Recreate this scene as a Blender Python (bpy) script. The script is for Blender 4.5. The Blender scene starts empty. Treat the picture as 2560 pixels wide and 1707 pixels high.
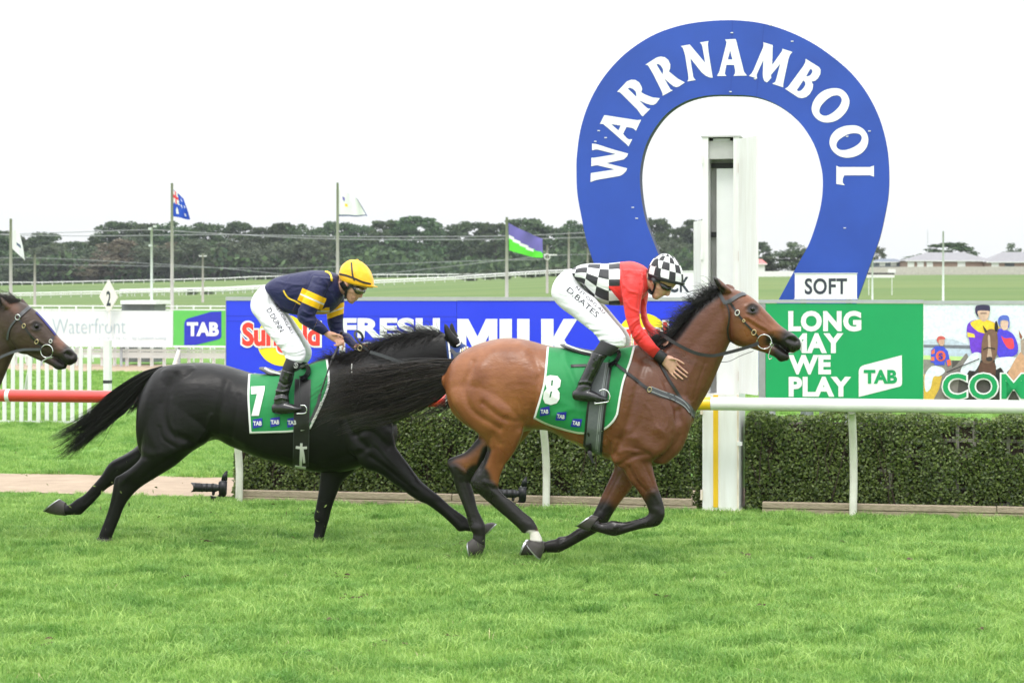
import bpy, bmesh, math, random
import numpy as np
from mathutils import Vector, Matrix
from mathutils.bvhtree import BVHTree

C = bpy.context.scene
COL = C.collection
rnd = random.Random(7)
nrng = np.random.default_rng(11)

# ---------------------------------------------------------------- camera
FPX, PW, PH, HOR, CAMZ = 5120.0, 2560.0, 1707.0, 720.0, 2.0   # focal length in photo pixels, photo size, horizon row, eye height
cam_d = bpy.data.cameras.new('camera'); cam = bpy.data.objects.new('camera', cam_d); COL.objects.link(cam)
cam.location = (0, 0, CAMZ); cam.rotation_euler = (math.pi/2, 0, 0)
cam_d.sensor_width = 36.0; cam_d.lens = 36.0*FPX/PW
cam_d.shift_y = -(PH/2 - HOR)/PW
cam_d.clip_start = 0.5; cam_d.clip_end = 6000
cam_d.dof.use_dof = True; cam_d.dof.focus_distance = 15.2; cam_d.dof.aperture_fstop = 5.6
C.camera = cam
# ---------------------------------------------------------------- sky and sun (bright overcast)
W = bpy.data.worlds.new('World'); C.world = W; W.use_nodes = True
nt = W.node_tree; nt.nodes.clear()
SUN_EL, SUN_AZ = math.radians(58), math.radians(205)
sky = nt.nodes.new('ShaderNodeTexSky'); sky.sky_type = 'NISHITA'; sky.sun_disc = False
sky.sun_elevation = SUN_EL; sky.sun_rotation = SUN_AZ; sky.air_density = 1.2; sky.dust_density = 3.0
tc = nt.nodes.new('ShaderNodeTexCoord'); mp = nt.nodes.new('ShaderNodeMapping'); mp.inputs['Scale'].default_value = (1.0, 1.0, 3.2)
nz = nt.nodes.new('ShaderNodeTexNoise'); nz.inputs['Scale'].default_value = 1.7; nz.inputs['Detail'].default_value = 6; nz.inputs['Roughness'].default_value = .55
cr = nt.nodes.new('ShaderNodeValToRGB')
cr.color_ramp.elements[0].position = .30; cr.color_ramp.elements[0].color = (.91, .955, .985, 1)
cr.color_ramp.elements[1].position = .62; cr.color_ramp.elements[1].color = (1.0, 1.0, 1.0, 1)
SKY_GAIN = 10.0
mul = nt.nodes.new('ShaderNodeVectorMath'); mul.operation = 'SCALE'
# overcast sky: three times brighter at the zenith than at the horizon
sz = nt.nodes.new('ShaderNodeSeparateXYZ'); mz = nt.nodes.new('ShaderNodeMapRange'); mz.inputs['From Min'].default_value = 0; mz.inputs['From Max'].default_value = 1
mz.inputs['To Min'].default_value = SKY_GAIN; mz.inputs['To Max'].default_value = SKY_GAIN*3
nt.links.new(tc.outputs['Generated'], sz.inputs[0]); nt.links.new(sz.outputs['Z'], mz.inputs['Value']); nt.links.new(mz.outputs[0], mul.inputs['Scale'])
mix = nt.nodes.new('ShaderNodeMix'); mix.data_type = 'RGBA'; mix.inputs['Factor'].default_value = .93     # cloud cover
bg = nt.nodes.new('ShaderNodeBackground'); bg.inputs['Strength'].default_value = .1
out = nt.nodes.new('ShaderNodeOutputWorld')
L = nt.links.new
L(tc.outputs['Generated'], mp.inputs['Vector']); L(mp.outputs[0], nz.inputs['Vector']); L(nz.outputs['Fac'], cr.inputs[0])
L(cr.outputs[0], mul.inputs[0]); L(sky.outputs[0], mix.inputs['A']); L(mul.outputs[0], mix.inputs['B'])
L(mix.outputs['Result'], bg.inputs['Color']); L(bg.outputs[0], out.inputs['Surface'])
sun_d = bpy.data.lights.new('sun', 'SUN'); sun_d.energy = 1.2; sun_d.angle = math.radians(14); sun_d.color = (1, .965, .91)
sun = bpy.data.objects.new('sun', sun_d); COL.objects.link(sun)
# the sun stands behind the camera, a little to its left
sdir = Vector((math.cos(SUN_EL)*-.42, math.cos(SUN_EL)*-.91, math.sin(SUN_EL)))
sun.rotation_euler = sdir.to_track_quat('Z', 'Y').to_euler()
C.view_settings.view_transform = 'Standard'; C.view_settings.look = 'None'
C.view_settings.exposure = 0.06; C.view_settings.gamma = 1.0; C.view_settings.use_curve_mapping = False
try:
    C.cycles.max_bounces = 6; C.cycles.transparent_max_bounces = 8
except Exception: pass

# ---------------------------------------------------------------- geometry helpers
TANH = 0.2047                                    # the track runs at this slope to the view
HD = math.atan(TANH)
DV = Vector((math.cos(HD), -math.sin(HD), 0))    # along the track, towards the right
LV = Vector((math.sin(HD), math.cos(HD), 0))     # across the track, away from the viewer
def onplane(px, py, I):
    """point seen at photo pixel (px,py) on the vertical plane along the track whose intercept at X=0 is I"""
    a = (px-PW/2)/FPX; Y = I/(1+TANH*a)
    return Vector((a*Y, Y, CAMZ-(py-HOR)*Y/FPX))
def atdepth(px, py, Y): return Vector(((px-PW/2)*Y/FPX, Y, CAMZ-(py-HOR)*Y/FPX))
def crop(x0, y0, x1, wout):
    s = wout/(x1-x0)
    return lambda x, y: (x0+x/s, y0+y/s)
cA = crop(1080, 620, 2040, 1882); cB = crop(80, 640, 1240, 2332); cC = crop(1340, 620, 1780, 1568); cD = crop(600, 620, 1000, 1425)
cE = crop(1080, 980, 1420, 1212); cF = crop(1300, 1080, 1720, 1937); cG = crop(860, 760, 1240, 1862); cH = crop(1700, 640, 2040, 1777)
cK = crop(1440, 60, 1840, 1568); cM = crop(1820, 60, 2240, 1568); cN = crop(0, 700, 300, 1809); cR = crop(1400, 20, 2300, 2016); cQ = crop(1860, 560, 2560, 2350)
cS = crop(2280, 740, 2560, 1568); cT = crop(440, 1140, 680, 2352); cU = crop(560, 740, 760, 1568); cV = crop(1340, 760, 1620, 1220)

def srgb(r, g, b):
    f = lambda c: (c/255/12.92) if c/255 <= .04045 else ((c/255+.055)/1.055)**2.4
    return (f(r), f(g), f(b))
def cr_spline(P, n):
    """Catmull-Rom through the rows of P, n samples per span"""
    P = np.asarray(P, float); Q = np.vstack([2*P[0]-P[1], P, 2*P[-1]-P[-2]]); o = []
    for i in range(1, len(Q)-2):
        for k in range(n):
            t = k/n; a, b, c, d = Q[i-1], Q[i], Q[i+1], Q[i+2]
            o.append(.5*((2*b)+(-a+c)*t+(2*a-5*b+4*c-d)*t*t+(-a+3*b-3*c+d)*t**3))
    o.append(P[-1]); return np.array(o)

class MB:
    """collects vertices and faces of one mesh"""
    def __init__(s): s.v = []; s.f = []; s.m = []
    def add(s, v, f, mi=0):
        b = len(s.v); s.v.extend([tuple(p) for p in v]); s.f.extend([tuple(i+b for i in q) for q in f]); s.m.extend([mi]*len(f)); return s
    def box(s, c, size, rot=None, mi=0):
        x, y, z = [k/2 for k in size]; R = rot if rot is not None else Matrix.Identity(3); c = Vector(c)
        v = [c+R @ Vector((i*x, j*y, k*z)) for i in (-1, 1) for j in (-1, 1) for k in (-1, 1)]
        return s.add(v, [(0,1,3,2),(4,6,7,5),(0,4,5,1),(2,3,7,6),(0,2,6,4),(1,5,7,3)], mi)
    def tube(s, pts, r, n=8, cap=True, mi=0, flat=1.0, up=None):
        pts = [Vector(p) for p in pts]; rr = r if hasattr(r, '__len__') else [r]*len(pts); V = []; F = []
        for i, p in enumerate(pts):
            t = (pts[min(i+1, len(pts)-1)]-pts[max(i-1, 0)]).normalized()
            u = Vector(up) if up is not None else (Vector((0, 0, 1)) if abs(t.z) < .9 else Vector((1, 0, 0)))
            a = t.cross(u).normalized(); b = t.cross(a).normalized()
            for k in range(n):
                w = 2*math.pi*k/n; V.append(p+a*(math.cos(w)*rr[i])+b*(math.sin(w)*rr[i]*flat))
        for i in range(len(pts)-1):
            for k in range(n): F.append((i*n+k, i*n+(k+1) % n, (i+1)*n+(k+1) % n, (i+1)*n+k))
        if cap: F.append(tuple(range(n))); F.append(tuple((len(pts)-1)*n+k for k in reversed(range(n))))
        return s.add(V, F, mi)
    def build(s, name, mats, parent=None, smooth=False, tag_=None):
        me = bpy.data.meshes.new(name); me.from_pydata(s.v, [], s.f)
        return finish(me, name, mats, parent, smooth, s.m)
def finish(me, name, mats, parent=None, smooth=False, mi=None):
    mats = mats if isinstance(mats, (list, tuple)) else [mats]
    for m in mats: me.materials.append(m)
    if mi is not None and len(mats) > 1: me.polygons.foreach_set('material_index', np.array(mi, dtype=np.int32))
    if smooth: me.polygons.foreach_set('use_smooth', np.ones(len(me.polygons), dtype=bool))
    me.update()
    o = bpy.data.objects.new(name, me); COL.objects.link(o)
    if parent is not None: par(o, parent)
    return o
def root_of(o):
    M = Matrix.Identity(4)
    while o is not None: M = (Matrix.LocRotScale(o.location, o.rotation_euler, o.scale)) @ M if o.parent is None else Matrix.LocRotScale(o.location, o.rotation_euler, o.scale) @ M; o = o.parent
    return M
def par(o, p):
    o.parent = p
    q = p; M = Matrix.Identity(4)
    while q is not None:
        M = q.matrix_parent_inverse @ Matrix.LocRotScale(q.location, q.rotation_euler, q.scale) @ M if q.parent is not None else Matrix.LocRotScale(q.location, q.rotation_euler, q.scale) @ M
        q = q.parent
    o.matrix_parent_inverse = M.inverted()
def tag(o, label=None, cat=None, group=None, kind=None):
    if label: o['label'] = label
    if cat: o['category'] = cat
    if group: o['group'] = group
    if kind: o['kind'] = kind
    return o
def thing(name, loc, label, cat, group=None):
    o = bpy.data.objects.new(name, None); o.empty_display_size = .2; COL.objects.link(o); o.location = loc
    return tag(o, label, cat, group)
def copy_tree(o, loc, label=None, group=None, rotz=None, scale=None):
    c = o.copy(); COL.objects.link(c); c.location = loc
    if rotz is not None: c.rotation_euler = (0, 0, rotz)
    if scale is not None: c.scale = (scale,)*3
    if label: c['label'] = label
    if group: c['group'] = group
    for ch in [x for x in bpy.data.objects if x.parent == o]:
        d = ch.copy(); COL.objects.link(d); d.parent = c
        for g in [x for x in bpy.data.objects if x.parent == ch]:
            e = g.copy(); COL.objects.link(e); e.parent = d
    return c

# ---------------------------------------------------------------- materials
def nodes_of(name):
    m = bpy.data.materials.new(name); m.use_nodes = True; n = m.node_tree; b = n.nodes['Principled BSDF']; return m, n, b
def mat(name, col, rough=.6, var=.0, scale=8.0, spec=.5, metal=0.0, bump=0.0, bscale=40.0, col2=None, sheen=0.0, coat=0.0, stretch=None, trans=0.0):
    m, n, b = nodes_of(name)
    b.inputs['Roughness'].default_value = rough; b.inputs['Metallic'].default_value = metal; b.inputs['Specular IOR Level'].default_value = spec
    b.inputs['Sheen Weight'].default_value = sheen; b.inputs['Coat Weight'].default_value = coat
    b.inputs['Base Color'].default_value = (*col, 1)
    if var or col2 or bump:
        t = n.nodes.new('ShaderNodeTexCoord'); src = t.outputs['Object']
        if stretch:
            q = n.nodes.new('ShaderNodeMapping'); q.inputs['Scale'].default_value = stretch; n.links.new(src, q.inputs[0]); src = q.outputs[0]
    if var or col2:
        z = n.nodes.new('ShaderNodeTexNoise'); z.inputs['Scale'].default_value = scale; z.inputs['Detail'].default_value = 5; z.inputs['Roughness'].default_value = .6
        r = n.nodes.new('ShaderNodeValToRGB'); n.links.new(src, z.inputs['Vector']); n.links.new(z.outputs['Fac'], r.inputs[0])
        a = [max(0, c*(1-var)) for c in col]; d = [min(1, c*(1+var)) for c in (col2 or col)]
        r.color_ramp.elements[0].position = .3; r.color_ramp.elements[1].position = .7
        r.color_ramp.elements[0].color = (*a, 1); r.color_ramp.elements[1].color = (*d, 1)
        n.links.new(r.outputs[0], b.inputs['Base Color'])
    if bump:
        z2 = n.nodes.new('ShaderNodeTexNoise'); z2.inputs['Scale'].default_value = bscale; z2.inputs['Detail'].default_value = 4
        bp = n.nodes.new('ShaderNodeBump'); bp.inputs['Strength'].default_value = bump; bp.inputs['Distance'].default_value = .02
        n.links.new(src, z2.inputs['Vector']); n.links.new(z2.outputs['Fac'], bp.inputs['Height']); n.links.new(bp.outputs[0], b.inputs['Normal'])
    return m
def leafmat(name, c1, c2, trans=.3, rough=.55, spec=.3, vary=0.0):
    """foliage: colour differs from leaf to leaf, some light passes through"""
    m, n, b = nodes_of(name)
    g = n.nodes.new('ShaderNodeNewGeometry'); r = n.nodes.new('ShaderNodeValToRGB')
    r.color_ramp.elements[0].color = (*c1, 1); r.color_ramp.elements[1].color = (*c2, 1)
    n.links.new(g.outputs['Random Per Island'], r.inputs[0]); col = r.outputs[0]
    if vary:        # every tree has its own shade of green
        oi = n.nodes.new('ShaderNodeObjectInfo'); hs = n.nodes.new('ShaderNodeHueSaturation'); m1 = n.nodes.new('ShaderNodeMapRange'); m2 = n.nodes.new('ShaderNodeMapRange')
        m1.inputs['To Min'].default_value = 1-vary; m1.inputs['To Max'].default_value = 1+vary; m2.inputs['To Min'].default_value = .47; m2.inputs['To Max'].default_value = .52
        n.links.new(oi.outputs['Random'], m1.inputs['Value']); n.links.new(oi.outputs['Random'], m2.inputs['Value']); n.links.new(m1.outputs[0], hs.inputs['Value']); n.links.new(m2.outputs[0], hs.inputs['Hue']); n.links.new(col, hs.inputs['Color']); col = hs.outputs[0]
    n.links.new(col, b.inputs['Base Color'])
    b.inputs['Roughness'].default_value = rough; b.inputs['Specular IOR Level'].default_value = spec
    t = n.nodes.new('ShaderNodeBsdfTranslucent'); mx = n.nodes.new('ShaderNodeMixShader'); mx.inputs[0].default_value = trans
    n.links.new(col, t.inputs['Color']); n.links.new(b.outputs[0], mx.inputs[1]); n.links.new(t.outputs[0], mx.inputs[2])
    n.links.new(mx.outputs[0], n.nodes['Material Output'].inputs['Surface'])
    return m

# ---------------------------------------------------------------- flat shapes, lettering
def curve_mesh(loops, depth=0.0, res=1):
    """filled 2-D shape with holes -> (verts, faces) arrays in its own plane (x, y, z)"""
    cu = bpy.data.curves.new('t', 'CURVE'); cu.dimensions = '2D'; cu.fill_mode = 'BOTH'; cu.extrude = depth
    for lp in loops:
        sp = cu.splines.new('POLY'); sp.points.add(len(lp)-1); sp.use_cyclic_u = True
        for p, q in zip(sp.points, lp): p.co = (q[0], q[1], 0, 1)
    return _to_arrays(cu)
def _to_arrays(cu):
    ob = bpy.data.objects.new('t', cu); COL.objects.link(ob)
    dg = bpy.context.evaluated_depsgraph_get(); ev = ob.evaluated_get(dg); me = ev.to_mesh()
    v = np.empty(len(me.vertices)*3); me.vertices.foreach_get('co', v); f = [tuple(p.vertices) for p in me.polygons]
    v = v.reshape(-1, 3).copy(); ev.to_mesh_clear(); bpy.data.objects.remove(ob); bpy.data.curves.remove(cu)
    return v, f
_txt = {}
def text_arrays(s, bold=0.0, spacing=1.0, shear=0.0):
    """lettering from the built-in typeface, scaled into the unit box"""
    k = (s, bold, spacing, shear)
    if k not in _txt:
        cu = bpy.data.curves.new('t', 'FONT'); cu.body = s; cu.offset = bold; cu.space_character = spacing; cu.shear = shear; cu.resolution_u = 4
        v, f = _to_arrays(cu); lo = v.min(0); hi = v.max(0); v = (v-lo)/np.maximum(hi-lo, 1e-6); v[:, 2] = 0; _txt[k] = (v, f)
    return _txt[k]
def smooth_loop(pts, n=4):
    P = list(pts); Q = [P[-1]]+P+[P[0], P[1]]; o = []
    for i in range(1, len(P)+1):
        a, b, c, d = map(np.array, (Q[i-1], Q[i], Q[i+1], Q[i+2]))
        for k in range(n):
            t = k/n; o.append(tuple(.5*((2*b)+(-a+c)*t+(2*a-5*b+4*c-d)*t*t+(-a+3*b-3*c+d)*t**3)))
    return o
def island_lift(n, F, step=.0005):
    """each separate shape a hair prouder than the one before, so that touching letters never share a plane"""
    p = list(range(n))
    def f_(i):
        while p[i] != i: p[i] = p[p[i]]; i = p[i]
        return i
    for q in F:
        a = f_(q[0])
        for k in q[1:]: p[f_(k)] = a
    ids = {}; return [ids.setdefault(f_(i), len(ids))*step for i in range(n)]
def on_board(V, F, I, name, m, parent, lift=.004):
    """flat shape given in photo pixels, laid on the board plane I, lift metres proud of it"""
    E_ = island_lift(len(V), F); pts = [onplane(x, y, I)-LV*(lift+e) for (x, y), e in zip(V, E_)]
    mb = MB(); mb.add(pts, F); return mb.build(name, m, parent)
def board_text(s, box, I, m, parent, bold=.02, lift=.004, spacing=1.0, shear=0.0, name='lettering', flip=None):
    v, f = text_arrays(s, bold, spacing, shear); x0, y0, x1, y1 = box
    V = [(x0+p[0]*(x1-x0), y1-p[1]*(y1-y0)) for p in v]
    return on_board(V, f, I, name, m, parent, lift)
def board_poly(loops, I, m, parent, lift=.004, name='print'):
    v, f = curve_mesh(loops); return on_board([(p[0], p[1]) for p in v], f, I, name, m, parent, lift)
def ell(cx, cy, rx, ry, n=32, a0=0, a1=2*math.pi, rot=0.0):
    o = []
    for k in range(n):
        w = a0+(a1-a0)*k/n; x, y = rx*math.cos(w), ry*math.sin(w); o.append((cx+x*math.cos(rot)-y*math.sin(rot), cy+x*math.sin(rot)+y*math.cos(rot)))
    return o
# ---------------------------------------------------------------- bodies: lofted parts fused into one skin
class Body:
    """Parts of a body are closed lofts between pairs of profile points; fuse() melts them into one continuous mesh.
    Profile points come through a crop's converter; I is the body's middle plane, off the metres across the track."""
    def __init__(s, I): s.I = I; s.V = []; s.F = []; s.log = []
    def pt(s, p, off): return onplane(p[0], p[1], s.I+off/math.cos(HD))
    def loft(s, cv, st, n=20, sub=4, ex=2.0, lat=None, round_=True):
        n = int(n*1.7); sub *= 2
        """st: rows ((ax,ay),(bx,by),half width, off[, tilt])"""
        R = []
        for r in st:
            a = s.pt(cv(*r[0]), r[3]); b = s.pt(cv(*r[1]), r[3]); R.append([*a, *b, r[2], r[4] if len(r) > 4 else ex])
        R = np.array(R); R = cr_spline(R, sub)
        rings = []
        for q in R:
            A = Vector(q[:3]); B = Vector(q[3:6]); c = (A+B)/2; u = (A-B)/2; e = q[7]; w = max(q[6], .002)
            ring = []
            for k in range(n):
                t = 2*math.pi*k/n; ct, sn = math.cos(t), math.sin(t)
                x = math.copysign(abs(ct)**(2/e), ct); y = math.copysign(abs(sn)**(2/e), sn)
                ring.append(c+u*x+(lat or LV)*(w*y))
            rings.append(ring)
        def cap(r0, r1):        # domed end
            c0 = sum(r0, Vector())/n; c1 = sum(r1, Vector())/n; d = (c0-c1)
            if d.length < 1e-6: return []
            d.normalize(); rad = sum((p-c0).length for p in r0)/n; o = []
            for fr, hh in ((.86, .28), (.55, .46), (.2, .54)):
                o.append([c0+(p-c0)*fr+d*(rad*hh) for p in r0])
            return o
        if round_:
            a = cap(rings[0], rings[1]); b = cap(rings[-1], rings[-2]); rings = a[::-1]+rings+b
        base = len(s.V); m = len(rings)
        for r in rings: s.V.extend([tuple(p) for p in r])
        for i in range(m-1):
            for k in range(n): s.F.append((base+i*n+k, base+i*n+(k+1) % n, base+(i+1)*n+(k+1) % n, base+(i+1)*n+k))
        s.F.append(tuple(base+k for k in reversed(range(n)))); s.F.append(tuple(base+(m-1)*n+k for k in range(n)))
        return s
    def tubes(s, pts3, radii, n=12):
        """round limb along 3-D points"""
        P = cr_spline(np.array([[*p, r] for p, r in zip(pts3, radii)]), 4)
        mb = MB(); pp = [Vector(q[:3]) for q in P]; rr = [max(q[3], .001) for q in P]
        d0 = (pp[0]-pp[1]).normalized(); d1 = (pp[-1]-pp[-2]).normalized()
        pp = [pp[0]+d0*rr[0]*.6]+pp+[pp[-1]+d1*rr[-1]*.4, pp[-1]+d1*rr[-1]*.75]; rr = [rr[0]*.5]+rr+[rr[-1]*.8, rr[-1]*.35]
        mb.tube(pp, rr, n); b = len(s.V); s.V.extend(mb.v); s.F.extend([tuple(i+b for i in f) for f in mb.f]); return s
    def fuse(s, voxel, smooth=5, lam=.5):
        me = bpy.data.meshes.new('t'); me.from_pydata(s.V, [], s.F)
        bm = bmesh.new(); bm.from_mesh(me); bmesh.ops.recalc_face_normals(bm, faces=bm.faces); bm.to_mesh(me); bm.free()
        ob = bpy.data.objects.new('t', me); COL.objects.link(ob)
        md = ob.modifiers.new('r', 'REMESH'); md.mode = 'VOXEL'; md.voxel_size = voxel; md.adaptivity = 0
        ev = ob.evaluated_get(bpy.context.evaluated_depsgraph_get()); m2 = ev.to_mesh()
        v = np.empty(len(m2.vertices)*3); m2.vertices.foreach_get('co', v); v = v.reshape(-1, 3)
        nf = len(m2.polygons); lt = np.empty(nf, dtype=np.int32); m2.polygons.foreach_get('loop_total', lt)
        li = np.empty(len(m2.loops), dtype=np.int32); m2.loops.foreach_get('vertex_index', li)
        ev.to_mesh_clear(); bpy.data.objects.remove(ob); bpy.data.meshes.remove(me)
        st = np.concatenate([[0], np.cumsum(lt)[:-1]])
        s.f = [tuple(li[a:a+k]) for a, k in zip(st.tolist(), lt.tolist())]
        # edges for smoothing
        q = np.array([f if len(f) == 4 else f+(f[2],) for f in s.f]); e = np.concatenate([q[:, [0, 1]], q[:, [1, 2]], q[:, [2, 3]], q[:, [3, 0]]])
        e = e[e[:, 0] != e[:, 1]]
        s.e = e; s.v = v; s.q = q
        for _ in range(smooth): s.relax(lam); s.relax(-lam*1.02)
        return s
    def relax(s, lam):
        n = len(s.v); e = s.e; acc = np.empty((n, 3)); cnt = np.bincount(e[:, 0], minlength=n)+np.bincount(e[:, 1], minlength=n)
        for k in range(3): acc[:, k] = np.bincount(e[:, 0], weights=s.v[e[:, 1], k], minlength=n)+np.bincount(e[:, 1], weights=s.v[e[:, 0], k], minlength=n)
        s.v = s.v+lam*(acc/np.maximum(cnt, 1)[:, None]-s.v)
    def normals(s):
        q = s.q; a = s.v[q[:, 2]]-s.v[q[:, 0]]; b = s.v[q[:, 3]]-s.v[q[:, 1]]; fn = np.cross(a, b); n = np.zeros_like(s.v)
        for k in range(4):
            for d in range(3): n[:, d] += np.bincount(q[:, k], weights=fn[:, d], minlength=len(s.v))
        return n/np.maximum(np.linalg.norm(n, axis=1), 1e-9)[:, None]
    def pix(s): return np.stack([PW/2+s.v[:, 0]*FPX/s.v[:, 1], HOR+(CAMZ-s.v[:, 2])*FPX/s.v[:, 1]], 1)
    def strokes(s, cv, rows, both=False):
        """muscle ridges (+) and grooves (-): rows (points, width in crop units, metres)"""
        N = s.normals(); px = s.pix(); k = abs(cv(1, 0)[0]-cv(0, 0)[0])
        near = np.clip(-(N @ np.array(LV))*1.6+.15, 0, 1)
        if both: near = np.abs(N @ np.array(LV))
        D = np.zeros(len(s.v))
        for pts, w, amp in rows:
            P = np.array([cv(*p) for p in pts]); P = cr_spline(P, 5) if len(P) > 2 else P
            lo = P.min(0)-3*w*k; hi = P.max(0)+3*w*k
            idx = np.where((px[:, 0] > lo[0]) & (px[:, 0] < hi[0]) & (px[:, 1] > lo[1]) & (px[:, 1] < hi[1]))[0]
            if len(idx) == 0: continue
            d = polydist(px[idx], P); D[idx] += amp*np.exp(-(d/(w*k))**2)*near[idx]
        s.v = s.v+N*D[:, None]; return s
    def make(s, name, m, parent=None, attrs=None):
        me = bpy.data.meshes.new(name); me.from_pydata(s.v.tolist(), [], s.f)
        for k, a in (attrs or {}).items():
            if a.ndim == 1: at = me.attributes.new(k, 'FLOAT', 'POINT'); at.data.foreach_set('value', a.astype(np.float32))
            else: at = me.attributes.new(k, 'FLOAT_VECTOR', 'POINT'); at.data.foreach_set('vector', a.astype(np.float32).ravel())
        return finish(me, name, m, parent, True)
    def bvh(s): return BVHTree.FromPolygons([tuple(p) for p in s.v], s.f)
def polydist(p, P):
    d = np.full(len(p), 1e9)
    if len(P) == 1: return np.hypot(p[:, 0]-P[0][0], p[:, 1]-P[0][1])
    for a, b in zip(P[:-1], P[1:]):
        ab = b-a; t = np.clip(((p-a) @ ab)/max(ab @ ab, 1e-9), 0, 1); c = a+t[:, None]*ab
        d = np.minimum(d, np.hypot(*(p-c).T))
    return d
def smooth01(x): x = np.clip(x, 0, 1); return x*x*(3-2*x)

def view_hit(bvhs, px, py, lift=0.0, default=None):
    """surface point met by the sight line through a photo pixel, lifted towards the viewer"""
    o = Vector((0, 0, CAMZ)); d = Vector(((px-PW/2)/FPX, 1, -(py-HOR)/FPX)).normalized(); best = None
    for b in bvhs:
        h = b.ray_cast(o, d)
        if h[0] is not None and (best is None or h[3] < best[1]): best = (h[0], h[3], h[1])
    if best is None: return default
    return best[0]-d*lift
def strip_on(bvhs, pts, half, name, m, parent, lift=.006, thick=.006, I=None, n=5, sub=4, mi_edge=None, edges=None):
    """strap lying on a surface along photo-pixel points; half = half width in photo pixels (number or list)"""
    P = cr_spline(np.array(pts, float), sub); H = np.interp(np.linspace(0, 1, len(P)), np.linspace(0, 1, len(half)), half) if hasattr(half, '__len__') else np.full(len(P), half)
    T = np.gradient(P, axis=0); T /= np.maximum(np.linalg.norm(T, axis=1), 1e-9)[:, None]; Nn = np.stack([-T[:, 1], T[:, 0]], 1)
    rows = []; last = None
    for p, h, nn in zip(P, H, Nn):
        r = []
        for k in range(n):
            q = p+nn*h*(2*k/(n-1)-1); r.append(view_hit(bvhs, q[0], q[1], lift) or (onplane(q[0], q[1], I) if I is not None else None))
        rows.append(r)
    rows = fill_none(rows)
    return sheet(rows, name, m, parent, thick)
def fill_none(rows):
    """points that missed the surface follow their neighbours"""
    R, Cc = len(rows), len(rows[0]); known = [(i, j) for i in range(R) for j in range(Cc) if rows[i][j] is not None]
    if not known: raise ValueError('no hits')
    o = [list(r) for r in rows]
    for i in range(R):
        for j in range(Cc):
            if rows[i][j] is None:
                k = min(known, key=lambda q: (q[0]-i)**2+(q[1]-j)**2); o[i][j] = rows[k[0]][k[1]].copy()
    return o
def sheet(rows, name, m, parent, thick, smooth=True, closed=False, tow=None):
    """grid of points -> sheet with thickness (extruded towards the viewer side)"""
    R, Cc = len(rows), len(rows[0]); V = [p for r in rows for p in r]
    arr = np.array([[*p] for p in V]).reshape(R, Cc, 3)
    du = np.gradient(arr, axis=0); dv = np.gradient(arr, axis=1); N = np.cross(du, dv); N /= np.maximum(np.linalg.norm(N, axis=2), 1e-9)[..., None]
    c = arr.mean((0, 1)); ref = np.array(tow if tow is not None else -LV)
    if (N.mean((0, 1)) @ ref) < 0: N = -N
    top = arr+N*thick; mb = MB(); nn = R*Cc
    mb.v = [tuple(p) for p in arr.reshape(-1, 3)]+[tuple(p) for p in top.reshape(-1, 3)]
    ix = lambda i, j: i*Cc+j
    for i in range(R-1):
        for j in range(Cc-1):
            q = (ix(i, j), ix(i, j+1), ix(i+1, j+1), ix(i+1, j)); mb.f.append(q); mb.f.append(tuple(nn+k for k in reversed(q)))
    edge = [ix(0, j) for j in range(Cc)]+[ix(i, Cc-1) for i in range(1, R)]+[ix(R-1, j) for j in range(Cc-2, -1, -1)]+[ix(i, 0) for i in range(R-2, 0, -1)]
    for a, b in zip(edge, edge[1:]+edge[:1]): mb.f.append((b, a, nn+a, nn+b))
    me = bpy.data.meshes.new(name); me.from_pydata(mb.v, [], mb.f)
    bm = bmesh.new(); bm.from_mesh(me); bmesh.ops.recalc_face_normals(bm, faces=bm.faces); bm.to_mesh(me); bm.free()
    o = finish(me, name, m, parent, smooth)
    if smooth:
        try: me.set_sharp_from_angle(angle=math.radians(50))
        except Exception: pass
    return o
def decal(bvhs, V2, F, name, m, parent, lift=.004, dice=None):
    """flat print given in photo pixels laid on a curved surface"""
    bm = bmesh.new(); vs = [bm.verts.new((x, y, 0)) for x, y in V2]
    for f in F:
        try: bm.faces.new([vs[i] for i in f])
        except ValueError: pass
    if dice:
        xs = [p[0] for p in V2]; ys = [p[1] for p in V2]
        for ax, lo, hi in ((0, min(xs), max(xs)), (1, min(ys), max(ys))):
            t = lo+dice
            while t < hi:
                co = [0, 0, 0]; no = [0, 0, 0]; co[ax] = t; no[ax] = 1
                bmesh.ops.bisect_plane(bm, geom=bm.verts[:]+bm.edges[:]+bm.faces[:], plane_co=co, plane_no=no); t += dice
    miss = []
    for v in bm.verts:
        h = view_hit(bvhs, v.co.x, v.co.y, lift)
        if h is None: miss.append(v)
        else: v.co = h
    if miss: bmesh.ops.delete(bm, geom=miss, context='VERTS')
    me = bpy.data.meshes.new(name); bm.to_mesh(me); bm.free()
    return finish(me, name, m, parent)
def place_text(s, c, w, h, ang, bold=.02, shear=0.0, spacing=1.0):
    """lettering in photo pixels: centre c, width along the line, height, angle (degrees, clockwise on the picture)"""
    v, f = text_arrays(s, bold, spacing, shear); t = math.radians(ang); o = []
    for p in v:
        x = (p[0]-.5)*w; y = -(p[1]-.5)*h; o.append((c[0]+x*math.cos(t)-y*math.sin(t), c[1]+x*math.sin(t)+y*math.cos(t)))
    return o, f

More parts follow.
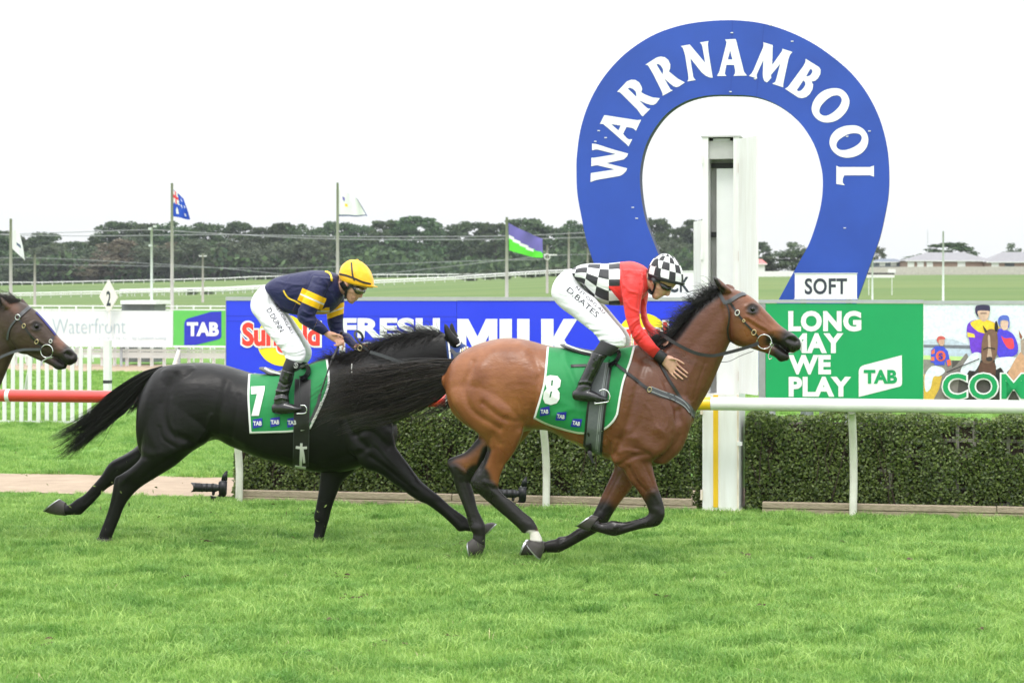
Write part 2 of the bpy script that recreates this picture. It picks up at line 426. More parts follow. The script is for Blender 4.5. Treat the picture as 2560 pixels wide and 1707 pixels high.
# ---------------------------------------------------------------- hair
def hair(strands, name, m, parent, r0=.0016, r1=.0004, sides=3):
    """strands: list of (k,3) arrays of equal k -> one mesh of thin tapering strands"""
    S = np.array(strands); n, k, _ = S.shape
    T = np.gradient(S, axis=1); T /= np.maximum(np.linalg.norm(T, axis=2), 1e-9)[..., None]
    ref = np.array([.3, .9, .31]); A = np.cross(T, ref); A /= np.maximum(np.linalg.norm(A, axis=2), 1e-9)[..., None]; B = np.cross(T, A)
    rad = np.interp(np.linspace(0, 1, k), [0, .15, .6, 1], [r0*.8, r0, r0*.8, r1])[None, :, None]*np.random.default_rng(3).uniform(.6, 1.3, (n, 1, 1))
    V = np.stack([S+rad*(math.cos(2*math.pi*j/sides)*A+math.sin(2*math.pi*j/sides)*B) for j in range(sides)], 2)   # n,k,sides,3
    idx = np.arange(n*k*sides).reshape(n, k, sides)
    F = np.stack([idx[:, :-1], np.roll(idx, -1, 2)[:, :-1], np.roll(idx, -1, 2)[:, 1:], idx[:, 1:]], -1).reshape(-1, 4)
    me = bpy.data.meshes.new(name); me.from_pydata(V.reshape(-1, 3).tolist(), [], F.tolist())
    return finish(me, name, m, parent, True)
# ================================================================ ground
A_K = [-.5, -.25, -.14, -.066, .03, .2, .5]; Z500 = [-1.0, -.6, .6, 2.6, 4.9, 5.6, 6.0]; Z680 = [2.2, 2.9, 4.6, 5.5, 6.0, 6.3, 6.5]
def terr(X, Y):
    if Y < 80: return 0.0
    a = X/Y; z5 = float(np.interp(a, A_K, Z500)); z6 = float(np.interp(a, A_K, Z680))
    if Y < 500: t = (Y-80)/420; return z5*(t**1.15)
    if Y < 680: return z5+(z6-z5)*(Y-500)/180
    return z6
ys = [-60, -20, 0, 4, 8, 10, 12, 14, 16, 17, 18, 19, 20, 22, 25, 30, 36, 44, 52, 60, 70, 80, 95, 115, 140, 170, 200, 240, 280, 330, 380, 430, 480, 500, 540, 580, 620, 650, 680, 720, 800, 1000, 1500, 2500, 4000]
asx = [-6, -3, -1.5, -.8]+list(np.linspace(-.5, .5, 41))+[.8, 1.5, 3, 6]
mb = MB()
for y in ys:
    for a in asx:
        x = a*max(y, 40); mb.v.append((x, y, terr(x, y) if y > 0 else 0.0))
n = len(asx)
for j in range(len(ys)-1):
    for i in range(n-1): mb.f.append((j*n+i, j*n+i+1, (j+1)*n+i+1, (j+1)*n+i))
m, nn, b = nodes_of('turf ground')
t = nn.nodes.new('ShaderNodeTexCoord'); b.inputs['Roughness'].default_value = .9; b.inputs['Specular IOR Level'].default_value = .1
def noise(scale, det=5, vec=None, mapscale=None):
    z = nn.nodes.new('ShaderNodeTexNoise'); z.inputs['Scale'].default_value = scale; z.inputs['Detail'].default_value = det
    if mapscale:
        q = nn.nodes.new('ShaderNodeMapping'); q.inputs['Scale'].default_value = mapscale; nn.links.new(t.outputs['Object'], q.inputs[0]); nn.links.new(q.outputs[0], z.inputs['Vector'])
    else: nn.links.new(t.outputs['Object'], z.inputs['Vector'])
    return z.outputs['Fac']
def ramp(src, p0, c0, p1, c1, mid=None):
    r = nn.nodes.new('ShaderNodeValToRGB'); r.color_ramp.elements[0].position = p0; r.color_ramp.elements[0].color = (*c0, 1); r.color_ramp.elements[1].position = p1; r.color_ramp.elements[1].color = (*c1, 1)
    nn.links.new(src, r.inputs[0]); return r.outputs[0]
near = ramp(noise(1.1), .3, (.11, .22, .045), .7, (.18, .33, .075))
near2 = ramp(noise(30, 3), .3, (.08, .17, .035), .7, (.21, .37, .09))
mx = nn.nodes.new('ShaderNodeMix'); mx.data_type = 'RGBA'; mx.inputs['Factor'].default_value = .5; nn.links.new(near, mx.inputs['A']); nn.links.new(near2, mx.inputs['B'])
far = ramp(noise(1, 6, mapscale=(.012, .05, .05)), .36, (.095, .165, .050), .64, (.155, .205, .072))
sep = nn.nodes.new('ShaderNodeSeparateXYZ'); nn.links.new(t.outputs['Object'], sep.inputs[0])
mr = nn.nodes.new('ShaderNodeMapRange'); mr.inputs['From Min'].default_value = 45; mr.inputs['From Max'].default_value = 120; nn.links.new(sep.outputs['Y'], mr.inputs['Value'])
mx2 = nn.nodes.new('ShaderNodeMix'); mx2.data_type = 'RGBA'; nn.links.new(mr.outputs[0], mx2.inputs['Factor']); nn.links.new(mx.outputs['Result'], mx2.inputs['A']); nn.links.new(far, mx2.inputs['B'])
nn.links.new(mx2.outputs['Result'], b.inputs['Base Color'])
ground = mb.build('ground', m, None, True); tag(ground, 'mown racecourse turf running out to the far fields', kind='structure')

def trackstrip(I0, I1, x0, x1, z, name, m, label, seg=40, wob=.0):
    """sheet on the ground between two lines along the track"""
    mb = MB(); r = random.Random(5)
    for k in range(seg+1):
        d = x0+(x1-x0)*k/seg
        for I, s in ((I0, 1), (I1, -1)):
            p = Vector((0, I, 0))+DV*d+LV*(r.uniform(-wob, wob)); mb.v.append((p.x, p.y, z))
    for k in range(seg): mb.f.append((2*k, 2*k+2, 2*k+3, 2*k+1))
    o = mb.build(name, m); return tag(o, label, kind='structure')
SAND = mat('pale sand', (.40, .315, .235), .95, .14, 3.0, bump=.5, bscale=60, spec=.1)
trackstrip(19.0, 20.95, -30, 40, .006, 'path', SAND, 'pale sandy path running behind the running rail', 160, .05)
trackstrip(47.0, 51.5, -60, 80, .006, 'sand_track', SAND, 'sandy training track seen below the far hoardings', 90, .12)

# ---------------------------------------------------------------- turf blades
def tuft(name, nbl, rad, hmin, hmax, w, lean, m, seed):
    r = np.random.default_rng(seed); mb = MB()
    for _ in range(nbl):
        q = rad*math.sqrt(r.random()); a = r.random()*6.283; bx, by = q*math.cos(a), q*math.sin(a)
        h = r.uniform(hmin, hmax); d = r.random()*6.283; l = h*r.uniform(.2, lean); f = r.random()*3.14; ww = w*r.uniform(.7, 1.2)
        cx, cy = math.cos(f)*ww/2, math.sin(f)*ww/2; dx, dy = math.cos(d)*l, math.sin(d)*l
        P = [(bx-cx, by-cy, -.01), (bx+cx, by+cy, -.01), (bx+dx*.35+cx*.8, by+dy*.35+cy*.8, h*.55), (bx+dx*.35-cx*.8, by+dy*.35-cy*.8, h*.55), (bx+dx, by+dy, h*(1-.25*l/h))]
        mb.add(P, [(0, 1, 2, 3), (3, 2, 4)])
    me = bpy.data.meshes.new(name); me.from_pydata(mb.v, [], mb.f); me.materials.append(m); return bpy.data.objects.new(name, me)
def grassmat(name, lo, hi, patch):
    m, n, b = nodes_of(name)
    g = n.nodes.new('ShaderNodeNewGeometry'); r = n.nodes.new('ShaderNodeValToRGB'); r.color_ramp.elements[0].color = (*lo, 1); r.color_ramp.elements[1].color = (*hi, 1)
    n.links.new(g.outputs['Random Per Island'], r.inputs[0])
    z = n.nodes.new('ShaderNodeTexNoise'); z.inputs['Scale'].default_value = 1.9; z.inputs['Detail'].default_value = 5; z.inputs['Roughness'].default_value = .72
    mp_ = n.nodes.new('ShaderNodeMapping'); mp_.inputs['Scale'].default_value = (.8, 1.5, 1)
    n.links.new(g.outputs['Position'], mp_.inputs[0]); n.links.new(mp_.outputs[0], z.inputs['Vector'])
    r2 = n.nodes.new('ShaderNodeValToRGB'); r2.color_ramp.elements[0].position = .35; r2.color_ramp.elements[1].position = .58
    r2.color_ramp.elements[0].color = (*patch[0], 1); r2.color_ramp.elements[1].color = (*patch[1], 1); n.links.new(z.outputs['Fac'], r2.inputs[0])
    x = n.nodes.new('ShaderNodeMix'); x.data_type = 'RGBA'; x.blend_type = 'MULTIPLY'; x.inputs['Factor'].default_value = 1
    n.links.new(r.outputs[0], x.inputs['A']); n.links.new(r2.outputs[0], x.inputs['B']); n.links.new(x.outputs['Result'], b.inputs['Base Color'])
    b.inputs['Roughness'].default_value = .5; b.inputs['Specular IOR Level'].default_value = .3
    t = n.nodes.new('ShaderNodeBsdfTranslucent'); mx = n.nodes.new('ShaderNodeMixShader'); mx.inputs[0].default_value = .34
    n.links.new(x.outputs['Result'], t.inputs['Color']); n.links.new(b.outputs[0], mx.inputs[1]); n.links.new(t.outputs[0], mx.inputs[2]); n.links.new(mx.outputs[0], n.nodes['Material Output'].inputs['Surface'])
    return m
GRASS = grassmat('turf blades', (.19, .375, .085), (.45, .645, .20), ((.44, .62, .42), (1.10, 1.06, 1.0)))
DRY = mat('dry stalk', (.52, .47, .26), .8, .2)
tufts = bpy.data.collections.new('turf tufts')
for k in range(7): tufts.objects.link(tuft('turf_tuft', 90, .11 if k < 4 else .07, .025, .06 if k < 4 else .085, .0046, 1.3, GRASS, 20+k))
stalks = bpy.data.collections.new('dry stalks')
for k in range(2): stalks.objects.link(tuft('dry_tuft', 5, .05, .03, .08, .005, 1.4, DRY, 60+k))
def scatter(name, quads, coll, density, smin, smax, seed, label, patchy=True):
    """grass scattered over ground patches by geometry nodes"""
    mb = MB()
    for q in quads: mb.add(q, [(0, 1, 2, 3)])
    o = mb.build(name, GRASS)
    g = bpy.data.node_groups.new(name, 'GeometryNodeTree'); g.interface.new_socket('Geometry', in_out='INPUT', socket_type='NodeSocketGeometry'); g.interface.new_socket('Geometry', in_out='OUTPUT', socket_type='NodeSocketGeometry')
    N = g.nodes; gi = N.new('NodeGroupInput'); go = N.new('NodeGroupOutput'); d = N.new('GeometryNodeDistributePointsOnFaces'); d.inputs['Density'].default_value = density; d.inputs['Seed'].default_value = seed
    i = N.new('GeometryNodeInstanceOnPoints'); ci = N.new('GeometryNodeCollectionInfo'); ci.inputs['Collection'].default_value = coll; ci.inputs['Separate Children'].default_value = True; ci.inputs['Reset Children'].default_value = True
    i.inputs['Pick Instance'].default_value = True
    rv = N.new('FunctionNodeRandomValue'); rv.data_type = 'FLOAT_VECTOR'; rv.inputs['Min'].default_value = (-.12, -.12, 0); rv.inputs['Max'].default_value = (.12, .12, 6.283)
    sv = N.new('FunctionNodeRandomValue'); sv.data_type = 'FLOAT'; sv.inputs[2].default_value = smin; sv.inputs[3].default_value = smax
    K = g.links.new; K(gi.outputs[0], d.inputs['Mesh']); K(d.outputs['Points'], i.inputs['Points']); K(ci.outputs[0], i.inputs['Instance']); K(rv.outputs[0], i.inputs['Rotation'])
    if patchy:
        tn = N.new('ShaderNodeTexNoise'); tn.inputs['Scale'].default_value = 3.2; tn.inputs['Detail'].default_value = 3; ps = N.new('GeometryNodeInputPosition'); K(ps.outputs[0], tn.inputs['Vector'])
        mrn = N.new('ShaderNodeMapRange'); mrn.inputs['From Min'].default_value = .3; mrn.inputs['From Max'].default_value = .7; mrn.inputs['To Min'].default_value = .55; mrn.inputs['To Max'].default_value = 1.5; K(tn.outputs['Fac'], mrn.inputs['Value'])
        mm = N.new('ShaderNodeMath'); mm.operation = 'MULTIPLY'; K(sv.outputs[1], mm.inputs[0]); K(mrn.outputs[0], mm.inputs[1]); K(mm.outputs[0], i.inputs['Scale'])
    else: K(sv.outputs[1], i.inputs['Scale'])
    K(i.outputs[0], go.inputs[0])
    md = o.modifiers.new('scatter', 'NODES'); md.node_group = g
    return tag(o, label, kind='stuff')
def trkquad(I0, I1, d0, d1, z=0.002):
    p = lambda I, d: tuple(Vector((0, I, z))+DV*d); return [p(I0, d0), p(I0, d1), p(I1, d1), p(I1, d0)]
fq = [(-3.6, 9.3, .002), (3.4, 9.3, .002), (5.6, 18.4-TANH*5.6, .002), (-5.6, 18.4+TANH*5.6, .002)]
scatter('turf', [fq], tufts, 185, .7, 1.25, 1, 'lush green racing turf in the foreground')
scatter('dry_stalks', [fq], stalks, 4, .6, 1.1, 2, 'loose dry grass stalks lying in the racing turf', False)
scatter('verge_turf', [trkquad(18.45, 18.95, -9, 8)], tufts, 110, .5, .8, 3, 'short turf along the foot of the rail')
scatter('infield_turf', [trkquad(20.95, 30, -14, -1.5)], tufts, 60, .8, 1.2, 4, 'rougher green turf between the path and the picket fence')
scatter('far_turf', [trkquad(30, 46.9, -18, 14)], tufts, 14, .9, 1.4, 5, 'green turf beyond the picket fence')

r = np.random.default_rng(55); mb = MB()
for _ in range(34):
    Y = r.uniform(11, 17.8); X = r.uniform(-.27, .27)*Y; k = r.uniform(.02, .06); n = 9; a0 = r.random()*6
    for q in range(5):
        cx, cy = X+r.normal()*k, Y+r.normal()*k*1.2; kk_ = r.uniform(.010, .026); z = r.uniform(.012, .04)
        pts = [(cx+kk_*math.cos(6.283*i/n+a0)*r.uniform(.7, 1.3), cy+kk_*math.sin(6.283*i/n)*r.uniform(.7, 1.3), z+r.uniform(-.004, .01)) for i in range(n)]+[(cx, cy, z+kk_*.6)]
        mb.add(pts, [(i, (i+1) % n, n) for i in range(n)])
tag(mb.build('divots', mat('turned soil', (.10, .068, .040), .95, .35, 30)), 'small divots of soil torn out of the racing turf', kind='stuff')
# ================================================================ running rail
WHITE_PL = mat('white plastic rail', (.80, .80, .78), .28, .05, 4, coat=.3)
RED_PL = mat('red plastic rail', (.62, .045, .035), .22, .10, 3, coat=.5)
YEL_PL = mat('yellow plastic rail', (.80, .52, .02), .3, .06, 5, coat=.3)
POST_W = mat('weathered cream rail post', (.74, .73, .64), .5, .08, 5, col2=(.80, .80, .74))
IR = 18.25
rail = thing('running_rail', (0, IR+.26, 0), 'white, yellow and red running rail on curved posts beside the turf', 'rail')
def railpt(px, dy=0): return onplane(px, 988.5+.0115*px+dy, IR)
def seg(name, x0, x1, m, r=.058):
    mb = MB(); P = [railpt(x0+(x1-x0)*k/6) for k in range(7)]; mb.tube(P, r, 20); return mb.build(name, m, rail, True)
seg('rail', -700, 20, RED_PL); seg('rail', 24, 1120, RED_PL); seg('rail', 1124, 1500, RED_PL); seg('rail', 1504, 1708, WHITE_PL); seg('rail', 1708.5, 1777, YEL_PL, .0585); seg('rail', 1777.5, 3100, WHITE_PL)
for x in (22, 1122, 1502): seg('joint_sleeve', x-5, x+5, WHITE_PL, .0615)
for o in bpy.data.objects:
    if o.parent == rail and o.type == 'MESH': o.data.set_sharp_from_angle(angle=math.radians(60))
def railpost(xb, yb):
    base = onplane(xb, yb+4, 18.51); base.z = -.05; top = onplane(xb-17, 990+.0115*xb+14, IR+.03); d = top.z-.0
    P = []
    for k in range(13):
        t = k/12; z = -.05+(top.z+.05)*t; w = max(0, (t-.28)/.72); P.append(Vector((base.x, base.y, z))+(-LV)*(.255*w**1.9)+DV*(.008*math.sin(t*3.1)))
    mb = MB(); mb.tube(P, .034, 14, up=tuple(DV)); return mb.build('post', POST_W, rail, True)
for k in range(-2, 5): railpost(597+767.5*(k) if k else 597, 1258+.0221*767.5*k)

# ================================================================ hedges and their timber edging
LEAF = leafmat('hedge leaf', (.038, .070, .017), (.215, .285, .070), .3, .4, .5)
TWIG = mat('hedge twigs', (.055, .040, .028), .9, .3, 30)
WOOD = mat('weathered edging timber', (.40, .33, .245), .85, .22, 5, bump=.6, bscale=14, stretch=(1.2, 14, 14), spec=.15)
LATT = mat('grey lattice slat', (.27, .25, .22), .9, .2, 8)
def hedge_leaves(n, d0, d1, I0, depth, h, seed, bare=None, hl=.034):
    r = np.random.default_rng(seed); Lr = d1-d0
    # most leaves on the front face, some on the top, the end and inside the depth
    kind = r.random(n); d = d0+r.random(n)*Lr; z = .02+r.random(n)*(h-.02); q = np.abs(r.normal(0, .035, n))
    top = kind > .76; q[top] = r.random(top.sum())*depth; z[top] = h-np.abs(r.normal(0, .03, top.sum()))
    end = (kind > .70) & ~top; q[end] = r.random(end.sum())*depth; e = np.abs(r.normal(0, .03, end.sum())); d[end] = np.where(r.random(end.sum()) < .5, d0+e, d1-e)
    # lumpy face: the clipped surface is uneven
    ph = r.random(8)*6; bul = .035*np.sin(d*2.3+ph[0])*np.sin(z*4.1+ph[1])+.025*np.sin(d*6.1+z*3+ph[2])+.02*np.sin(d*13+ph[3])*np.sin(z*11+ph[4])
    zz = z+np.where(top, .035*np.sin(d*3.1+ph[5])+.03*np.sin(d*8.3+ph[6])+.02*np.sin(d*17+ph[7]), 0)
    gap = (np.sin(d*9.1+ph[2])*np.sin(z*12.3+ph[5])+.6*np.sin(d*21+z*9)+.4*np.sin(d*4.3-z*7+ph[1]))
    keep = (gap > -.95) | (r.random(n) < .35)
    if bare is not None:
        for (bd, bz, br) in bare: keep &= ((d-bd)**2/(1.7*br)**2+(z-bz)**2/br**2 > 1) | (r.random(n) < .22) | top
    d, zz, q, bul = d[keep], zz[keep], q[keep], bul[keep]; n = len(d)
    c = np.array([0, I0, 0])[None]+d[:, None]*np.array(DV)[None]+(q+bul+.03)[:, None]*np.array(LV)[None]+np.stack([np.zeros(n), np.zeros(n), zz], 1)
    a = r.normal(size=(n, 3)); a /= np.linalg.norm(a, axis=1)[:, None]; a[:, 2] *= .7
    nn_ = np.array([-LV.x, -LV.y, .55])[None]+r.normal(0, .75, (n, 3)); b = np.cross(a, nn_); b /= np.linalg.norm(b, axis=1)[:, None]; a = np.cross(nn_, b); a /= np.linalg.norm(a, axis=1)[:, None]
    s = hl*r.uniform(.55, 1.15, (n, 1)); w = s*.33
    V = np.stack([c-a*s*.5, c+b*w, c+a*s*.5, c-b*w], 1).reshape(-1, 3); F = np.arange(4*n).reshape(n, 4)
    return V, F
def hedge(px0, px1, label, seed, n, h, bare=None, I0=18.72):
    d0 = (onplane(px0, 900, I0)-Vector((0, I0, CAMZ))).dot(DV); d1 = (onplane(px1, 900, I0)-Vector((0, I0, CAMZ))).dot(DV)
    dm = (d0+d1)/2; c = Vector((0, I0+.3, 0))+DV*dm
    t = thing('hedge', (c.x, c.y, 0), label, 'hedge', 'clipped hedges behind the running rail')
    V, F = hedge_leaves(n, d0, d1, I0, .62, h, seed, bare)
    me = bpy.data.meshes.new('foliage'); me.from_pydata(V.tolist(), [], F.tolist()); fo = finish(me, 'foliage', LEAF, t); fo['kind'] = 'stuff'
    R3 = Matrix((DV, LV, Vector((0, 0, 1)))).transposed()
    mb = MB(); r = random.Random(seed)
    for k in range(int((d1-d0)*34)):
        d = r.uniform(d0+.05, d1-.05); p = Vector((0, I0, 0))+DV*d+LV*r.uniform(.05, .3); pts = [p]; 
        for z in (.25, .5, .75): p = p+DV*r.uniform(-.08, .08)+LV*r.uniform(-.04, .03)+Vector((0, 0, h*.28)); pts.append(p)
        mb.tube(pts, [.008, .006, .004, .002], 4)
    st_ = mb.build('stem', TWIG, t); st_['kind'] = 'stuff'
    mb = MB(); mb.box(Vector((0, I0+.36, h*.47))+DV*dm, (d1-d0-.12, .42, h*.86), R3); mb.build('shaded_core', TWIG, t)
    return t, d0, d1
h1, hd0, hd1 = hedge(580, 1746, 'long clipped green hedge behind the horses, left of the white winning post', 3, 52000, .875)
bare = [(4.02, .69, .10), (4.5, .64, .09)]
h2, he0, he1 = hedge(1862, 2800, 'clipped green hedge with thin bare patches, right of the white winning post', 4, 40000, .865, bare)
# grey lattice showing through the thin hedge
t = thing('lattice', tuple(Vector((0, 18.95, 0))+DV*(he0+2.2)), 'grey wooden lattice showing through the bare patch of the hedge', 'lattice')
R3 = Matrix((DV, LV, Vector((0, 0, 1)))).transposed()
for k in range(11):
    mb = MB(); mb.box(Vector((0, 18.83, .43))+DV*(he0+1.3+k*.145), (.03, .008, .8), R3); mb.build('slat', LATT, t)
for k in range(6):
    mb = MB(); mb.box(Vector((0, 18.842, .1+k*.14))+DV*(he0+2.05), (1.7, .008, .03), R3); mb.build('slat', LATT, t)
# edging sleepers
def edging(px0, px1, label, rows, I0, seed):
    t = thing('timber_edging', tuple(onplane((px0+px1)/2, 1270, I0).xy)+(0,), label, 'edging', 'timber edging at the foot of the hedges'); r = random.Random(seed)
    d0 = (onplane(px0, 900, I0)-Vector((0, I0, CAMZ))).dot(DV); d1 = (onplane(px1, 900, I0)-Vector((0, I0, CAMZ))).dot(DV); z = -.02
    for hgt in rows:
        d = d0
        while d < d1-.05:
            ln = min(r.uniform(1.7, 2.4), d1-d); bm = bmesh.new(); bmesh.ops.create_cube(bm, size=1)
            for v in bm.verts: v.co = Vector((v.co.x*(ln-.006), v.co.y*(.06+r.uniform(-.004, .004)), v.co.z*(hgt-.003)))
            bmesh.ops.bevel(bm, geom=bm.edges[:], offset=.006, segments=1, affect='EDGES')
            bmesh.ops.transform(bm, matrix=Matrix.Translation(Vector((0, I0+r.uniform(-.006, .006), z+hgt/2))+DV*(d+ln/2)) @ R3.to_4x4() @ Matrix.Rotation(r.uniform(-.004, .004), 4, 'Y'), verts=bm.verts)
            me = bpy.data.meshes.new('plank'); bm.to_mesh(me); bm.free(); finish(me, 'plank', WOOD, t); d += ln
        z += hgt
edging(604, 1742, 'weathered timber planks edging the foot of the long hedge', (.075, .065), 18.62, 1)
edging(1905, 2800, 'weathered timber planks edging the hedge right of the winning post', (.07, .06), 18.62, 2)

# ================================================================ winning post (white steel cabinet)
WP = mat('white enamelled steel', (.80, .79, .77), .35, .03, 2.2, bump=.02, coat=.2, col2=(.87, .875, .885), stretch=(7, 7, .7))
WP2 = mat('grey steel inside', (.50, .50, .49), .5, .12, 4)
RUST = mat('rust', (.36, .13, .035), .9, .5, 30)
RUSTY = mat('rust bled paint', (.74, .62, .50), .6, .25, 6, col2=(.78, .70, .60), stretch=(8, 8, 1))
MIRR = mat('white back panel', (.90, .91, .92), .25, .02)
YEL = mat('yellow paint', (.85, .53, .02), .45, .05)
DARK = mat('dark bracket', (.035, .036, .04), .5, .3)
IW = 18.60
def wp(px, z, back=0.0):
    q = onplane(px, 1000, IW); return Vector((q.x, q.y, z))+LV*back
xl, xr = wp(1756, 0), wp(1848, 0); WDT = (xr-xl).length; ctr = (xl+xr)/2; HT = CAMZ+(720-345)/279.5; DEP = .36
post = thing('winning_post', (ctr.x, ctr.y, 0), 'tall white winning post cabinet with yellow stripe and open doors', 'winning post')
def wbox(name, d, dep, z, size, m, rot=0.0):
    mb = MB(); mb.box(Vector((ctr.x, ctr.y, z))+DV*d+LV*dep, size, (Matrix.Rotation(rot, 3, 'Z') @ R3)); return mb.build(name, m, post)
zs = 1.06
DEP = .60; wbox('base_box', 0, DEP/2, zs/2+.01, (WDT, DEP, zs-.02), WP)
wbox('yellow_stripe', -.045, -.003, zs/2+.02, (.044, .006, zs-.06), YEL)
wbox('sill', 0, DEP/2, .012, (WDT+.02, DEP+.02, .03), RUSTY)
wbox('door_edge', WDT/2-.012, -.004, zs/2+.02, (.016, .008, zs-.05), RUSTY)
wbox('latch', WDT/2+.006, -.012, .62, (.045, .02, .035), WP)
for z in (.16, .92): wbox('hinge', -WDT/2-.006, -.006, z, (.022, .022, .09), RUSTY)
DEP = .29; uh = HT-zs; zc = zs+uh/2
wbox('side_wall', -WDT/2+.026, DEP/2, zc, (.052, DEP, uh), WP); wbox('side_wall', WDT/2-.026, DEP/2, zc, (.052, DEP, uh), WP)
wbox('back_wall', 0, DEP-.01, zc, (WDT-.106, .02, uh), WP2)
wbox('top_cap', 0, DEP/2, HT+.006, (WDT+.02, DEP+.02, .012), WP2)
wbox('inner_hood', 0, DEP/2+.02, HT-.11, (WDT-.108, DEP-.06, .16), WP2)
wbox('lamp', -.0, .12, HT-.022, (.15, .1, .028), MIRR)
wbox('back_panel', .03, DEP-.10, zs+(uh-.27)/2, (.17, .02, uh-.27), MIRR)
for z in (HT-.24, HT-.86, HT-1.42, HT-2.05): wbox('bracket', 0, DEP-.05, z, (WDT-.108, .02, .045), DARK)
# open doors
dl = .40
def door(name, hx, side, z0, z1, ang):
    mb = MB(); h = Vector((ctr.x, ctr.y, 0))+DV*hx+LV*(-.012); u = (DV*math.cos(ang)*side+(-LV)*math.sin(ang)); w = u.cross(Vector((0, 0, 1))).normalized()
    R = Matrix((u, w, Vector((0, 0, 1)))).transposed(); mb.box(h+u*(dl/2+.008)+Vector((0, 0, (z0+z1)/2)), (dl, .02, z1-z0), R); return mb.build(name, WP, post)
door('door', WDT/2, 1, zs+.01, HT-.02, math.radians(62)); door('door', -WDT/2, -1, zs+.01, HT-.74, math.radians(-74))
for z in (HT-.28, HT-1.06, HT-1.85, zs+.16): wbox('hinge', WDT/2+.004, -.008, z, (.022, .02, .085), RUST)
for z in (HT-.20, HT-1.05, HT-1.95): wbox('hinge', -WDT/2-.004, -.008, z, (.02, .02, .08), WP)
# ================================================================ hoardings beside the straight
BLUE = mat('glossy blue print', srgb(38, 62, 232), .38, .03, 2, coat=.15)
WHT = mat('white print', (.84, .85, .86), .5, .02)
PALE = mat('pale grey print', (.50, .56, .62), .6, .02)
PALER = mat('faint grey print', (.46, .55, .61), .6, .02)
REDP = mat('red print', srgb(236, 66, 58), .5, .03)
YELP = mat('yellow print', srgb(250, 228, 40), .5, .03)
GREENP = mat('green print', srgb(14, 158, 92), .42, .04, 2)
LIME = mat('fresh green print', srgb(96, 190, 90), .5, .03)
TABB = mat('blue emblem print', srgb(44, 50, 190), .5, .03)
CHAR = mat('charcoal lettering', srgb(52, 60, 70), .55, .05)
ALU = mat('grey aluminium', (.46, .48, .50), .4, .06, 6, metal=.3)
STEEL = mat('grey steel post', (.30, .31, .32), .55, .1)
IB = 24.0
def slab(name, px0, py0, px1, py1, I, m, parent, th=.05, back=0.0):
    """board between photo corners, th metres thick behind its face"""
    a = onplane(px0, py0, I)+LV*back; b = onplane(px1, py0, I)+LV*back; c = onplane(px1, py1, I)+LV*back; d = onplane(px0, py1, I)+LV*back
    z1 = (a.z+b.z)/2; z0 = (c.z+d.z)/2; mb = MB(); v = [Vector((p.x, p.y, z)) for z in (z0, z1) for p in (a, b)]; v += [p+LV*th for p in v]
    mb.add(v, [(0, 1, 3, 2), (5, 4, 6, 7), (0, 4, 5, 1), (2, 3, 7, 6), (0, 2, 6, 4), (1, 5, 7, 3)]); return mb.build(name, m, parent)
def legs(xs, I, ytop, parent, back=.08, name='post', m=STEEL, r=.035):
    for x in xs:
        p = onplane(x, ytop, I)+LV*back; mb = MB(); mb.tube([(p.x, p.y, -.05), (p.x, p.y, p.z)], r, 8); mb.build(name, m, parent, True)
def hoard(name, px0, px1, I, label, cat, group=None):
    p = onplane((px0+px1)/2, 1000, I); return thing(name, (p.x, p.y, 0), label, cat, group)
GH = 'printed hoardings beside the straight'
blue = hoard('hoarding', 565, 1748, IB, 'long blue hoarding with yellow suns and white FRESH and MILK lettering', 'hoarding', GH)
for x0, x1 in ((565.5, 1141.5), (1142.3, 1747)): slab('panel', x0, 752, x1, 1001.5, IB, BLUE, blue)
slab('top_cap', 564, 742.5, 1748, 751.6, IB-.01, ALU, blue, .08)
for y in (790, 803): slab('seam', 566, y, 1141, y+.8, IB-.003, TABB, blue, .002)
slab('edge_trim', 563.6, 752, 565.3, 1001.5, IB-.005, STEEL, blue, .06)
legs((640, 900, 1200, 1450, 1700), IB, 760, blue)
def sungold(cx, cy):
    board_poly([ell(cx, cy, 65, 65, 48)], IB, YELP, blue, .003, 'sun_disc')
    bx = (cx-101, cy-44, cx+93, cy+32)
    v, f = text_arrays('Sungold', .055, .96); board_text('Sungold', (bx[0]-5, bx[1]-5, bx[2]+5, bx[3]+5), IB, WHT, blue, .085, .006, .96)
    board_text('Sungold', bx, IB, REDP, blue, .035, .009, .96)
sungold(707, 850); sungold(1607, 848)
board_text('FRESH', (850, 794.5, 1100, 845), IB, WHT, blue, .05, .004, 1.04)
board_text('LOCAL', (848, 855, 1100, 906), IB, WHT, blue, .05, .004, 1.02)
for lp in ([(1143.5,797),(1171,797),(1194,841),(1215,797),(1243.5,797),(1243.5,907),(1222,907),(1222,838),(1202,878),(1186,878),(1166,838),(1166,907),(1143.5,907)], [(1249,797),(1280,797),(1280,907),(1249,907)], [(1293,797),(1324,797),(1324,881),(1346,881),(1346,907),(1293,907)], [(1353,797),(1384,797),(1384,842),(1409,797),(1444,797),(1411,850),(1446,907),(1411,907),(1384,862),(1384,907),(1353,907)]): board_poly([lp], IB, WHT, blue, .004, 'letter')
board_poly([[(1030, 965), (1160, 965), (1160, 1000), (1030, 1000)]], IB, YELP, blue, .004, 'yellow_band')

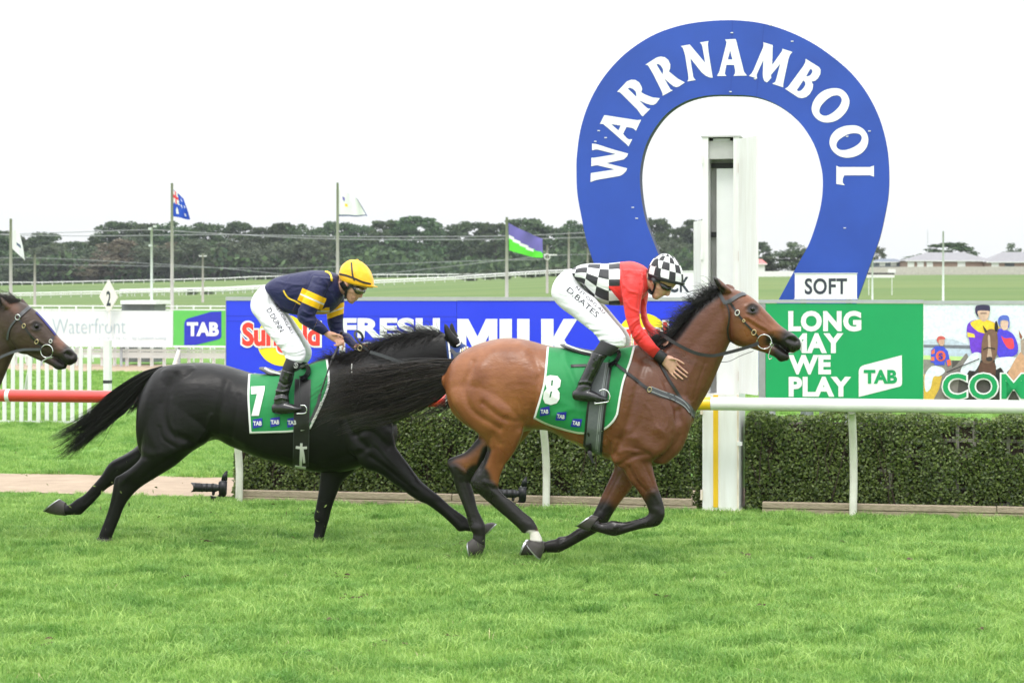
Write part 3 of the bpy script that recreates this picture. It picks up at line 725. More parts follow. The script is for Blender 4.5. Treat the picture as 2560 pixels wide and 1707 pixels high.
green = hoard('hoarding', 1914, 2308, IB, 'green hoarding with the white slogan LONG MAY WE PLAY', 'hoarding', GH)
slab('panel', 1914, 759, 2308, 999, IB, GREENP, green)
slab('top_cap', 1896, 749.5, 2309, 757.6, IB-.01, ALU, green, .08)
slab('end_frame', 1897, 758, 1913.4, 1001, IB-.004, STEEL, green, .06)
legs((1930, 2120, 2300), IB, 765, green)
q = lambda x, y: cQ(x, y)
def qbox(a, b, c, d): return (*q(a, b), *q(c, d))
for s, bx in (('LONG', (372, 728, 985, 902)), ('MAY', (374, 915, 835, 1083)), ('WE', (372, 1098, 730, 1262)), ('PLAY', (375, 1280, 900, 1448))):
    board_text(s, qbox(*bx), IB, WHT, green, .05, .004, 1.07)
board_poly([[q(*p) for p in ((963, 1240), (966, 1220), (975, 1202), (990, 1190), (1010, 1182), (1325, 1100), (1327, 1335), (1322, 1352), (1308, 1363), (963, 1450))]], IB, WHT, green, .004, 'emblem')
board_text('TAB', qbox(1005, 1222, 1285, 1338), IB, GREENP, green, .045, .008)

# ---- printed picture board
pic = hoard('hoarding', 2309, 2760, IB, 'hoarding printed with a picture of mounted jockeys above big green letters', 'hoarding', GH)
def flat(name, col): return mat(name, srgb(*col), .5, .16, 26)
slab('panel', 2308.6, 761, 2760, 1003, IB, flat('printed pale sky', (226, 238, 246)), pic)
slab('top_cap', 2309.4, 752, 2760, 760.6, IB-.01, ALU, pic, .08)
legs((2330, 2540, 2740), IB, 765, pic)
S = lambda pts: [cS(*p) for p in pts]
lay = [0]
def pr(pts, col, nm, smooth=False):
    lay[0] += 1; lp = S(pts); lp = smooth_loop(lp, 3) if smooth else lp
    return board_poly([lp], IB, flat('print '+nm+str(lay[0]), col), pic, .0016+.0008*lay[0], 'printed_'+nm)
pr([(162, 620), (420, 590), (560, 600), (800, 680), (800, 740), (162, 740)], (196, 208, 226), 'hills')
pr([(162, 680), (830, 690), (830, 760), (162, 750)], (120, 124, 136), 'stand')
pr([(162, 720), (830, 740), (830, 860), (162, 850)], (190, 205, 226), 'haze_band')
pr([(162, 830), (830, 850), (830, 920), (162, 890)], (196, 236, 150), 'lawn')
pr([(162, 885), (830, 910), (900, 1450), (162, 1450)], (140, 138, 132), 'track')
pr([(560, 900), (1568, 900), (1568, 1452), (560, 1452)], (84, 80, 78), 'dark_ground')
# grey horse and the small rider
pr([(300, 1450), (330, 1180), (480, 1040), (600, 980), (700, 870), (760, 800), (790, 880), (760, 1000), (660, 1150), (600, 1452)], (132, 126, 122), 'grey_horse', True)
pr([(165, 1100), (260, 1060), (420, 1120), (380, 1300), (300, 1452), (165, 1452)], (214, 178, 70), 'yellow_cloth')
pr([(180, 1110), (280, 980), (420, 1000), (460, 1060), (380, 1120), (300, 1130), (260, 1290), (190, 1330)], (226, 232, 246), 'breeches', True)
pr([(265, 760), (330, 700), (440, 705), (500, 770), (545, 960), (500, 990), (460, 900), (455, 965), (320, 965), (300, 930), (262, 930)], (66, 84, 214), 'blue_silks')
pr([(270, 770), (318, 735), (318, 800), (272, 815)], (240, 120, 84), 'sleeve_band'); pr([(268, 850), (312, 850), (312, 905), (262, 905)], (240, 120, 84), 'sleeve_band'); pr([(485, 900), (535, 880), (548, 960), (500, 985)], (240, 110, 74), 'sleeve_band')
pr(ell(402, 838, 68, 74), (238, 104, 74), 'disc')
for_s = board_text('S', (*cS(372, 795), *cS(432, 885)), IB, flat('print navy letter', (52, 60, 180)), pic, .04, .022)
pr(ell(415, 640, 42, 58), (212, 170, 150), 'face'); pr([(345, 610), (365, 570), (410, 558), (455, 575), (462, 605), (380, 612), (372, 660), (356, 640)], (206, 96, 92), 'cap', True)
# big rider on the bay
pr([(770, 420), (830, 350), (920, 330), (1040, 330), (1170, 380), (1240, 470), (1230, 540), (1140, 640), (1000, 780), (840, 800), (800, 600), (770, 560)], (112, 60, 210), 'purple_silks', True)
pr([(815, 380), (920, 330), (1040, 330), (1180, 390), (1235, 470), (1200, 540), (1000, 520), (900, 480)], (250, 208, 60), 'yellow_yoke', True)
pr([(772, 505), (870, 530), (885, 580), (778, 572)], (250, 214, 80), 'sleeve_band')
pr([(925, 190), (1080, 190), (1070, 290), (1040, 340), (1000, 355), (960, 330), (930, 270)], (214, 180, 160), 'face', True)
pr([(885, 215), (890, 150), (930, 128), (1070, 128), (1092, 170), (1085, 215), (1060, 205), (920, 208), (930, 290), (905, 270)], (56, 50, 84), 'helmet', True)
pr([(955, 235), (1045, 235), (1045, 248), (955, 248)], (120, 90, 84), 'brow')
pr([(690, 1010), (830, 810), (960, 800), (950, 930), (880, 1050), (800, 1040), (760, 1120), (690, 1090)], (224, 230, 244), 'breeches', True)
pr([(1200, 480), (1250, 460), (1330, 480), (1420, 540), (1480, 680), (1470, 800), (1380, 850), (1220, 860), (1180, 700)], (80, 66, 220), 'blue_silks', True)
pr([(1250, 560), (1300, 590), (1400, 590), (1425, 660), (1420, 730), (1350, 735), (1290, 660)], (240, 70, 90), 'red_patch', True)
pr(ell(1295, 400, 58, 78), (220, 186, 168), 'face'); pr([(1205, 370), (1215, 300), (1270, 268), (1340, 275), (1362, 330), (1362, 430), (1340, 440), (1345, 350), (1235, 345), (1240, 430)], (88, 110, 204), 'helmet', True)
pr([(1160, 900), (1220, 860), (1420, 850), (1460, 900), (1350, 1040), (1300, 1080), (1240, 1000), (1180, 1030)], (226, 232, 246), 'breeches', True)
pr([(1160, 1040), (1230, 1000), (1290, 1100), (1270, 1180), (1180, 1130)], (40, 38, 40), 'boot'); pr([(760, 1110), (800, 1040), (890, 1050), (860, 1080), (780, 1130)], (40, 38, 40), 'boot')
pr([(930, 1090), (960, 930), (1160, 930), (1160, 1130), (1120, 1180), (930, 1120)], (96, 66, 54), 'horse_neck', True)
pr([(980, 900), (970, 760), (985, 600), (1040, 490), (1120, 460), (1190, 520), (1200, 700), (1170, 860), (1100, 930), (1030, 940)], (122, 92, 76), 'horse_face', True)
pr([(1060, 560), (1090, 560), (1100, 720), (1120, 880), (1050, 890), (1065, 720)], (196, 168, 150), 'blaze', True)
pr([(1155, 470), (1165, 360), (1190, 360), (1205, 440), (1190, 500)], (38, 32, 34), 'ear', True); pr([(985, 400), (1040, 470), (1060, 500), (1020, 510)], (60, 48, 46), 'ear')
pr([(995, 740), (1060, 712), (1160, 730), (1165, 745), (1060, 726), (998, 756)], (34, 32, 34), 'noseband'); pr([(1040, 860), (1110, 850), (1120, 900), (1050, 905)], (52, 46, 48), 'muzzle', True)
pr([(480, 1060), (940, 870), (945, 882), (484, 1072)], (34, 34, 38), 'rein')
pr([(1300, 1180), (1380, 1000), (1470, 840), (1530, 780), (1568, 840), (1568, 1120), (1420, 1260)], (206, 160, 128), 'pale_horse', True)
pr([(1490, 470), (1545, 570), (1530, 610), (1505, 580)], (150, 96, 80), 'ear'); pr([(1520, 620), (1568, 590), (1568, 840), (1525, 780)], (170, 150, 138), 'horse_face')
board_text('COME', (*cS(412, 1062), *cS(1900, 1456)), IB, WHT, pic, .06, .05, 1.04); board_text('COME', (*cS(430, 1082), *cS(1882, 1436)), IB, GREENP, pic, .018, .056, 1.06)

# ================================================================ horseshoe arch
IA = 25.2
ARCH = mat('blue enamelled arch', srgb(38, 76, 174), .42, .10, 1.4, coat=.1, bump=.02, bscale=3)
AW = mat('white arch lettering', (.86, .88, .88), .5, .02)
outer = [cR(*p) for p in [(92, 920), (95, 820), (115, 680), (160, 540), (230, 410), (320, 300), (420, 215), (540, 145), (680, 98), (820, 76), (970, 70), (1120, 85), (1260, 125), (1400, 190), (1520, 270), (1630, 365), (1720, 480), (1790, 620), (1830, 770), (1843, 910), (1840, 1040), (1820, 1160), (1790, 1290), (1740, 1430), (1690, 1568)]]
inner = [cR(*p) for p in [(1260, 1568), (1335, 1430), (1395, 1320), (1440, 1190), (1465, 1080), (1472, 970), (1460, 880), (1420, 760), (1340, 640), (1230, 550), (1100, 498), (960, 488), (820, 492), (700, 525), (600, 590), (520, 690), (470, 800), (448, 930), (455, 1060), (480, 1190), (520, 1300), (560, 1400), (640, 1568)]]
lo_ = [cR(*p) for p in [(246, 1568), (190, 1430), (148, 1300), (118, 1160), (97, 1040)]]
oc = [tuple(p) for p in cr_spline(np.array(lo_+outer), 4)]; ic = [tuple(p) for p in cr_spline(np.array(inner), 4)]
def ext(a, b, y): t = (y-a[1])/(b[1]-a[1]); return (a[0]+(b[0]-a[0])*t, y)
YB = 978.0
ring = oc+[ext(cR(1740, 1430), cR(1690, 1568), YB), ext(cR(1335, 1430), cR(1260, 1568), YB)]+ic+[ext(cR(560, 1400), cR(640, 1568), YB), ext(cR(190, 1430), cR(246, 1568), YB)]
pa = onplane(1835, 1100, IA); arch = thing('finish_arch', (pa.x, pa.y, 0), 'huge blue horseshoe arch lettered in white behind the winning post', 'arch')
v, f = curve_mesh([ring]); P0 = [onplane(p[0], p[1], IA) for p in v]; mb = MB(); nv = len(P0)
for p in P0: p.z = max(p.z, -.05)
mb.v = [tuple(p) for p in P0]+[tuple(p+LV*.22) for p in P0]; mb.f = [tuple(q) for q in f]+[tuple(nv+k for k in reversed(q)) for q in f]
mb.m = [0]*len(mb.f)
R_ = [onplane(p[0], p[1], IA) for p in ring]; b0 = len(mb.v)
for p in R_: p.z = max(p.z, -.05)
for p in R_: mb.v.append(tuple(p))
for p in R_: mb.v.append(tuple(p+LV*.22))
k = len(R_); ef = [(b0+i, b0+(i+1) % k, b0+k+(i+1) % k, b0+k+i) for i in range(k)]; mb.f += ef; mb.m += [1]*k
me = bpy.data.meshes.new('arch_panel'); me.from_pydata(mb.v, [], mb.f); bm = bmesh.new(); bm.from_mesh(me); bmesh.ops.recalc_face_normals(bm, faces=bm.faces); bm.to_mesh(me); bm.free()
finish(me, 'arch_panel', [ARCH, mat('dark arch edge', srgb(44, 52, 86), .6)], arch, False, mb.m)
kk = lambda P: [cK(*p) for p in P]; mm_ = lambda P: [cM(*p) for p in P]
LET = [
 [kk([(158,1173),(205,1180),(360,1230),(512,1272),(500,1300),(470,1328),(300,1366),(502,1416),(490,1445),(460,1475),(430,1490),(200,1530),(143,1550),(146,1463),(380,1427),(210,1386),(185,1388),(150,1396),(152,1313),(180,1313),(390,1278),(215,1232),(190,1232),(158,1240)])],
 [kk([(278,895),(600,945),(640,940),(588,1050),(575,1035),(548,1020),(495,1012),(462,1080),(498,1120),(520,1133),(553,1130),(515,1202),(495,1180),(300,1010),(265,982),(235,982)]), kk([(345,983),(438,998),(416,1045)])],
 [kk([(403,667),(500,565),(540,549),(580,550),(620,575),(645,620),(648,645),(640,672),(680,695),(750,722),(823,730),(785,782),(760,795),(730,795),(690,783),(618,750),(690,820),(708,832),(730,832),(655,908),(640,895),(600,840),(450,690),(430,672)]), kk([(508,635),(530,627),(560,640),(585,665),(592,690),(590,715)])],
 [kk([(680,402),(790,332),(830,322),(870,328),(905,355),(925,400),(923,440),(911,468),(950,500),(1000,540),(1067,576),(1010,615),(985,623),(955,612),(920,585),(866,538),(910,615),(928,645),(950,652),(850,706),(848,680),(830,640),(760,500),(720,430),(705,408)]), kk([(790,400),(805,393),(830,410),(850,440),(855,465),(848,497)])],
 [kk([(1027,220),(1115,204),(1266,383),(1240,230),(1230,200),(1213,184),(1300,170),(1292,200),(1300,280),(1340,530),(1310,527),(1270,510),(1230,475),(1122,340),(1130,400),(1150,520),(1160,540),(1175,551),(1092,566),(1103,545),(1100,500),(1070,310),(1055,260),(1045,235)])],
 [kk([(1462,155),(1475,180),(1472,205),(1405,470),(1382,513),(1475,513),(1458,490),(1475,405)])+mm_([(57,385),(68,440),(65,465),(52,487),(178,484),(150,450),(75,150),(68,143)]), mm_([(20,250),(41,334)])+kk([(1489,351)])],
 [mm_([(330,174),(418,200),(413,385),(505,255),(508,234),(602,264),(580,290),(565,330),(520,540),(515,570),(516,594),(413,560),(440,545),(450,520),(488,375),(400,480),(405,505),(365,549),(340,535),(328,505),(325,470),(330,340),(270,470),(268,490),(273,512),(196,487),(220,465),(240,430),(330,215),(332,195)])],
 [mm_([(725,328),(745,340),(850,405),(865,430),(862,470),(840,510),(815,532),(780,540),(795,570),(790,610),(765,655),(730,685),(690,695),(655,688),(532,607),(560,590),(590,550),(700,400),(722,360)]), mm_([(768,422),(785,430),(788,450),(770,480),(745,492),(730,490)]), mm_([(703,530),(720,545),(722,570),(705,600),(680,625),(655,630),(643,620)])],
 [smooth_loop(mm_([(990,601),(1050,610),(1100,645),(1130,700),(1132,750),(1110,810),(1060,870),(1000,908),(930,922),(870,912),(820,880),(788,830),(782,780),(800,720),(845,660),(910,618)])), smooth_loop(mm_([(1010,668),(1040,675),(1058,695),(1060,725),(1035,775),(985,825),(930,855),(890,857),(862,840),(853,810),(870,765),(915,715),(965,680)]))],
 [smooth_loop(mm_([(1155,948),(1215,955),(1265,985),(1298,1030),(1310,1085),(1295,1150),(1250,1205),(1180,1240),(1105,1250),(1040,1235),(985,1195),(955,1145),(948,1095),(965,1040),(1010,990),(1080,957)])), smooth_loop(mm_([(1170,1022),(1215,1025),(1242,1045),(1247,1075),(1225,1115),(1175,1150),(1110,1175),(1055,1178),(1022,1160),(1012,1130),(1030,1090),(1075,1055),(1125,1030)]))],
 [mm_([(1012,1323),(1035,1337),(1325,1337),(1362,1322),(1362,1427),(1325,1413),(1085,1414),(1072,1445),(1070,1480),(1090,1507),(1011,1494)])],
]
for lp in LET: board_poly(lp, IA, AW, arch, .006, 'letter')
# bolts and panel joints
for x in (1560, 1640, 2020, 2060): p = onplane(x, 940, IA)+LV*.1; mb = MB(); mb.tube([(p.x, p.y, -.05), (p.x, p.y, 1.2)], .06, 8); mb.build('post', STEEL, arch, True)
BOLT = mat('bolt head', (.70, .72, .74), .4, 0)
for x, y in [cR(*p) for p in ((963, 140), (1180, 98), (1300, 188), (1545, 283), (217, 688), (256, 727), (198, 748), (408, 1117), (430, 1178), (1733, 690), (1608, 720), (1595, 1232), (955, 470), (1093, 398), (1005, 365))]:
    mb = MB(); c = onplane(x, y, IA)-LV*.005; mb.box(c, (.03, .01, .012), R3); mb.build('bolt', BOLT, arch)
for x0, y0, x1, y1 in ((965, 72, 957, 488), (1143, 90, 1100, 497)):
    a, b_ = cR(x0, y0), cR(x1, y1); board_poly([[(a[0]-.5, a[1]+2), (a[0]+.5, a[1]+2), (b_[0]+.5, b_[1]-2), (b_[0]-.5, b_[1]-2)]], IA, mat('panel joint', srgb(34, 62, 150), .6), arch, .002, 'joint')

# ---- track rating signs
def sign(x0, y0, x1, y1, text, tb, label, I):
    p = onplane((x0+x1)/2, 745, I); t = thing('track_sign', (p.x, p.y, 0), label, 'sign', 'white track condition signs')
    slab('board', x0, y0, x1, y1, I, WHT, t, .06); slab('lip', x0-2, y0-1.5, x1+2, y0-.2, I-.01, WHT, t, .08); slab('lip', x0-2, y1+.2, x1+2, y1+2, I-.01, WHT, t, .08)
    board_text(text, tb, I, CHAR, t, .022, .004, 1.06); legs((x0+20, x1-20), I, y0+6, t, .11)
sign(1987, 684, 2142, 746, 'SOFT', (*cQ(510, 455), *cQ(865, 590)), 'white sign reading SOFT on top of the green hoarding', IB+.12)
sign(1578, 678, 1736, 742, 'TRACK', (1597, 691.5, 1724, 731), 'white sign in front of the arch, partly hidden by the jockey in red', IB+.14)

# ================================================================ white hoardings, fences and marker on the left
IFH = 50.0
far = hoard('hoarding', -160, 432, IFH, 'white hoarding with faint grey lettering along the far white rails', 'hoarding', GH)
PANW = mat('white print board', (.74, .77, .80), .5, .02)
slab('panel', -420, 776, 432, 865.5, IFH, PANW, far, .03)
k1 = lambda x, y: (x/3.357, 420+y/3.357)
board_text('Waterfront', (*k1(440, 1262), *k1(1055, 1388)), IFH, PALER, far, -.014, .01)
board_text('LIVING', (*k1(830, 1415), *k1(1060, 1438)), IFH, PALER, far, -.02, .01, 1.8)
board_text('by Lyndoch Living', (*k1(1115, 1412), *k1(1395, 1446)), IFH, PALE, far, 0, .01)
legs((-100, 100, 300), IFH, 800, far)
tabh = hoard('hoarding', 433, 565, IFH, 'small green hoarding with blue emblem beside the white hoarding', 'hoarding', GH)
slab('panel', 433.5, 776, 640, 864, IFH, LIME, tabh, .03); slab('lip', 433.5, 864.2, 640, 868.5, IFH-.01, WHT, tabh, .05)
board_poly([[k1(*p) for p in ((1547, 1320), (1550, 1295), (1560, 1275), (1580, 1262), (1770, 1207), (1858, 1203), (1858, 1415), (1850, 1428), (1838, 1436), (1640, 1485), (1547, 1487))]], IFH, TABB, tabh, .008, 'emblem')
board_text('TAB', (*k1(1570, 1293), *k1(1838, 1410)), IFH, WHT, tabh, .05, .016); legs((445, 600), IFH, 800, tabh)
# plank rail under the hoardings
PAINT = mat('white fence paint', (.80, .80, .79), .5, .06, 3)
fr = hoard('plank_fence', -200, 640, IFH+.3, 'white plank fence with thin posts below the far hoardings', 'fence')
for y0, y1 in ((871, 877), (878.5, 893)): slab('rail', -420, y0, 650, y1, IFH+.25, PAINT, fr, .05)
for x in range(-400, 650, 31): slab('post', x, 868, x+6, 932, IFH+.32, PAINT, fr, .08)
mb = MB(); mb.tube([onplane(448, 874, IFH-.2), onplane(430, 930, IFH-.3)], .05, 8); mb.build('brace', PAINT, fr)
ur = hoard('upper_rail', -200, 640, IFH+2.5, 'thin white double rail above the far hoardings', 'rail')
for y in (763, 772): slab('rail', -420, y, 640, y+3.2, IFH+2.5, PAINT, ur, .04)
for x in range(-400, 640, 42): slab('post', x, 763, x+3, 905, IFH+2.6, PAINT, ur, .04)

# picket fence
IP = 28.6
pf = hoard('picket_fence', -200, 250, IP, 'white picket fence ending at a post with a black band', 'fence')
k6 = lambda x, y: (x/2.613, 700+y/2.613)
for i, x in enumerate(list(np.arange(-40, 26, 2.05)*10.35)):
    if x > 242 or x < -330: continue
    w = 4.6; a = onplane(x, 870, IP); z1 = a.z+rnd.uniform(-.01, .012)
    p0 = onplane(x-w, 1000, IP); p1 = onplane(x+w, 1000, IP); mb = MB(); pts = []
    for p in (p0, p1): pts += [Vector((p.x, p.y, .02)), Vector((p.x, p.y, z1))]
    tip = (pts[1]+pts[3])/2+Vector((0, 0, .025)); base = [pts[0], pts[2], pts[3], tip, pts[1]]; v = base+[q_+LV*.018 for q_ in base]
    mb.add(v, [(0, 1, 2, 3, 4), (9, 8, 7, 6, 5)]+[(j, j+5, (j+1) % 5+5, (j+1) % 5) for j in range(5)]); mb.build('picket', PAINT, pf)
slab('rail', -330, 886, 250, 891, IP+.03, PAINT, pf, .03); slab('rail', -330, 1050, 250, 1056, IP+.03, PAINT, pf, .03)
ep = onplane(269, 1000, IP); mb = MB(); mb.box((ep.x, ep.y, .62), (.095, .095, 1.24), R3); mb.build('end_post', PAINT, pf)
mb = MB(); mb.box((ep.x, ep.y, CAMZ-(954-720)/(5120/ep.y)), (.1, .1, .045), R3); mb.build('black_band', DARK, pf)
mb = MB(); mb.tube([onplane(80, 888, IP+.2), onplane(62, 985, IP+.5)], .03, 8); mb.build('brace', PAINT, pf)

# distance marker
IM = 49.8
dm = hoard('distance_marker', 272, 272, IM, 'white diamond distance marker bearing a black figure 2', 'marker')
v, f = curve_mesh([[(271, 699), (294, 743), (275, 777), (268, 777), (248, 741)]]); P0 = [onplane(p[0], p[1], IM) for p in v]; mb = MB(); mb.add(P0+[p+LV*.05 for p in P0], [tuple(q_) for q_ in f]+[tuple(len(P0)+i for i in reversed(q_)) for q_ in f]); mb.build('diamond', mat('cream painted board', (.78, .77, .72), .5, .04), dm)
board_text('2', (266, 727, 277, 765), IM, CHAR, dm, .03, .004, name='figure')
p = onplane(271.5, 764, IM)+LV*.06; p0_ = onplane(271.5, 764, IM); mb = MB(); mb.tube([(p.x, p.y, 1.0), (p.x, p.y, p.z)], .03, 8); mb.build('post', PAINT, dm)
# flat roofed shed
sh = hoard('shed', 345, 345, 51.2, 'low grey shed with a white skillion roof behind the white hoarding', 'shed')
slab('wall', 304, 760, 386, 905, 51.2, mat('grey shed wall', (.17, .19, .19), .7, .1), sh, .8); slab('roof', 301, 751, 389, 760.5, 51.0, PAINT, sh, 1.1)
# ================================================================ flags and poles
POLE = mat('grey flagpole', (.46, .43, .42), .45, .08, 2, metal=.2)
PALEP = mat('pale green lamp post', (.60, .65, .62), .5, .05)
TIMP = mat('grey timber pole', (.40, .37, .34), .85, .15, 6)
FW = mat('white flag cloth', (.80, .80, .82), .8, .03); FB = mat('blue flag cloth', srgb(36, 78, 190), .8, .05); FR = mat('red flag cloth', srgb(226, 70, 84), .8)
FP = mat('purple flag cloth', srgb(112, 104, 176), .8); FG = mat('green flag cloth', srgb(96, 214, 62), .8); FD = mat('dark flag hem', srgb(90, 100, 130), .8); FY = mat('yellow flag mark', srgb(240, 214, 70), .8)
def zground(px, Y): return terr((px-1280)*Y/FPX, Y)
def pole(name, px, ytop, Y, r0, r1, m, label, cat, group=None):
    a = atdepth(px, ytop, Y); z0 = zground(px, Y); t = thing(name, (a.x, a.y, z0), label, cat, group)
    mb = MB(); mb.tube([(a.x, a.y, z0-.1), (a.x, a.y, (z0+a.z)/2), (a.x, a.y, a.z)], [r0, (r0+r1)/2, r1], 10); mb.build('pole', m, t, True); return t, a
def flag(parent, Y, TL, TR, BR, BL, cells, fold=3.0, nu=26, nv=16, sag=0.0):
    """cloth between four photo corners; cells(u,v) picks the material"""
    mats = [FW, FB, FR, FP, FG, FD, FY]; mb = MB(); g = [[None]*(nu+1) for _ in range(nv+1)]
    for j in range(nv+1):
        for i in range(nu+1):
            u, v = i/nu, j/nv; q = [(1-v)*((1-u)*TL[k]+u*TR[k])+v*((1-u)*BL[k]+u*BR[k]) for k in (0, 1)]
            q[1] += sag*math.sin(u*3.14)*4+1.2*math.sin(u*fold*6.28+v*2)*u; w = .16*u*math.sin(u*fold*6.28+v*2.2)+.06*math.sin(u*11+v*5)*u
            p = atdepth(q[0], q[1], Y)+Vector((0, w, 0)); g[j][i] = len(mb.v); mb.v.append(tuple(p))
    for j in range(nv):
        for i in range(nu): mb.f.append((g[j][i], g[j][i+1], g[j+1][i+1], g[j+1][i])); mb.m.append(cells((i+.5)/nu, (j+.5)/nv))
    return mb.build('flag', mats, parent, True)
def c_white1(u, v): return 5 if (.35 < v < .6 and .45 < u < .8 and int(v*40) % 2) else 0
def c_aus(u, v):
    if u < .5 and v < .5:
        a, b = u*2, v*2
        if abs(a-.5) < .10 or abs(b-.5) < .13: return 2
        if abs(a-.5) < .2 or abs(b-.5) < .24 or abs(a-b) < .14 or abs(a+b-1) < .14: return 0
        return 1
    for cx, cy, r in ((.27, .76, .13), (.72, .2, .06), (.84, .42, .06), (.72, .82, .07), (.62, .48, .06)):
        if ((u-cx)**2*2.2+(v-cy)**2)**.5 < r: return 0
    return 1
def c_white2(u, v):
    if v > .95 or u > .96: return 5
    if .18 < u < .32 and .28 < v < .28+.18*(1-abs(u-.25)/.08): return 3
    if .28 < u < .38 and .52 < v < .64: return 6
    return 0
def c_pg(u, v):
    d = v-(.46+.34*u*.9)
    return 3 if d < -.04 else (0 if d < .10 and u < .75 else 4)
FLG = 'flagpoles in the infield'
tp, a = pole('flagpole', 27, 547, 95, .09, .06, POLE, 'flagpole with a drooping white flag above the dark brown horse', 'flagpole', FLG)
flag(tp, 95, (29, 574), (47, 578), (63, 652), (31, 622), c_white1, 1.2)
tp, a = pole('flagpole', 430, 458, 85, .085, .05, POLE, 'tall flagpole flying a blue starred flag with red and white canton', 'flagpole', FLG)
flag(tp, 85, (431, 471), (458, 496), (477, 550), (433, 541), c_aus, 1.3)
tp, a = pole('flagpole', 844, 457, 85, .085, .05, POLE, 'tall flagpole flying a tattered white flag behind the yellow helmet', 'flagpole', FLG)
flag(tp, 85, (845, 470), (893, 497), (919, 541), (846, 541), c_white2, 1.6)
tp, a = pole('flagpole', 1267, 543, 92, .095, .06, POLE, 'flagpole flying a purple and green flag', 'flagpole', FLG)
flag(tp, 92, (1271, 557), (1356, 596), (1357, 646), (1273, 626), c_pg, 1.4, sag=.6)
LGP = 'lamp and power poles beyond the course'
tp, a = pole('lamp_post', 379, 568, 150, .11, .08, PALEP, 'pale green lamp post left of the blue starred flag', 'lamp post', LGP)
for dx, dy in ((-4, 4), (8, -2), (-3, 46)): mb = MB(); mb.box(atdepth(379+dx, 568+dy, 150), (.24, .2, .16)); mb.build('lamp_head', PALEP, tp)
tp, a = pole('power_pole', 87, 636, 230, .16, .11, TIMP, 'short grey power pole right of the drooping white flag', 'power pole', LGP)
tp, a = pole('power_pole', 507, 634, 260, .16, .11, TIMP, 'power pole with a white cross arm right of the blue starred flag', 'power pole', LGP)
mb = MB(); mb.box(atdepth(507, 640, 260), (1.0, .12, .14)); mb.build('cross_arm', PAINT, tp)
tp, a = pole('power_pole', 1368, 612, 230, .16, .11, TIMP, 'power pole with a round lamp right of the purple and green flag', 'power pole', LGP)
mb = MB(); mb.box(atdepth(1376, 637, 230), (1.5, .12, .12)); mb.build('cross_arm', PAINT, tp)
mb = MB(); mb.tube([atdepth(1368+7*math.cos(w*.524), 642+7*math.sin(w*.524), 229.8) for w in range(13)], .05, 5); mb.build('lamp_ring', PAINT, tp)
tp, a = pole('power_pole', 1422, 578, 230, .15, .11, TIMP, 'tall thin power pole just left of the blue arch', 'power pole', LGP)
tp, a = pole('power_pole', 1469, 620, 235, .13, .1, TIMP, 'short pole beside the left leg of the blue arch', 'power pole', LGP)
tp, a = pole('lamp_post', 2358, 578, 150, .085, .06, PALEP, 'thin pale lamp post in front of the tiled houses', 'lamp post', LGP)
tp, a = pole('lamp_post', 2181, 640, 160, .07, .06, PALEP, 'thin short pole right of the arch foot', 'lamp post', LGP)
tp, a = pole('mast', 2319, 574, 500, .09, .05, PALEP, 'faint thin mast above the roofs', 'mast')
WIRE = mat('dull wire', (.30, .31, .32), .5)
def wire(pts, Y, label):
    P = cr_spline(np.array(pts, float), 6); mb = MB(); mb.tube([atdepth(x, y, Y) for x, y in P], .028, 4); o = mb.build('power_line', WIRE); return tag(o, label, 'power line', 'power lines across the trees')
wire([(-200, 592), (200, 580), (379, 575), (520, 583), (845, 598), (1270, 598), (1600, 590)], 151, 'topmost pale power line crossing the tree crowns')
wire([(-200, 583), (200, 590), (560, 587), (900, 592), (1270, 590), (1500, 580)], 152, 'thin power line just above the topmost one on the right')
wire([(-200, 652), (90, 645), (507, 667), (860, 690), (1368, 640), (1600, 638)], 231, 'lower power line sagging across the dark trunks')
wire([(-200, 660), (300, 664), (700, 671), (1100, 655), (1368, 648)], 232, 'lowest power line in front of the shaded trunks')

# ================================================================ trees
def treemesh(kind, seed):
    """crown of many leaf faces gathered in pads, unit height 1"""
    r = np.random.default_rng(seed); V = []; ncl = 60 if kind == 'cypress' else 40
    lob = [(r.random()*6.283, r.uniform(.55, .95)) for _ in range(5)]
    for c in range(ncl):
        th = r.random()*6.283
        if kind == 'cypress':
            h = .20+.80*r.random()**.75; prof = math.sqrt(max(.03, 1-((h-.42)/.60)**2)) if h > .42 else .80+.20*h/.42
            q = .47*prof*(.35+.65*r.random()**.35)*(1-.16*(1+math.sin(3*th+lob[0][0]))*.5); sx, sz = r.uniform(.10, .17), r.uniform(.035, .07); h = min(h, .965)
        else:
            h = .16+.80*r.random(); q = .36*math.sqrt(max(.03, 1-((h-.56)/.46)**2))*math.sqrt(r.random()); sx, sz = r.uniform(.09, .16), r.uniform(.07, .12)
        cx, cy, cz = q*math.cos(th), q*math.sin(th), h
        n = 80; d = r.normal(size=(n, 3)); d /= np.linalg.norm(d, axis=1)[:, None]; d *= (r.random((n, 1))**.33); p = np.array([cx, cy, cz])+d*np.array([sx, sx, sz])
        s = r.uniform(.016, .034, (n, 1)); a = r.normal(size=(n, 3)); a[:, 2] *= .6; a /= np.linalg.norm(a, axis=1)[:, None]; b = np.cross(a, r.normal(size=(n, 3))); b /= np.linalg.norm(b, axis=1)[:, None]
        V.append(np.stack([p-a*s, p+b*s*.7, p+a*s, p-b*s*.7], 1).reshape(-1, 3))
    V = np.concatenate(V); F = np.arange(len(V)).reshape(-1, 4); me = bpy.data.meshes.new('crown'); me.from_pydata(V.tolist(), [], F.tolist()); me.update(); return me
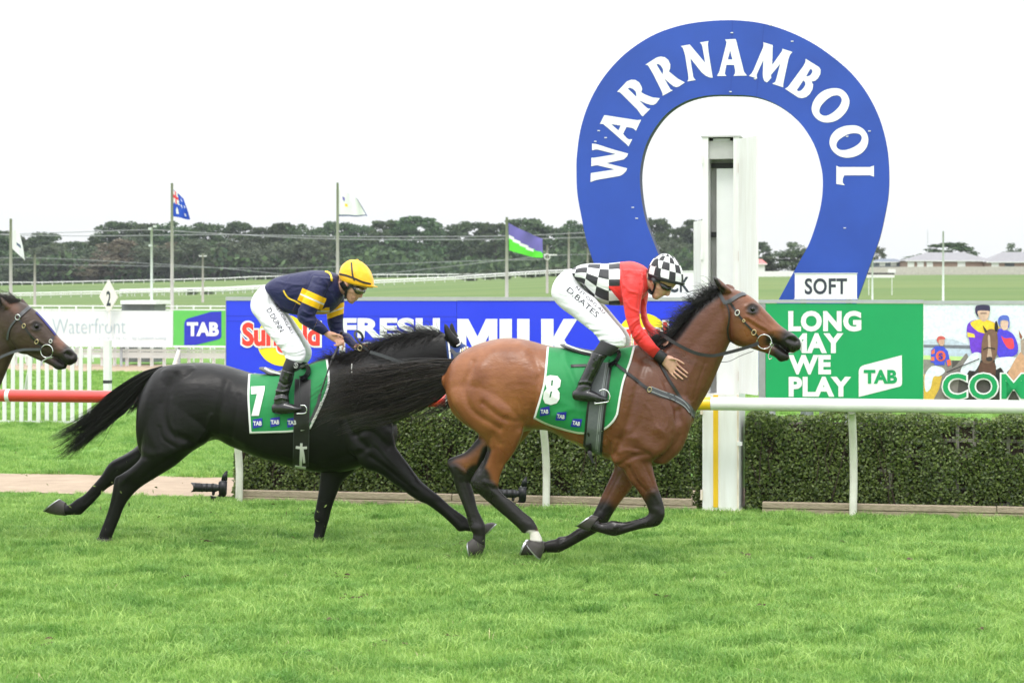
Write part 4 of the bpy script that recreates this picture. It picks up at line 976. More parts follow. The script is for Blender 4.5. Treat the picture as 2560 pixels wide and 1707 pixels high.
def trunkmesh(kind, seed):
    r = random.Random(seed); mb = MB()
    mb.tube([(0, 0, -.03), (.01, 0, .18), (r.uniform(-.03, .03), 0, .42), (r.uniform(-.05, .05), r.uniform(-.03, .03), .74)], [.03, .022, .016, .006], 7)
    for k in range(6):
        w = r.random()*6.28; z = r.uniform(.16, .5); e = r.uniform(.18, .36); mb.tube([(0, 0, z), (e*.5*math.cos(w), e*.5*math.sin(w), z+.08), (e*math.cos(w), e*math.sin(w), z+r.uniform(.12, .26))], [.011, .008, .003], 5)
    me = bpy.data.meshes.new('trunk'); me.from_pydata(mb.v, [], mb.f); me.update(); return me
CYP = leafmat('cypress foliage', (.030, .060, .030), (.110, .170, .068), .22, .7, .2, .32)
GUM = leafmat('gum foliage', (.058, .085, .055), (.155, .195, .108), .25, .7, .2, .25)
DUN = leafmat('dry brown foliage', (.11, .095, .065), (.22, .19, .125), .2, .75, .2)
BARK = mat('grey bark', (.26, .23, .20), .9, .3, 6); BARKD = mat('dark bark', (.07, .06, .05), .95, .3, 6)
CM = {'cypress': [treemesh('cypress', 100+k) for k in range(5)], 'gum': [treemesh('gum', 200+k) for k in range(5)]}
TM = {'cypress': [trunkmesh('cypress', 300+k) for k in range(3)], 'gum': [trunkmesh('gum', 320+k) for k in range(3)]}
for k in CM:
    for me in CM[k]: me.materials.append(CYP if k == 'cypress' else GUM)
    for me in TM[k]: me.materials.append(BARKD if k == 'cypress' else BARK)
nt_ = [0]
def tree(kind, px, ytop, Y, wpx, label, group, dun=False, name=None):
    """tree whose top shows at (px, ytop) and whose crown is wpx photo pixels wide"""
    a = atdepth(px, ytop, Y); z0 = terr(a.x, Y); h = (a.z-z0)/.985; k = nt_[0]; nt_[0] += 1; w = wpx*Y/FPX/(1.0 if kind == 'cypress' else .72)
    t = thing(name or {'cypress': 'cypress_tree', 'gum': 'gum_tree'}[kind], (a.x, a.y, z0-.2), label, 'tree', group)
    for nm, me in (('crown', CM[kind][k % 5]), ('trunk', TM[kind][k % 3])):
        o = bpy.data.objects.new(nm, me); COL.objects.link(o); o.parent = t; o.rotation_euler = (0, 0, k*2.4); o.scale = (w, w, h)
        if dun and nm == 'crown': o.material_slots[0].link = 'OBJECT'; o.material_slots[0].material = DUN
    return t
GT = 'trees along the far side of the racecourse'
back = [(-60, 575, 190), (10, 580, 170), (115, 583, 120), (235, 592, 40), (300, 556, 150), (362, 562, 130), (440, 556, 140), (520, 559, 120), (600, 558, 110), (655, 570, 90), (705, 560, 110), (770, 562, 130), (845, 556, 120), (905, 566, 110), (968, 553, 130), (1040, 544, 150), (1110, 556, 140), (1180, 556, 120), (1240, 561, 120), (1310, 549, 150), (1385, 572, 110), (1450, 552, 130), (1510, 558, 110), (1640, 550, 110), (1700, 572, 90), (1745, 552, 110), (1560, 560, 110), (1800, 590, 120), (1895, 606, 80)]
SIDE = ['at the far end beyond the drooping white flag', 'behind the drooping white flag', 'with a low dome, right of the drooping white flag', 'tiny and distant in the gap of the skyline', 'left of the pale green lamp post', 'behind the pale green lamp post', 'behind the blue starred flag', 'right of the blue starred flag', 'above the cross armed power pole', 'standing lower than its neighbours above the navy jockey', 'above the navy jockey', 'left of the tattered white flag', 'behind the tattered white flag', 'over the yellow helmet', 'right of the yellow helmet', 'tallest of the middle of the row', 'broad crowned, right of the tallest', 'left of the purple and green flag', 'hidden partly by the purple and green flag', 'right of the purple and green flag', 'left of the thin tall power pole', 'at the left leg of the arch', 'behind the left leg of the arch', 'seen inside the arch at its left', 'lower one seen inside the arch', 'beside the open door of the winning post', 'low between arch leg and its inner neighbour', 'behind the winning post', 'just right of the winning post']
for i, (x, y, w) in enumerate(back):
    tree('cypress', x, y, 712+((i*37) % 50), w*1.08, 'dark domed cypress '+SIDE[i], GT)
for i in range(30): tree('cypress', -40+i*52+((i*31) % 23), 592+((i*17) % 18), 770+((i*13) % 25), 128, 'dark cypress standing deep in the far row, mostly hidden', 'cypresses deep in the far row')
front = [(40, 640, 90, 0), (85, 625, 90, 0), (140, 612, 110, 0), (190, 640, 100, 0), (240, 618, 80, 0), (285, 600, 110, 1), (330, 598, 100, 0), (390, 615, 110, 0), (430, 605, 90, 1), (480, 600, 110, 0), (545, 607, 110, 0), (600, 600, 100, 0), (650, 622, 110, 0), (700, 602, 90, 0), (760, 600, 110, 0), (800, 590, 80, 0), (1500, 610, 80, 0), (1680, 600, 80, 0), (350, 650, 90, 0), (160, 655, 110, 0), (240, 660, 90, 1), (520, 650, 90, 1), (420, 655, 90, 0), (60, 668, 90, 0), (620, 655, 90, 0)]
FS = ['under the drooping white flag', 'behind the short grey power pole', 'in front of the low domed cypress', 'left of the diamond marker', 'above the diamond marker', 'reddish brown, left of the pale green lamp post', 'behind the lamp post head', 'between lamp post and flagpole', 'brownish, behind the blue starred flagpole', 'right of the blue starred flagpole', 'left of the cross armed pole top', 'right of the cross armed pole', 'over the back of the navy jockey', 'above the shoulder of the navy jockey', 'left of the tattered flagpole', 'at the foot of the tattered flag', 'between arch leg and red jockey', 'low inside the arch', 'low and bushy behind the lamp post', 'low and bushy left of the marker', 'low brown one above the marker', 'low brown one by the cross armed pole', 'low one behind the starred flagpole', 'low one by the drooping white flag', 'low one over the navy jockey']
for i, (x, y, w, d) in enumerate(front):
    tree('gum', x, y, 686+((i*29) % 20), w*1.15, 'grey green gum tree '+FS[i], 'gum trees in front of the cypresses', dun=bool(d))
for i, (x, y, w, lb, kd) in enumerate([(1925, 640, 90, 'low bushy gum right of the winning post', 'gum'), (1990, 607, 95, 'spreading gum just left of the right arch leg', 'gum'), (2040, 625, 80, 'gum tucked behind the right arch leg', 'gum'), (2195, 615, 34, 'small gum right of the right arch leg', 'gum'), (2372, 607, 130, 'broad tree behind the tiled roof', 'cypress'), (2300, 640, 110, 'low tree left of the tiled roof', 'cypress'), (2532, 610, 46, 'small gum above the farthest roof', 'gum'), (2555, 648, 60, 'bush beside the garage at the edge of the housing', 'gum'), (2640, 630, 120, 'tree beyond the last house', 'gum'), (2160, 655, 70, 'low hedge like tree right of the arch', 'gum')]):
    tree(kd, x, y, 560 if i > 2 else 470, w*1.2, lb, 'trees around the houses')
# shaded undergrowth below the crowns reads as one mass
r = np.random.default_rng(77); n = 22000; a_ = r.uniform(-.30, .11, n); Y_ = r.uniform(682, 780, n); X_ = a_*Y_; Z_ = np.array([terr(x, y) for x, y in zip(X_, Y_)])+r.random(n)**1.1*(8.0+2.2*np.sin(X_*.11)+1.4*np.sin(X_*.37))
c = np.stack([X_, Y_, Z_], 1); a = r.normal(size=(n, 3)); a /= np.linalg.norm(a, axis=1)[:, None]; b = np.cross(a, r.normal(size=(n, 3))); b /= np.linalg.norm(b, axis=1)[:, None]; s = r.uniform(.5, 1.3, (n, 1))
V = np.stack([c-a*s, c+b*s*.8, c+a*s, c-b*s*.8], 1).reshape(-1, 3); me = bpy.data.meshes.new('undergrowth'); me.from_pydata(V.tolist(), [], np.arange(4*n).reshape(n, 4).tolist())
tag(finish(me, 'undergrowth', CYP), 'dark undergrowth filling the space below the tree crowns', kind='stuff')

# ================================================================ far fences
def farfence(pts, Y, nrail, hgt, label, npost, group, m=PAINT, name='rail_fence'):
    P = cr_spline(np.array(pts, float), 10); d = np.concatenate([[0], np.cumsum(np.abs(np.diff(P[:, 0])))]); t = thing(name, tuple(atdepth(*P[len(P)//2], Y)), label, 'fence', group)
    def tp_(x, y, Y):
        a = atdepth(x, y, Y); a.z = max(a.z, terr(a.x, a.y)+hgt*.96); return a
    for k in range(nrail):
        mb = MB(); mb.tube([tp_(x, y, Y)-Vector((0, 0, k*hgt*.42)) for x, y in P], .15, 4); mb.build('rail', m, t)
    mb = MB()
    for q in np.linspace(0, d[-1], npost):
        x = np.interp(q, d, P[:, 0]); y = np.interp(q, d, P[:, 1]); a = tp_(x, y, Y+.15); mb.tube([a, (a.x, a.y, a.z-hgt)], .11, 4)
    mb.build('post', m, t); return t
GF = 'white rails round the far side of the course'
farfence([(-300, 712), (0, 706), (270, 707), (450, 703), (640, 692), (930, 687), (1200, 686), (1450, 684)], 660, 1, 1.0, 'thin white rail along the foot of the trees', 70, GF)
farfence([(-100, 748), (60, 745), (250, 744), (400, 738), (560, 731), (700, 723), (820, 716), (930, 708), (1100, 695), (1300, 681), (1440, 674)], 498, 2, 1.25, 'white double rail fence curving up behind the jockeys', 62, GF)
farfence([(300, 744), (420, 741), (560, 735), (660, 730), (760, 722)], 470, 2, 1.6, 'second white rail fence left of the navy jockey', 26, GF)
pw = thing('boundary_fence', tuple(atdepth(2300, 680, 455)), 'long pale timber boundary fence in front of the houses', 'fence')
PALF = mat('pale boundary boards', (.50, .47, .43), .85, .12, 2); mb = MB(); xs = np.linspace(2020, 2900, 60)
for x in xs:
    p = atdepth(x, 684, 455); z0 = terr(p.x, 455)-.3; mb = MB(); mb.box((p.x, p.y, z0+1.05), (880/59*455/FPX*.985, .06, 2.1+rnd.uniform(-.03, .03))); mb.build('panel', PALF, pw)
we = thing('white_wall', tuple(atdepth(1960, 685, 440)), 'low white wall between the winning post and the arch leg', 'wall')
for x in np.arange(1880, 2060, 12): p = atdepth(x, 690, 440); mb = MB(); mb.box((p.x, p.y, terr(p.x, 440)+.5), (11.7*440/FPX, .2, 1.3)); mb.build('panel', PAINT, we)
jb = thing('hurdle', tuple(atdepth(2200, 690, 200)), 'white and black barrier board right of the arch leg', 'barrier')
for x0, x1, y0, y1, mm in ((2166, 2236, 688, 694, PAINT), (2166, 2236, 682, 686, DARK), (2220, 2239, 673, 684, PAINT)):
    mb = MB(); c = atdepth((x0+x1)/2, (y0+y1)/2, 200); mb.box(c, ((x1-x0)*200/FPX, .1, (y1-y0)*200/FPX)); mb.build('board', mm, jb)
for x in (2172, 2230): p = atdepth(x, 690, 200.1); mb = MB(); mb.tube([(p.x, p.y, terr(p.x, 200)-.1), (p.x, p.y, p.z)], .04, 5); mb.build('post', PAINT, jb)

for i, (x, y, w, Y) in enumerate([(1225, 672, 40, 505), (1170, 680, 46, 505), (1330, 668, 60, 505), (1395, 664, 50, 505), (478, 722, 30, 480), (520, 724, 24, 480), (1265, 684, 30, 500)]):
    tree('gum', x, y, Y, w*1.3, ['dark shrub by the curving rail left of the green flag', 'low shrub by the curving rail', 'broad shrub where the rail ends', 'shrub at the far end of the rail', 'small shrub by the far rails left of the navy jockey', 'tiny shrub beside the small one', 'dark shrub below the purple and green flag'][i], 'shrubs along the far rails', name='shrub')
# ================================================================ houses
BRICK = mat('brown brick', (.30, .20, .165), .85, .2, 3); TILE = mat('grey roof tiles', (.255, .25, .265), .7, .08, 1.5); WIN = mat('white blind', (.75, .75, .74), .4); GAR = mat('dark garage door', (.05, .055, .065), .5); REDR = mat('red roof sheet', (.55, .16, .15), .6); BLUR = mat('slate blue roof', (.13, .155, .20), .6)  # garage door in one even near-black colour
def house(px0, px1, yeave, yridge, ybase, Y, label, wins, roofm=TILE, wallm=BRICK, depth=9.0, hip=.28, doorpx=()):
    a = atdepth(px0, ybase, Y); b = atdepth(px1, ybase, Y); ze = atdepth(0, yeave, Y).z; zr = atdepth(0, yridge, Y+depth/2).z; z0 = min(terr(a.x, Y), a.z)-.3
    t = thing('house', ((a.x+b.x)/2, Y+depth/2, z0), label, 'house', 'houses beyond the boundary fence')
    mb = MB(); mb.box(((a.x+b.x)/2, Y+depth/2, (z0+ze)/2), (b.x-a.x, depth, ze-z0)); mb.build('wall', wallm, t)
    o = .5; w = b.x-a.x; h = min(hip*w, depth*.5+2)
    v = [(a.x-o, Y-o, ze+.02), (b.x+o, Y-o, ze+.02), (b.x+o, Y+depth+o, ze+.02), (a.x-o, Y+depth+o, ze+.02), (a.x+h, Y+depth/2, zr), (b.x-h, Y+depth/2, zr)]
    mb = MB(); mb.add(v, [(0, 1, 5, 4), (1, 2, 5), (2, 3, 4, 5), (3, 0, 4), (3, 2, 1, 0)]); mb.build('roof', roofm, t)
    mb = MB(); mb.box(((a.x+b.x)/2, Y-o, ze-.06), (w+2*o, .08, .2)); mb.build('fascia', PAINT, t)
    for x0, x1, y0, y1 in wins:
        c = atdepth((x0+x1)/2, (y0+y1)/2, Y-.04); fr_ = MB(); fr_.box(c, ((x1-x0)*Y/FPX+.2, .08, (y1-y0)*Y/FPX+.2)); fo = fr_.build('window', PAINT, t); pn = MB(); pn.box(c+Vector((0, -.05, 0)), ((x1-x0)*Y/FPX, .03, (y1-y0)*Y/FPX)); pn.build('pane', WIN, fo)
    for x0, x1, y0, y1 in doorpx:
        c = atdepth((x0+x1)/2, (y0+y1)/2, Y-.04); mb = MB(); mb.box(c, ((x1-x0)*Y/FPX, .08, (y1-y0)*Y/FPX)); mb.build('garage_door', GAR, t)
    return t
house(2268, 2480, 652, 631, 690, 480, 'wide brown brick house under a grey tiled hip roof', [(2270, 2284, 656, 667), (2294, 2308, 656, 668), (2318, 2331, 656, 668), (2395, 2412, 655, 666)])
house(2470, 2640, 655, 630, 690, 476, 'brick house with a dark garage and grey roof at the end of the row', [(2480, 2496, 658, 668)], doorpx=[(2512, 2536, 656, 668)])
house(2188, 2266, 655, 647, 690, 490, 'low slate blue house right of the arch leg', [(2200, 2212, 657, 664), (2228, 2240, 657, 664)], BLUR, mat('slate wall', (.15, .17, .2), .8))
house(1880, 1912, 660, 648, 690, 452, 'small white shed with a red roof beside the winning post', [], REDR, PAINT, 6, .1)

# ================================================================ remote cameras beside the rail
BLK = mat('black camera body', (.016, .017, .020), .42, .1, 20); RUB = mat('black rubber grip', (.010, .010, .011), .7); GLS = mat('front glass', (.01, .012, .02), .05, coat=1.0); CHR = mat('bright screw', (.6, .6, .6), .3, metal=1)
def remote(ox, oy, Y, flip, label, sc=1.0):
    """camera with long zoom lens tipped on its end grip, on a small floor tripod"""
    s = Y/FPX/9.8*sc; g = atdepth(ox, oy, Y)
    t = thing('remote_camera', (g.x, g.y, 0), label, 'camera', 'remote cameras on the turf')
    f = -1 if flip else 1
    P = lambda x, y, d=0: Vector((g.x+f*(x-900)*s, g.y+d, (1150-y)*s))       # local photo units of the close crop
    rr = lambda q: q*s
    mb = MB(); mb.tube([P(1060, 715), P(1000, 712), P(990, 715), P(960, 715), P(700, 708), P(600, 708), P(590, 706), P(470, 702)], [rr(80), rr(84), rr(98), rr(100), rr(104), rr(104), rr(112), rr(108)], 20); mb.build('lens', BLK, t, True)
    mb = MB(); mb.tube([P(471, 702), P(466, 702)], [rr(92), rr(90)], 20); mb.build('front_glass', GLS, t, True)
    for x in (900, 760, 640): mb = MB(); mb.tube([P(x+26, 712), P(x-26, 710)], rr(107), 20); mb.build('ring', RUB, t, True)
    mb = MB()    # petal hood
    n_ = 28
    for k in range(n_):
        w0, w1 = 2*math.pi*k/n_, 2*math.pi*(k+1)/n_; q = lambda w: 470-(30+78*abs(math.cos(w))**2.2); pt = lambda x, w, r_: P(x, 702-r_*math.cos(w), rr(r_*math.sin(w)))
        for ra, rb in ((113, 118), (106, 106)): mb.add([pt(480, w0, ra), pt(480, w1, ra), pt(q(w1), w1, rb), pt(q(w0), w0, rb)], [(0, 1, 2, 3)])
        mb.add([pt(q(w0), w0, 118), pt(q(w1), w1, 118), pt(q(w1), w1, 106), pt(q(w0), w0, 106)], [(0, 1, 2, 3)])
    mb.build('lens_hood', BLK, t, True)
    def blk(name, pts, d, m, bev=14):
        lo = [P(*p, -rr(d)) for p in pts]; hi = [P(*p, rr(d)) for p in pts]; k = len(pts); mb = MB(); mb.add(lo+hi, [tuple(range(k)), tuple(k+i for i in reversed(range(k)))]+[(i, k+i, k+(i+1) % k, (i+1) % k) for i in range(k)])
        o = mb.build(name, m, t); bm = bmesh.new(); bm.from_mesh(o.data); bmesh.ops.recalc_face_normals(bm, faces=bm.faces); bmesh.ops.bevel(bm, geom=bm.edges[:], offset=rr(bev), segments=2, affect='EDGES'); bm.to_mesh(o.data); bm.free(); o.data.polygons.foreach_set('use_smooth', [True]*len(o.data.polygons)); return o
    blk('body', [(1050, 560), (1250, 540), (1235, 880), (1215, 910), (1060, 905), (1050, 700)], 75, BLK)
    blk('grip', [(1030, 880), (1225, 895), (1190, 938), (1040, 928)], 68, RUB)
    blk('flash_trigger', [(1110, 520), (1145, 400), (1215, 310), (1262, 295), (1255, 540), (1120, 540)], 52, BLK, 8)
    blk('hot_shoe', [(1090, 555), (1110, 520), (1250, 535), (1250, 560)], 40, CHR, 5)
    blk('lens_foot', [(880, 800), (960, 810), (940, 900), (885, 895)], 35, BLK, 8)
    blk('head_plate', [(840, 900), (990, 945), (975, 975), (860, 935)], 45, BLK, 6)
    mb = MB(); mb.tube([P(895, 930), P(910, 1120)], [rr(46), rr(36)], 12); mb.build('ball_head', BLK, t, True)
    mb = MB(); mb.tube([P(1090, 945), P(1060, 1010), P(990, 1090)], rr(9), 5); mb.build('cable', RUB, t, True)
    for x, d in ((850, -90), (1000, -60), (930, 130)): mb = MB(); mb.tube([P(905, 1070), P(x, 1140, rr(d))], [rr(20), rr(14)], 6); mb.build('leg', BLK, t, True)
    return t
remote(*cT(900, 1125), 18.85, False, 'black remote camera with long lens on a floor tripod behind the black horse')
remote(1281, 1268, 18.35, False, 'black remote camera half hidden behind the hind legs of the bay horse', 1.0)

# ================================================================ hazy air
hb = MB(); hb.box((0, 880, 24), (3400, 1840, 72)); hz = hb.build('haze', nodes_of('hazy air')[0]); hm = hz.data.materials[0]; hn = hm.node_tree; hn.nodes.remove(hn.nodes['Principled BSDF'])
pv = hn.nodes.new('ShaderNodeVolumePrincipled'); pv.inputs['Color'].default_value = (.86, .92, 1.0, 1); pv.inputs['Density'].default_value = .00010; hn.links.new(pv.outputs[0], hn.nodes['Material Output'].inputs['Volume'])
tag(hz, 'thin pale haze over the far fields', kind='stuff')
# ================================================================ horses
def coat(name, c1, c2, dark, rough=.42, spec=.45, sheen=.15, c3=None, ripple=.45):
    m, n, b = nodes_of(name)
    t = n.nodes.new('ShaderNodeTexCoord'); z = n.nodes.new('ShaderNodeTexNoise'); z.inputs['Scale'].default_value = 5.5; z.inputs['Detail'].default_value = 6; n.links.new(t.outputs['Object'], z.inputs['Vector'])
    r = n.nodes.new('ShaderNodeValToRGB'); r.color_ramp.elements[0].position = .35; r.color_ramp.elements[1].position = .65; r.color_ramp.elements[0].color = (*c1, 1); r.color_ramp.elements[1].color = (*c2, 1); n.links.new(z.outputs['Fac'], r.inputs[0]); last = r.outputs[0]
    for attr, col in (('tone', c3 or c1), ('dark', dark), ('white', (.72, .68, .62))):
        a = n.nodes.new('ShaderNodeAttribute'); a.attribute_name = attr; x = n.nodes.new('ShaderNodeMix'); x.data_type = 'RGBA'
        n.links.new(a.outputs['Fac'], x.inputs['Factor']); n.links.new(last, x.inputs['A']); x.inputs['B'].default_value = (*col, 1); last = x.outputs['Result']
    # short hair grain
    mp_ = n.nodes.new('ShaderNodeMapping'); mp_.inputs['Scale'].default_value = (30, 90, 90); mp_.inputs['Rotation'].default_value = (0, .5, 0); n.links.new(t.outputs['Object'], mp_.inputs[0])
    z2 = n.nodes.new('ShaderNodeTexNoise'); z2.inputs['Scale'].default_value = 2.2; z2.inputs['Detail'].default_value = 5; n.links.new(mp_.outputs[0], z2.inputs['Vector'])
    hs = n.nodes.new('ShaderNodeHueSaturation'); mr = n.nodes.new('ShaderNodeMapRange'); mr.inputs['To Min'].default_value = .82; mr.inputs['To Max'].default_value = 1.18; n.links.new(z2.outputs['Fac'], mr.inputs['Value']); n.links.new(mr.outputs[0], hs.inputs['Value']); n.links.new(last, hs.inputs['Color'])
    n.links.new(hs.outputs[0], b.inputs['Base Color'])
    bp = n.nodes.new('ShaderNodeBump'); bp.inputs['Strength'].default_value = .22; bp.inputs['Distance'].default_value = .004; n.links.new(z2.outputs['Fac'], bp.inputs['Height']); n.links.new(bp.outputs[0], b.inputs['Normal'])
    # rippling hide and uneven gloss
    z3 = n.nodes.new('ShaderNodeTexNoise'); z3.inputs['Scale'].default_value = 11; z3.inputs['Detail'].default_value = 4; z3.inputs['Roughness'].default_value = .6; q3 = n.nodes.new('ShaderNodeMapping'); q3.inputs['Scale'].default_value = (.8, 1, 1.5); q3.inputs['Rotation'].default_value = (0, .6, 0); n.links.new(t.outputs['Object'], q3.inputs[0]); n.links.new(q3.outputs[0], z3.inputs['Vector'])
    b3 = n.nodes.new('ShaderNodeBump'); b3.inputs['Strength'].default_value = ripple; b3.inputs['Distance'].default_value = .018; n.links.new(z3.outputs['Fac'], b3.inputs['Height']); n.links.new(b3.outputs[0], bp.inputs['Normal'])
    z4 = n.nodes.new('ShaderNodeTexNoise'); z4.inputs['Scale'].default_value = 4; z4.inputs['Detail'].default_value = 6; n.links.new(t.outputs['Object'], z4.inputs['Vector']); m4 = n.nodes.new('ShaderNodeMapRange'); m4.inputs['From Min'].default_value = .3; m4.inputs['From Max'].default_value = .7; m4.inputs['To Min'].default_value = rough-.10; m4.inputs['To Max'].default_value = rough+.14; n.links.new(z4.outputs['Fac'], m4.inputs['Value']); n.links.new(m4.outputs[0], b.inputs['Roughness'])
    b.inputs['Specular IOR Level'].default_value = spec; b.inputs['Sheen Weight'].default_value = sheen; b.inputs['Sheen Roughness'].default_value = .4
    return m
BAYC = coat('bay coat', (.195, .062, .022), (.285, .103, .038), (.0115, .0095, .009), .30, .45, .0, c3=(.098, .034, .018), ripple=.32)
BLKC = coat('black coat', (.006, .0054, .0056), (.0085, .0078, .0080), (.007, .0065, .0065), .38, .27, .0, ripple=.18)
BRNC = coat('dark brown coat', (.040, .024, .018), (.062, .037, .026), (.014, .011, .010), .44, .35, .05, c3=(.15, .062, .036))
HOOF = mat('dark hoof horn', (.055, .048, .044), .5, .25, 20); SHOE = mat('aluminium racing plate', (.62, .62, .64), .32, .1, 20, metal=.85)
EYE = mat('horse eye', (.006, .004, .003), .12, spec=.45); NOST = mat('nostril skin', (.030, .016, .015), .6)
def hairmat(name, lo, hi):
    m, n, b = nodes_of(name); g = n.nodes.new('ShaderNodeNewGeometry'); r = n.nodes.new('ShaderNodeValToRGB'); r.color_ramp.elements[0].color = (*lo, 1); r.color_ramp.elements[1].color = (*hi, 1); r.color_ramp.elements[0].position = .35; r.color_ramp.interpolation = 'EASE'
    n.links.new(g.outputs['Random Per Island'], r.inputs[0]); n.links.new(r.outputs[0], b.inputs['Base Color']); b.inputs['Roughness'].default_value = .42; b.inputs['Specular IOR Level'].default_value = .5; return m
HAIRB = hairmat('black horse hair', (.006, .0055, .0055), (.022, .018, .017)); HAIRBR = hairmat('dark brown horse hair', (.009, .007, .0065), (.058, .040, .032))
EOFF = -.0

def attrs_for(B, dark, white=(), tone=None):
    px = B.pix(); out = {}
    for nm, rows in (('dark', dark), ('white', white)):
        a = np.zeros(len(px))
        for cv, pts, r0, r1 in rows:
            k = abs(cv(1, 0)[0]-cv(0, 0)[0]); P = np.array([cv(*p) for p in pts]); P = cr_spline(P, 4) if len(P) > 2 else P
            a = np.maximum(a, 1-smooth01((polydist(px, P)/k-r0)/max(r1-r0, 1e-6)))
        out[nm] = a
    out['tone'] = tone(px) if tone is not None else np.zeros(len(px))
    return out
def hoof_part(cv, st, I, off, parent):
    B = Body(I); B.loft(cv, [(*r[:2], r[2], off) for r in st], 18, 3, 2.3, round_=False)
    mb = MB(); mb.add(B.V, B.F); o = mb.build('hoof', HOOF, parent, True); o.data.set_sharp_from_angle(angle=math.radians(60))
    a, b = st[-1], st[-2]; B = Body(I)
    ex = lambda p, q, t: (p[0]+(p[0]-q[0])*t, p[1]+(p[1]-q[1])*t)
    B.loft(cv, [(a[0], a[1], a[2]*1.04, off), (ex(a[0], b[0], .28), ex(a[1], b[1], .16), a[2]*1.02, off)], 18, 1, 2.3, round_=False)
    mb = MB(); mb.add(B.V, B.F); s = mb.build('shoe', SHOE, o); return o

def bay_lofts(B, A, E, F, torso_only=False):
    n = -1
    B.loft(A, [((74,610),(76,700),.10,0),((112,545),(115,815),.20,0),((182,490),(205,885),.255,0),((282,453),(300,915),.285,0),((380,441),(415,905),.29,0),((470,452),(505,890),.285,0),((565,478),(585,900),.29,0),((660,492),(690,955),.30,0),((770,500),(795,1005),.305,0),((880,492),(890,1045),.295,0),((985,476),(965,1068),.265,0),((1070,500),(1055,1072),.235,0),((1135,560),(1140,1050),.20,0),((1195,640),(1205,990),.165,0),((1245,730),(1248,890),.10,0)], 28, 4, 2.25)
    # neck
    B.loft(A, [((960,480),(1170,960),.19,0),((1030,482),(1268,840),.165,0),((1105,478),(1318,765),.135,0),((1170,438),(1358,695),.115,0),((1225,376),(1398,605),.10,0),((1285,305),(1428,535),.09,0),((1345,250),(1452,480),.082,0),((1400,215),(1475,430),.075,0)], 24, 4, 2.1)
    # chest muscle in front and breast
    B.loft(A, [((1150,700),(1270,760),.06,-.09),((1130,850),(1270,860),.08,-.10),((1090,950),(1225,985),.075,-.10),((1070,1030),(1160,1050),.05,-.10)], 18, 3)
    B.loft(A, [((1150,700),(1270,760),.06,.09),((1130,850),(1268,860),.08,.10),((1090,950),(1215,975),.075,.10),((1070,1030),(1150,1040),.05,.10)], 18, 3)
    # shoulders
    for s in (-1, 1):
        B.loft(A, [((1015,540),(1130,570),.045,s*.115),((965,690),(1180,700),.065,s*.15),((920,850),(1200,850),.075,s*.165),((890,990),(1165,980),.075,s*.165),((905,1055),(1085,1040),.068,s*.16)], 20, 4)
    # haunches
    B.loft(E, [((240,-220),(760,-180),.11,-.12),((145,-60),(850,-40),.15,-.13),((160,80),(860,60),.155,-.145),((245,200),(840,190),.145,-.155),((335,295),(820,300),.125,-.16),((440,385),(800,400),.095,-.16),((492,480),(752,505),.075,-.155),((472,570),(690,595),.057,-.155),((425,650),(645,655),.046,-.155),((378,722),(605,760),.042,-.155),((345,785),(592,850),.042,-.155),((356,848),(610,885),.041,-.155),((410,900),(655,930),.036,-.15),((560,1030),(715,972),.029,-.145),((680,1132),(812,1062),.028,-.14),((772,1215),(888,1122),.032,-.135),((812,1256),(936,1196),.035,-.13),((862,1250),(948,1236),.029,-.13),((872,1288),(975,1290),.031,-.13),((870,1318),(992,1345),.037,-.13)], 20, 4)
    B.loft(E, [((240,-220),(760,-180),.11,.12),((145,-60),(850,-40),.15,.13),((180,80),(880,60),.155,.145),((265,200),(890,190),.14,.155),((380,300),(900,320),.12,.16),((425,380),(720,520),.085,.155),((385,440),(560,600),.062,.15),((300,530),(470,670),.05,.15),((200,572),(412,730),.043,.15),((142,602),(375,770),.041,.15),((137,655),(350,800),.041,.15),((180,745),(338,800),.037,.15),((196,805),(345,812),.034,.15),((235,910),(372,900),.028,.145),((290,1050),(408,1040),.027,.14),((322,1160),(460,1150),.031,.14),((340,1225),(477,1190),.034,.135),((365,1258),(478,1250),.030,.135),((362,1290),(475,1312),.031,.135),((362,1302),(474,1368),.034,.135)], 20, 4)
    # fore legs
    B.loft(F, [((1050,60),(1540,60),.085,-.165),((1060,200),(1525,200),.078,-.165),((1075,325),(1515,320),.07,-.165),((1185,420),(1535,420),.06,-.16),((1255,560),(1568,560),.052,-.155),((1345,660),(1602,670),.044,-.15),((1430,790),(1645,790),.038,-.145),((1475,880),(1668,890),.038,-.14),((1482,922),(1666,965),.038,-.14),((1470,952),(1625,1050),.037,-.14),((1430,977),(1560,1088),.033,-.14),((1320,1010),(1400,1114),.027,-.14),((1200,1033),(1250,1153),.027,-.14),((1070,1018),(1120,1192),.032,-.14),((1000,1040),(1045,1192),.031,-.14),((930,1045),(935,1162),.027,-.14),((885,1000),(825,1135),.033,-.14)], 18, 4)
    B.loft(F, [((1090,120),(1450,120),.08,.15),((1090,260),(1400,250),.07,.15),((1088,400),(1360,420),.062,.145),((1050,505),(1320,560),.055,.145),((1000,610),(1290,640),.05,.14),((950,715),(1230,720),.046,.14),((897,835),(1140,830),.042,.135),((848,930),(1075,930),.04,.135),((815,985),(1010,1040),.04,.135),((780,1042),(950,1115),.038,.135),((660,1112),(740,1234),.029,.135),((540,1190),(600,1312),.029,.135),((452,1203),(525,1352),.034,.135),((415,1228),(450,1386),.034,.135),((340,1243),(365,1387),.031,.135),((288,1262),(290,1388),.033,.135)], 18, 4)
    return B
def horse_head(B, H, st, lower, ears, eyes_at=None, sc=1.0):
    B.loft(H, [(a, b, w*sc, o) for a, b, w, o in st], 24, 4, 2.25)
    B.loft(H, [(a, b, w*sc, o) for a, b, w, o in lower], 18, 4, 2.2)
    for e in ears: B.loft(H, e, 14, 4, 2.0)
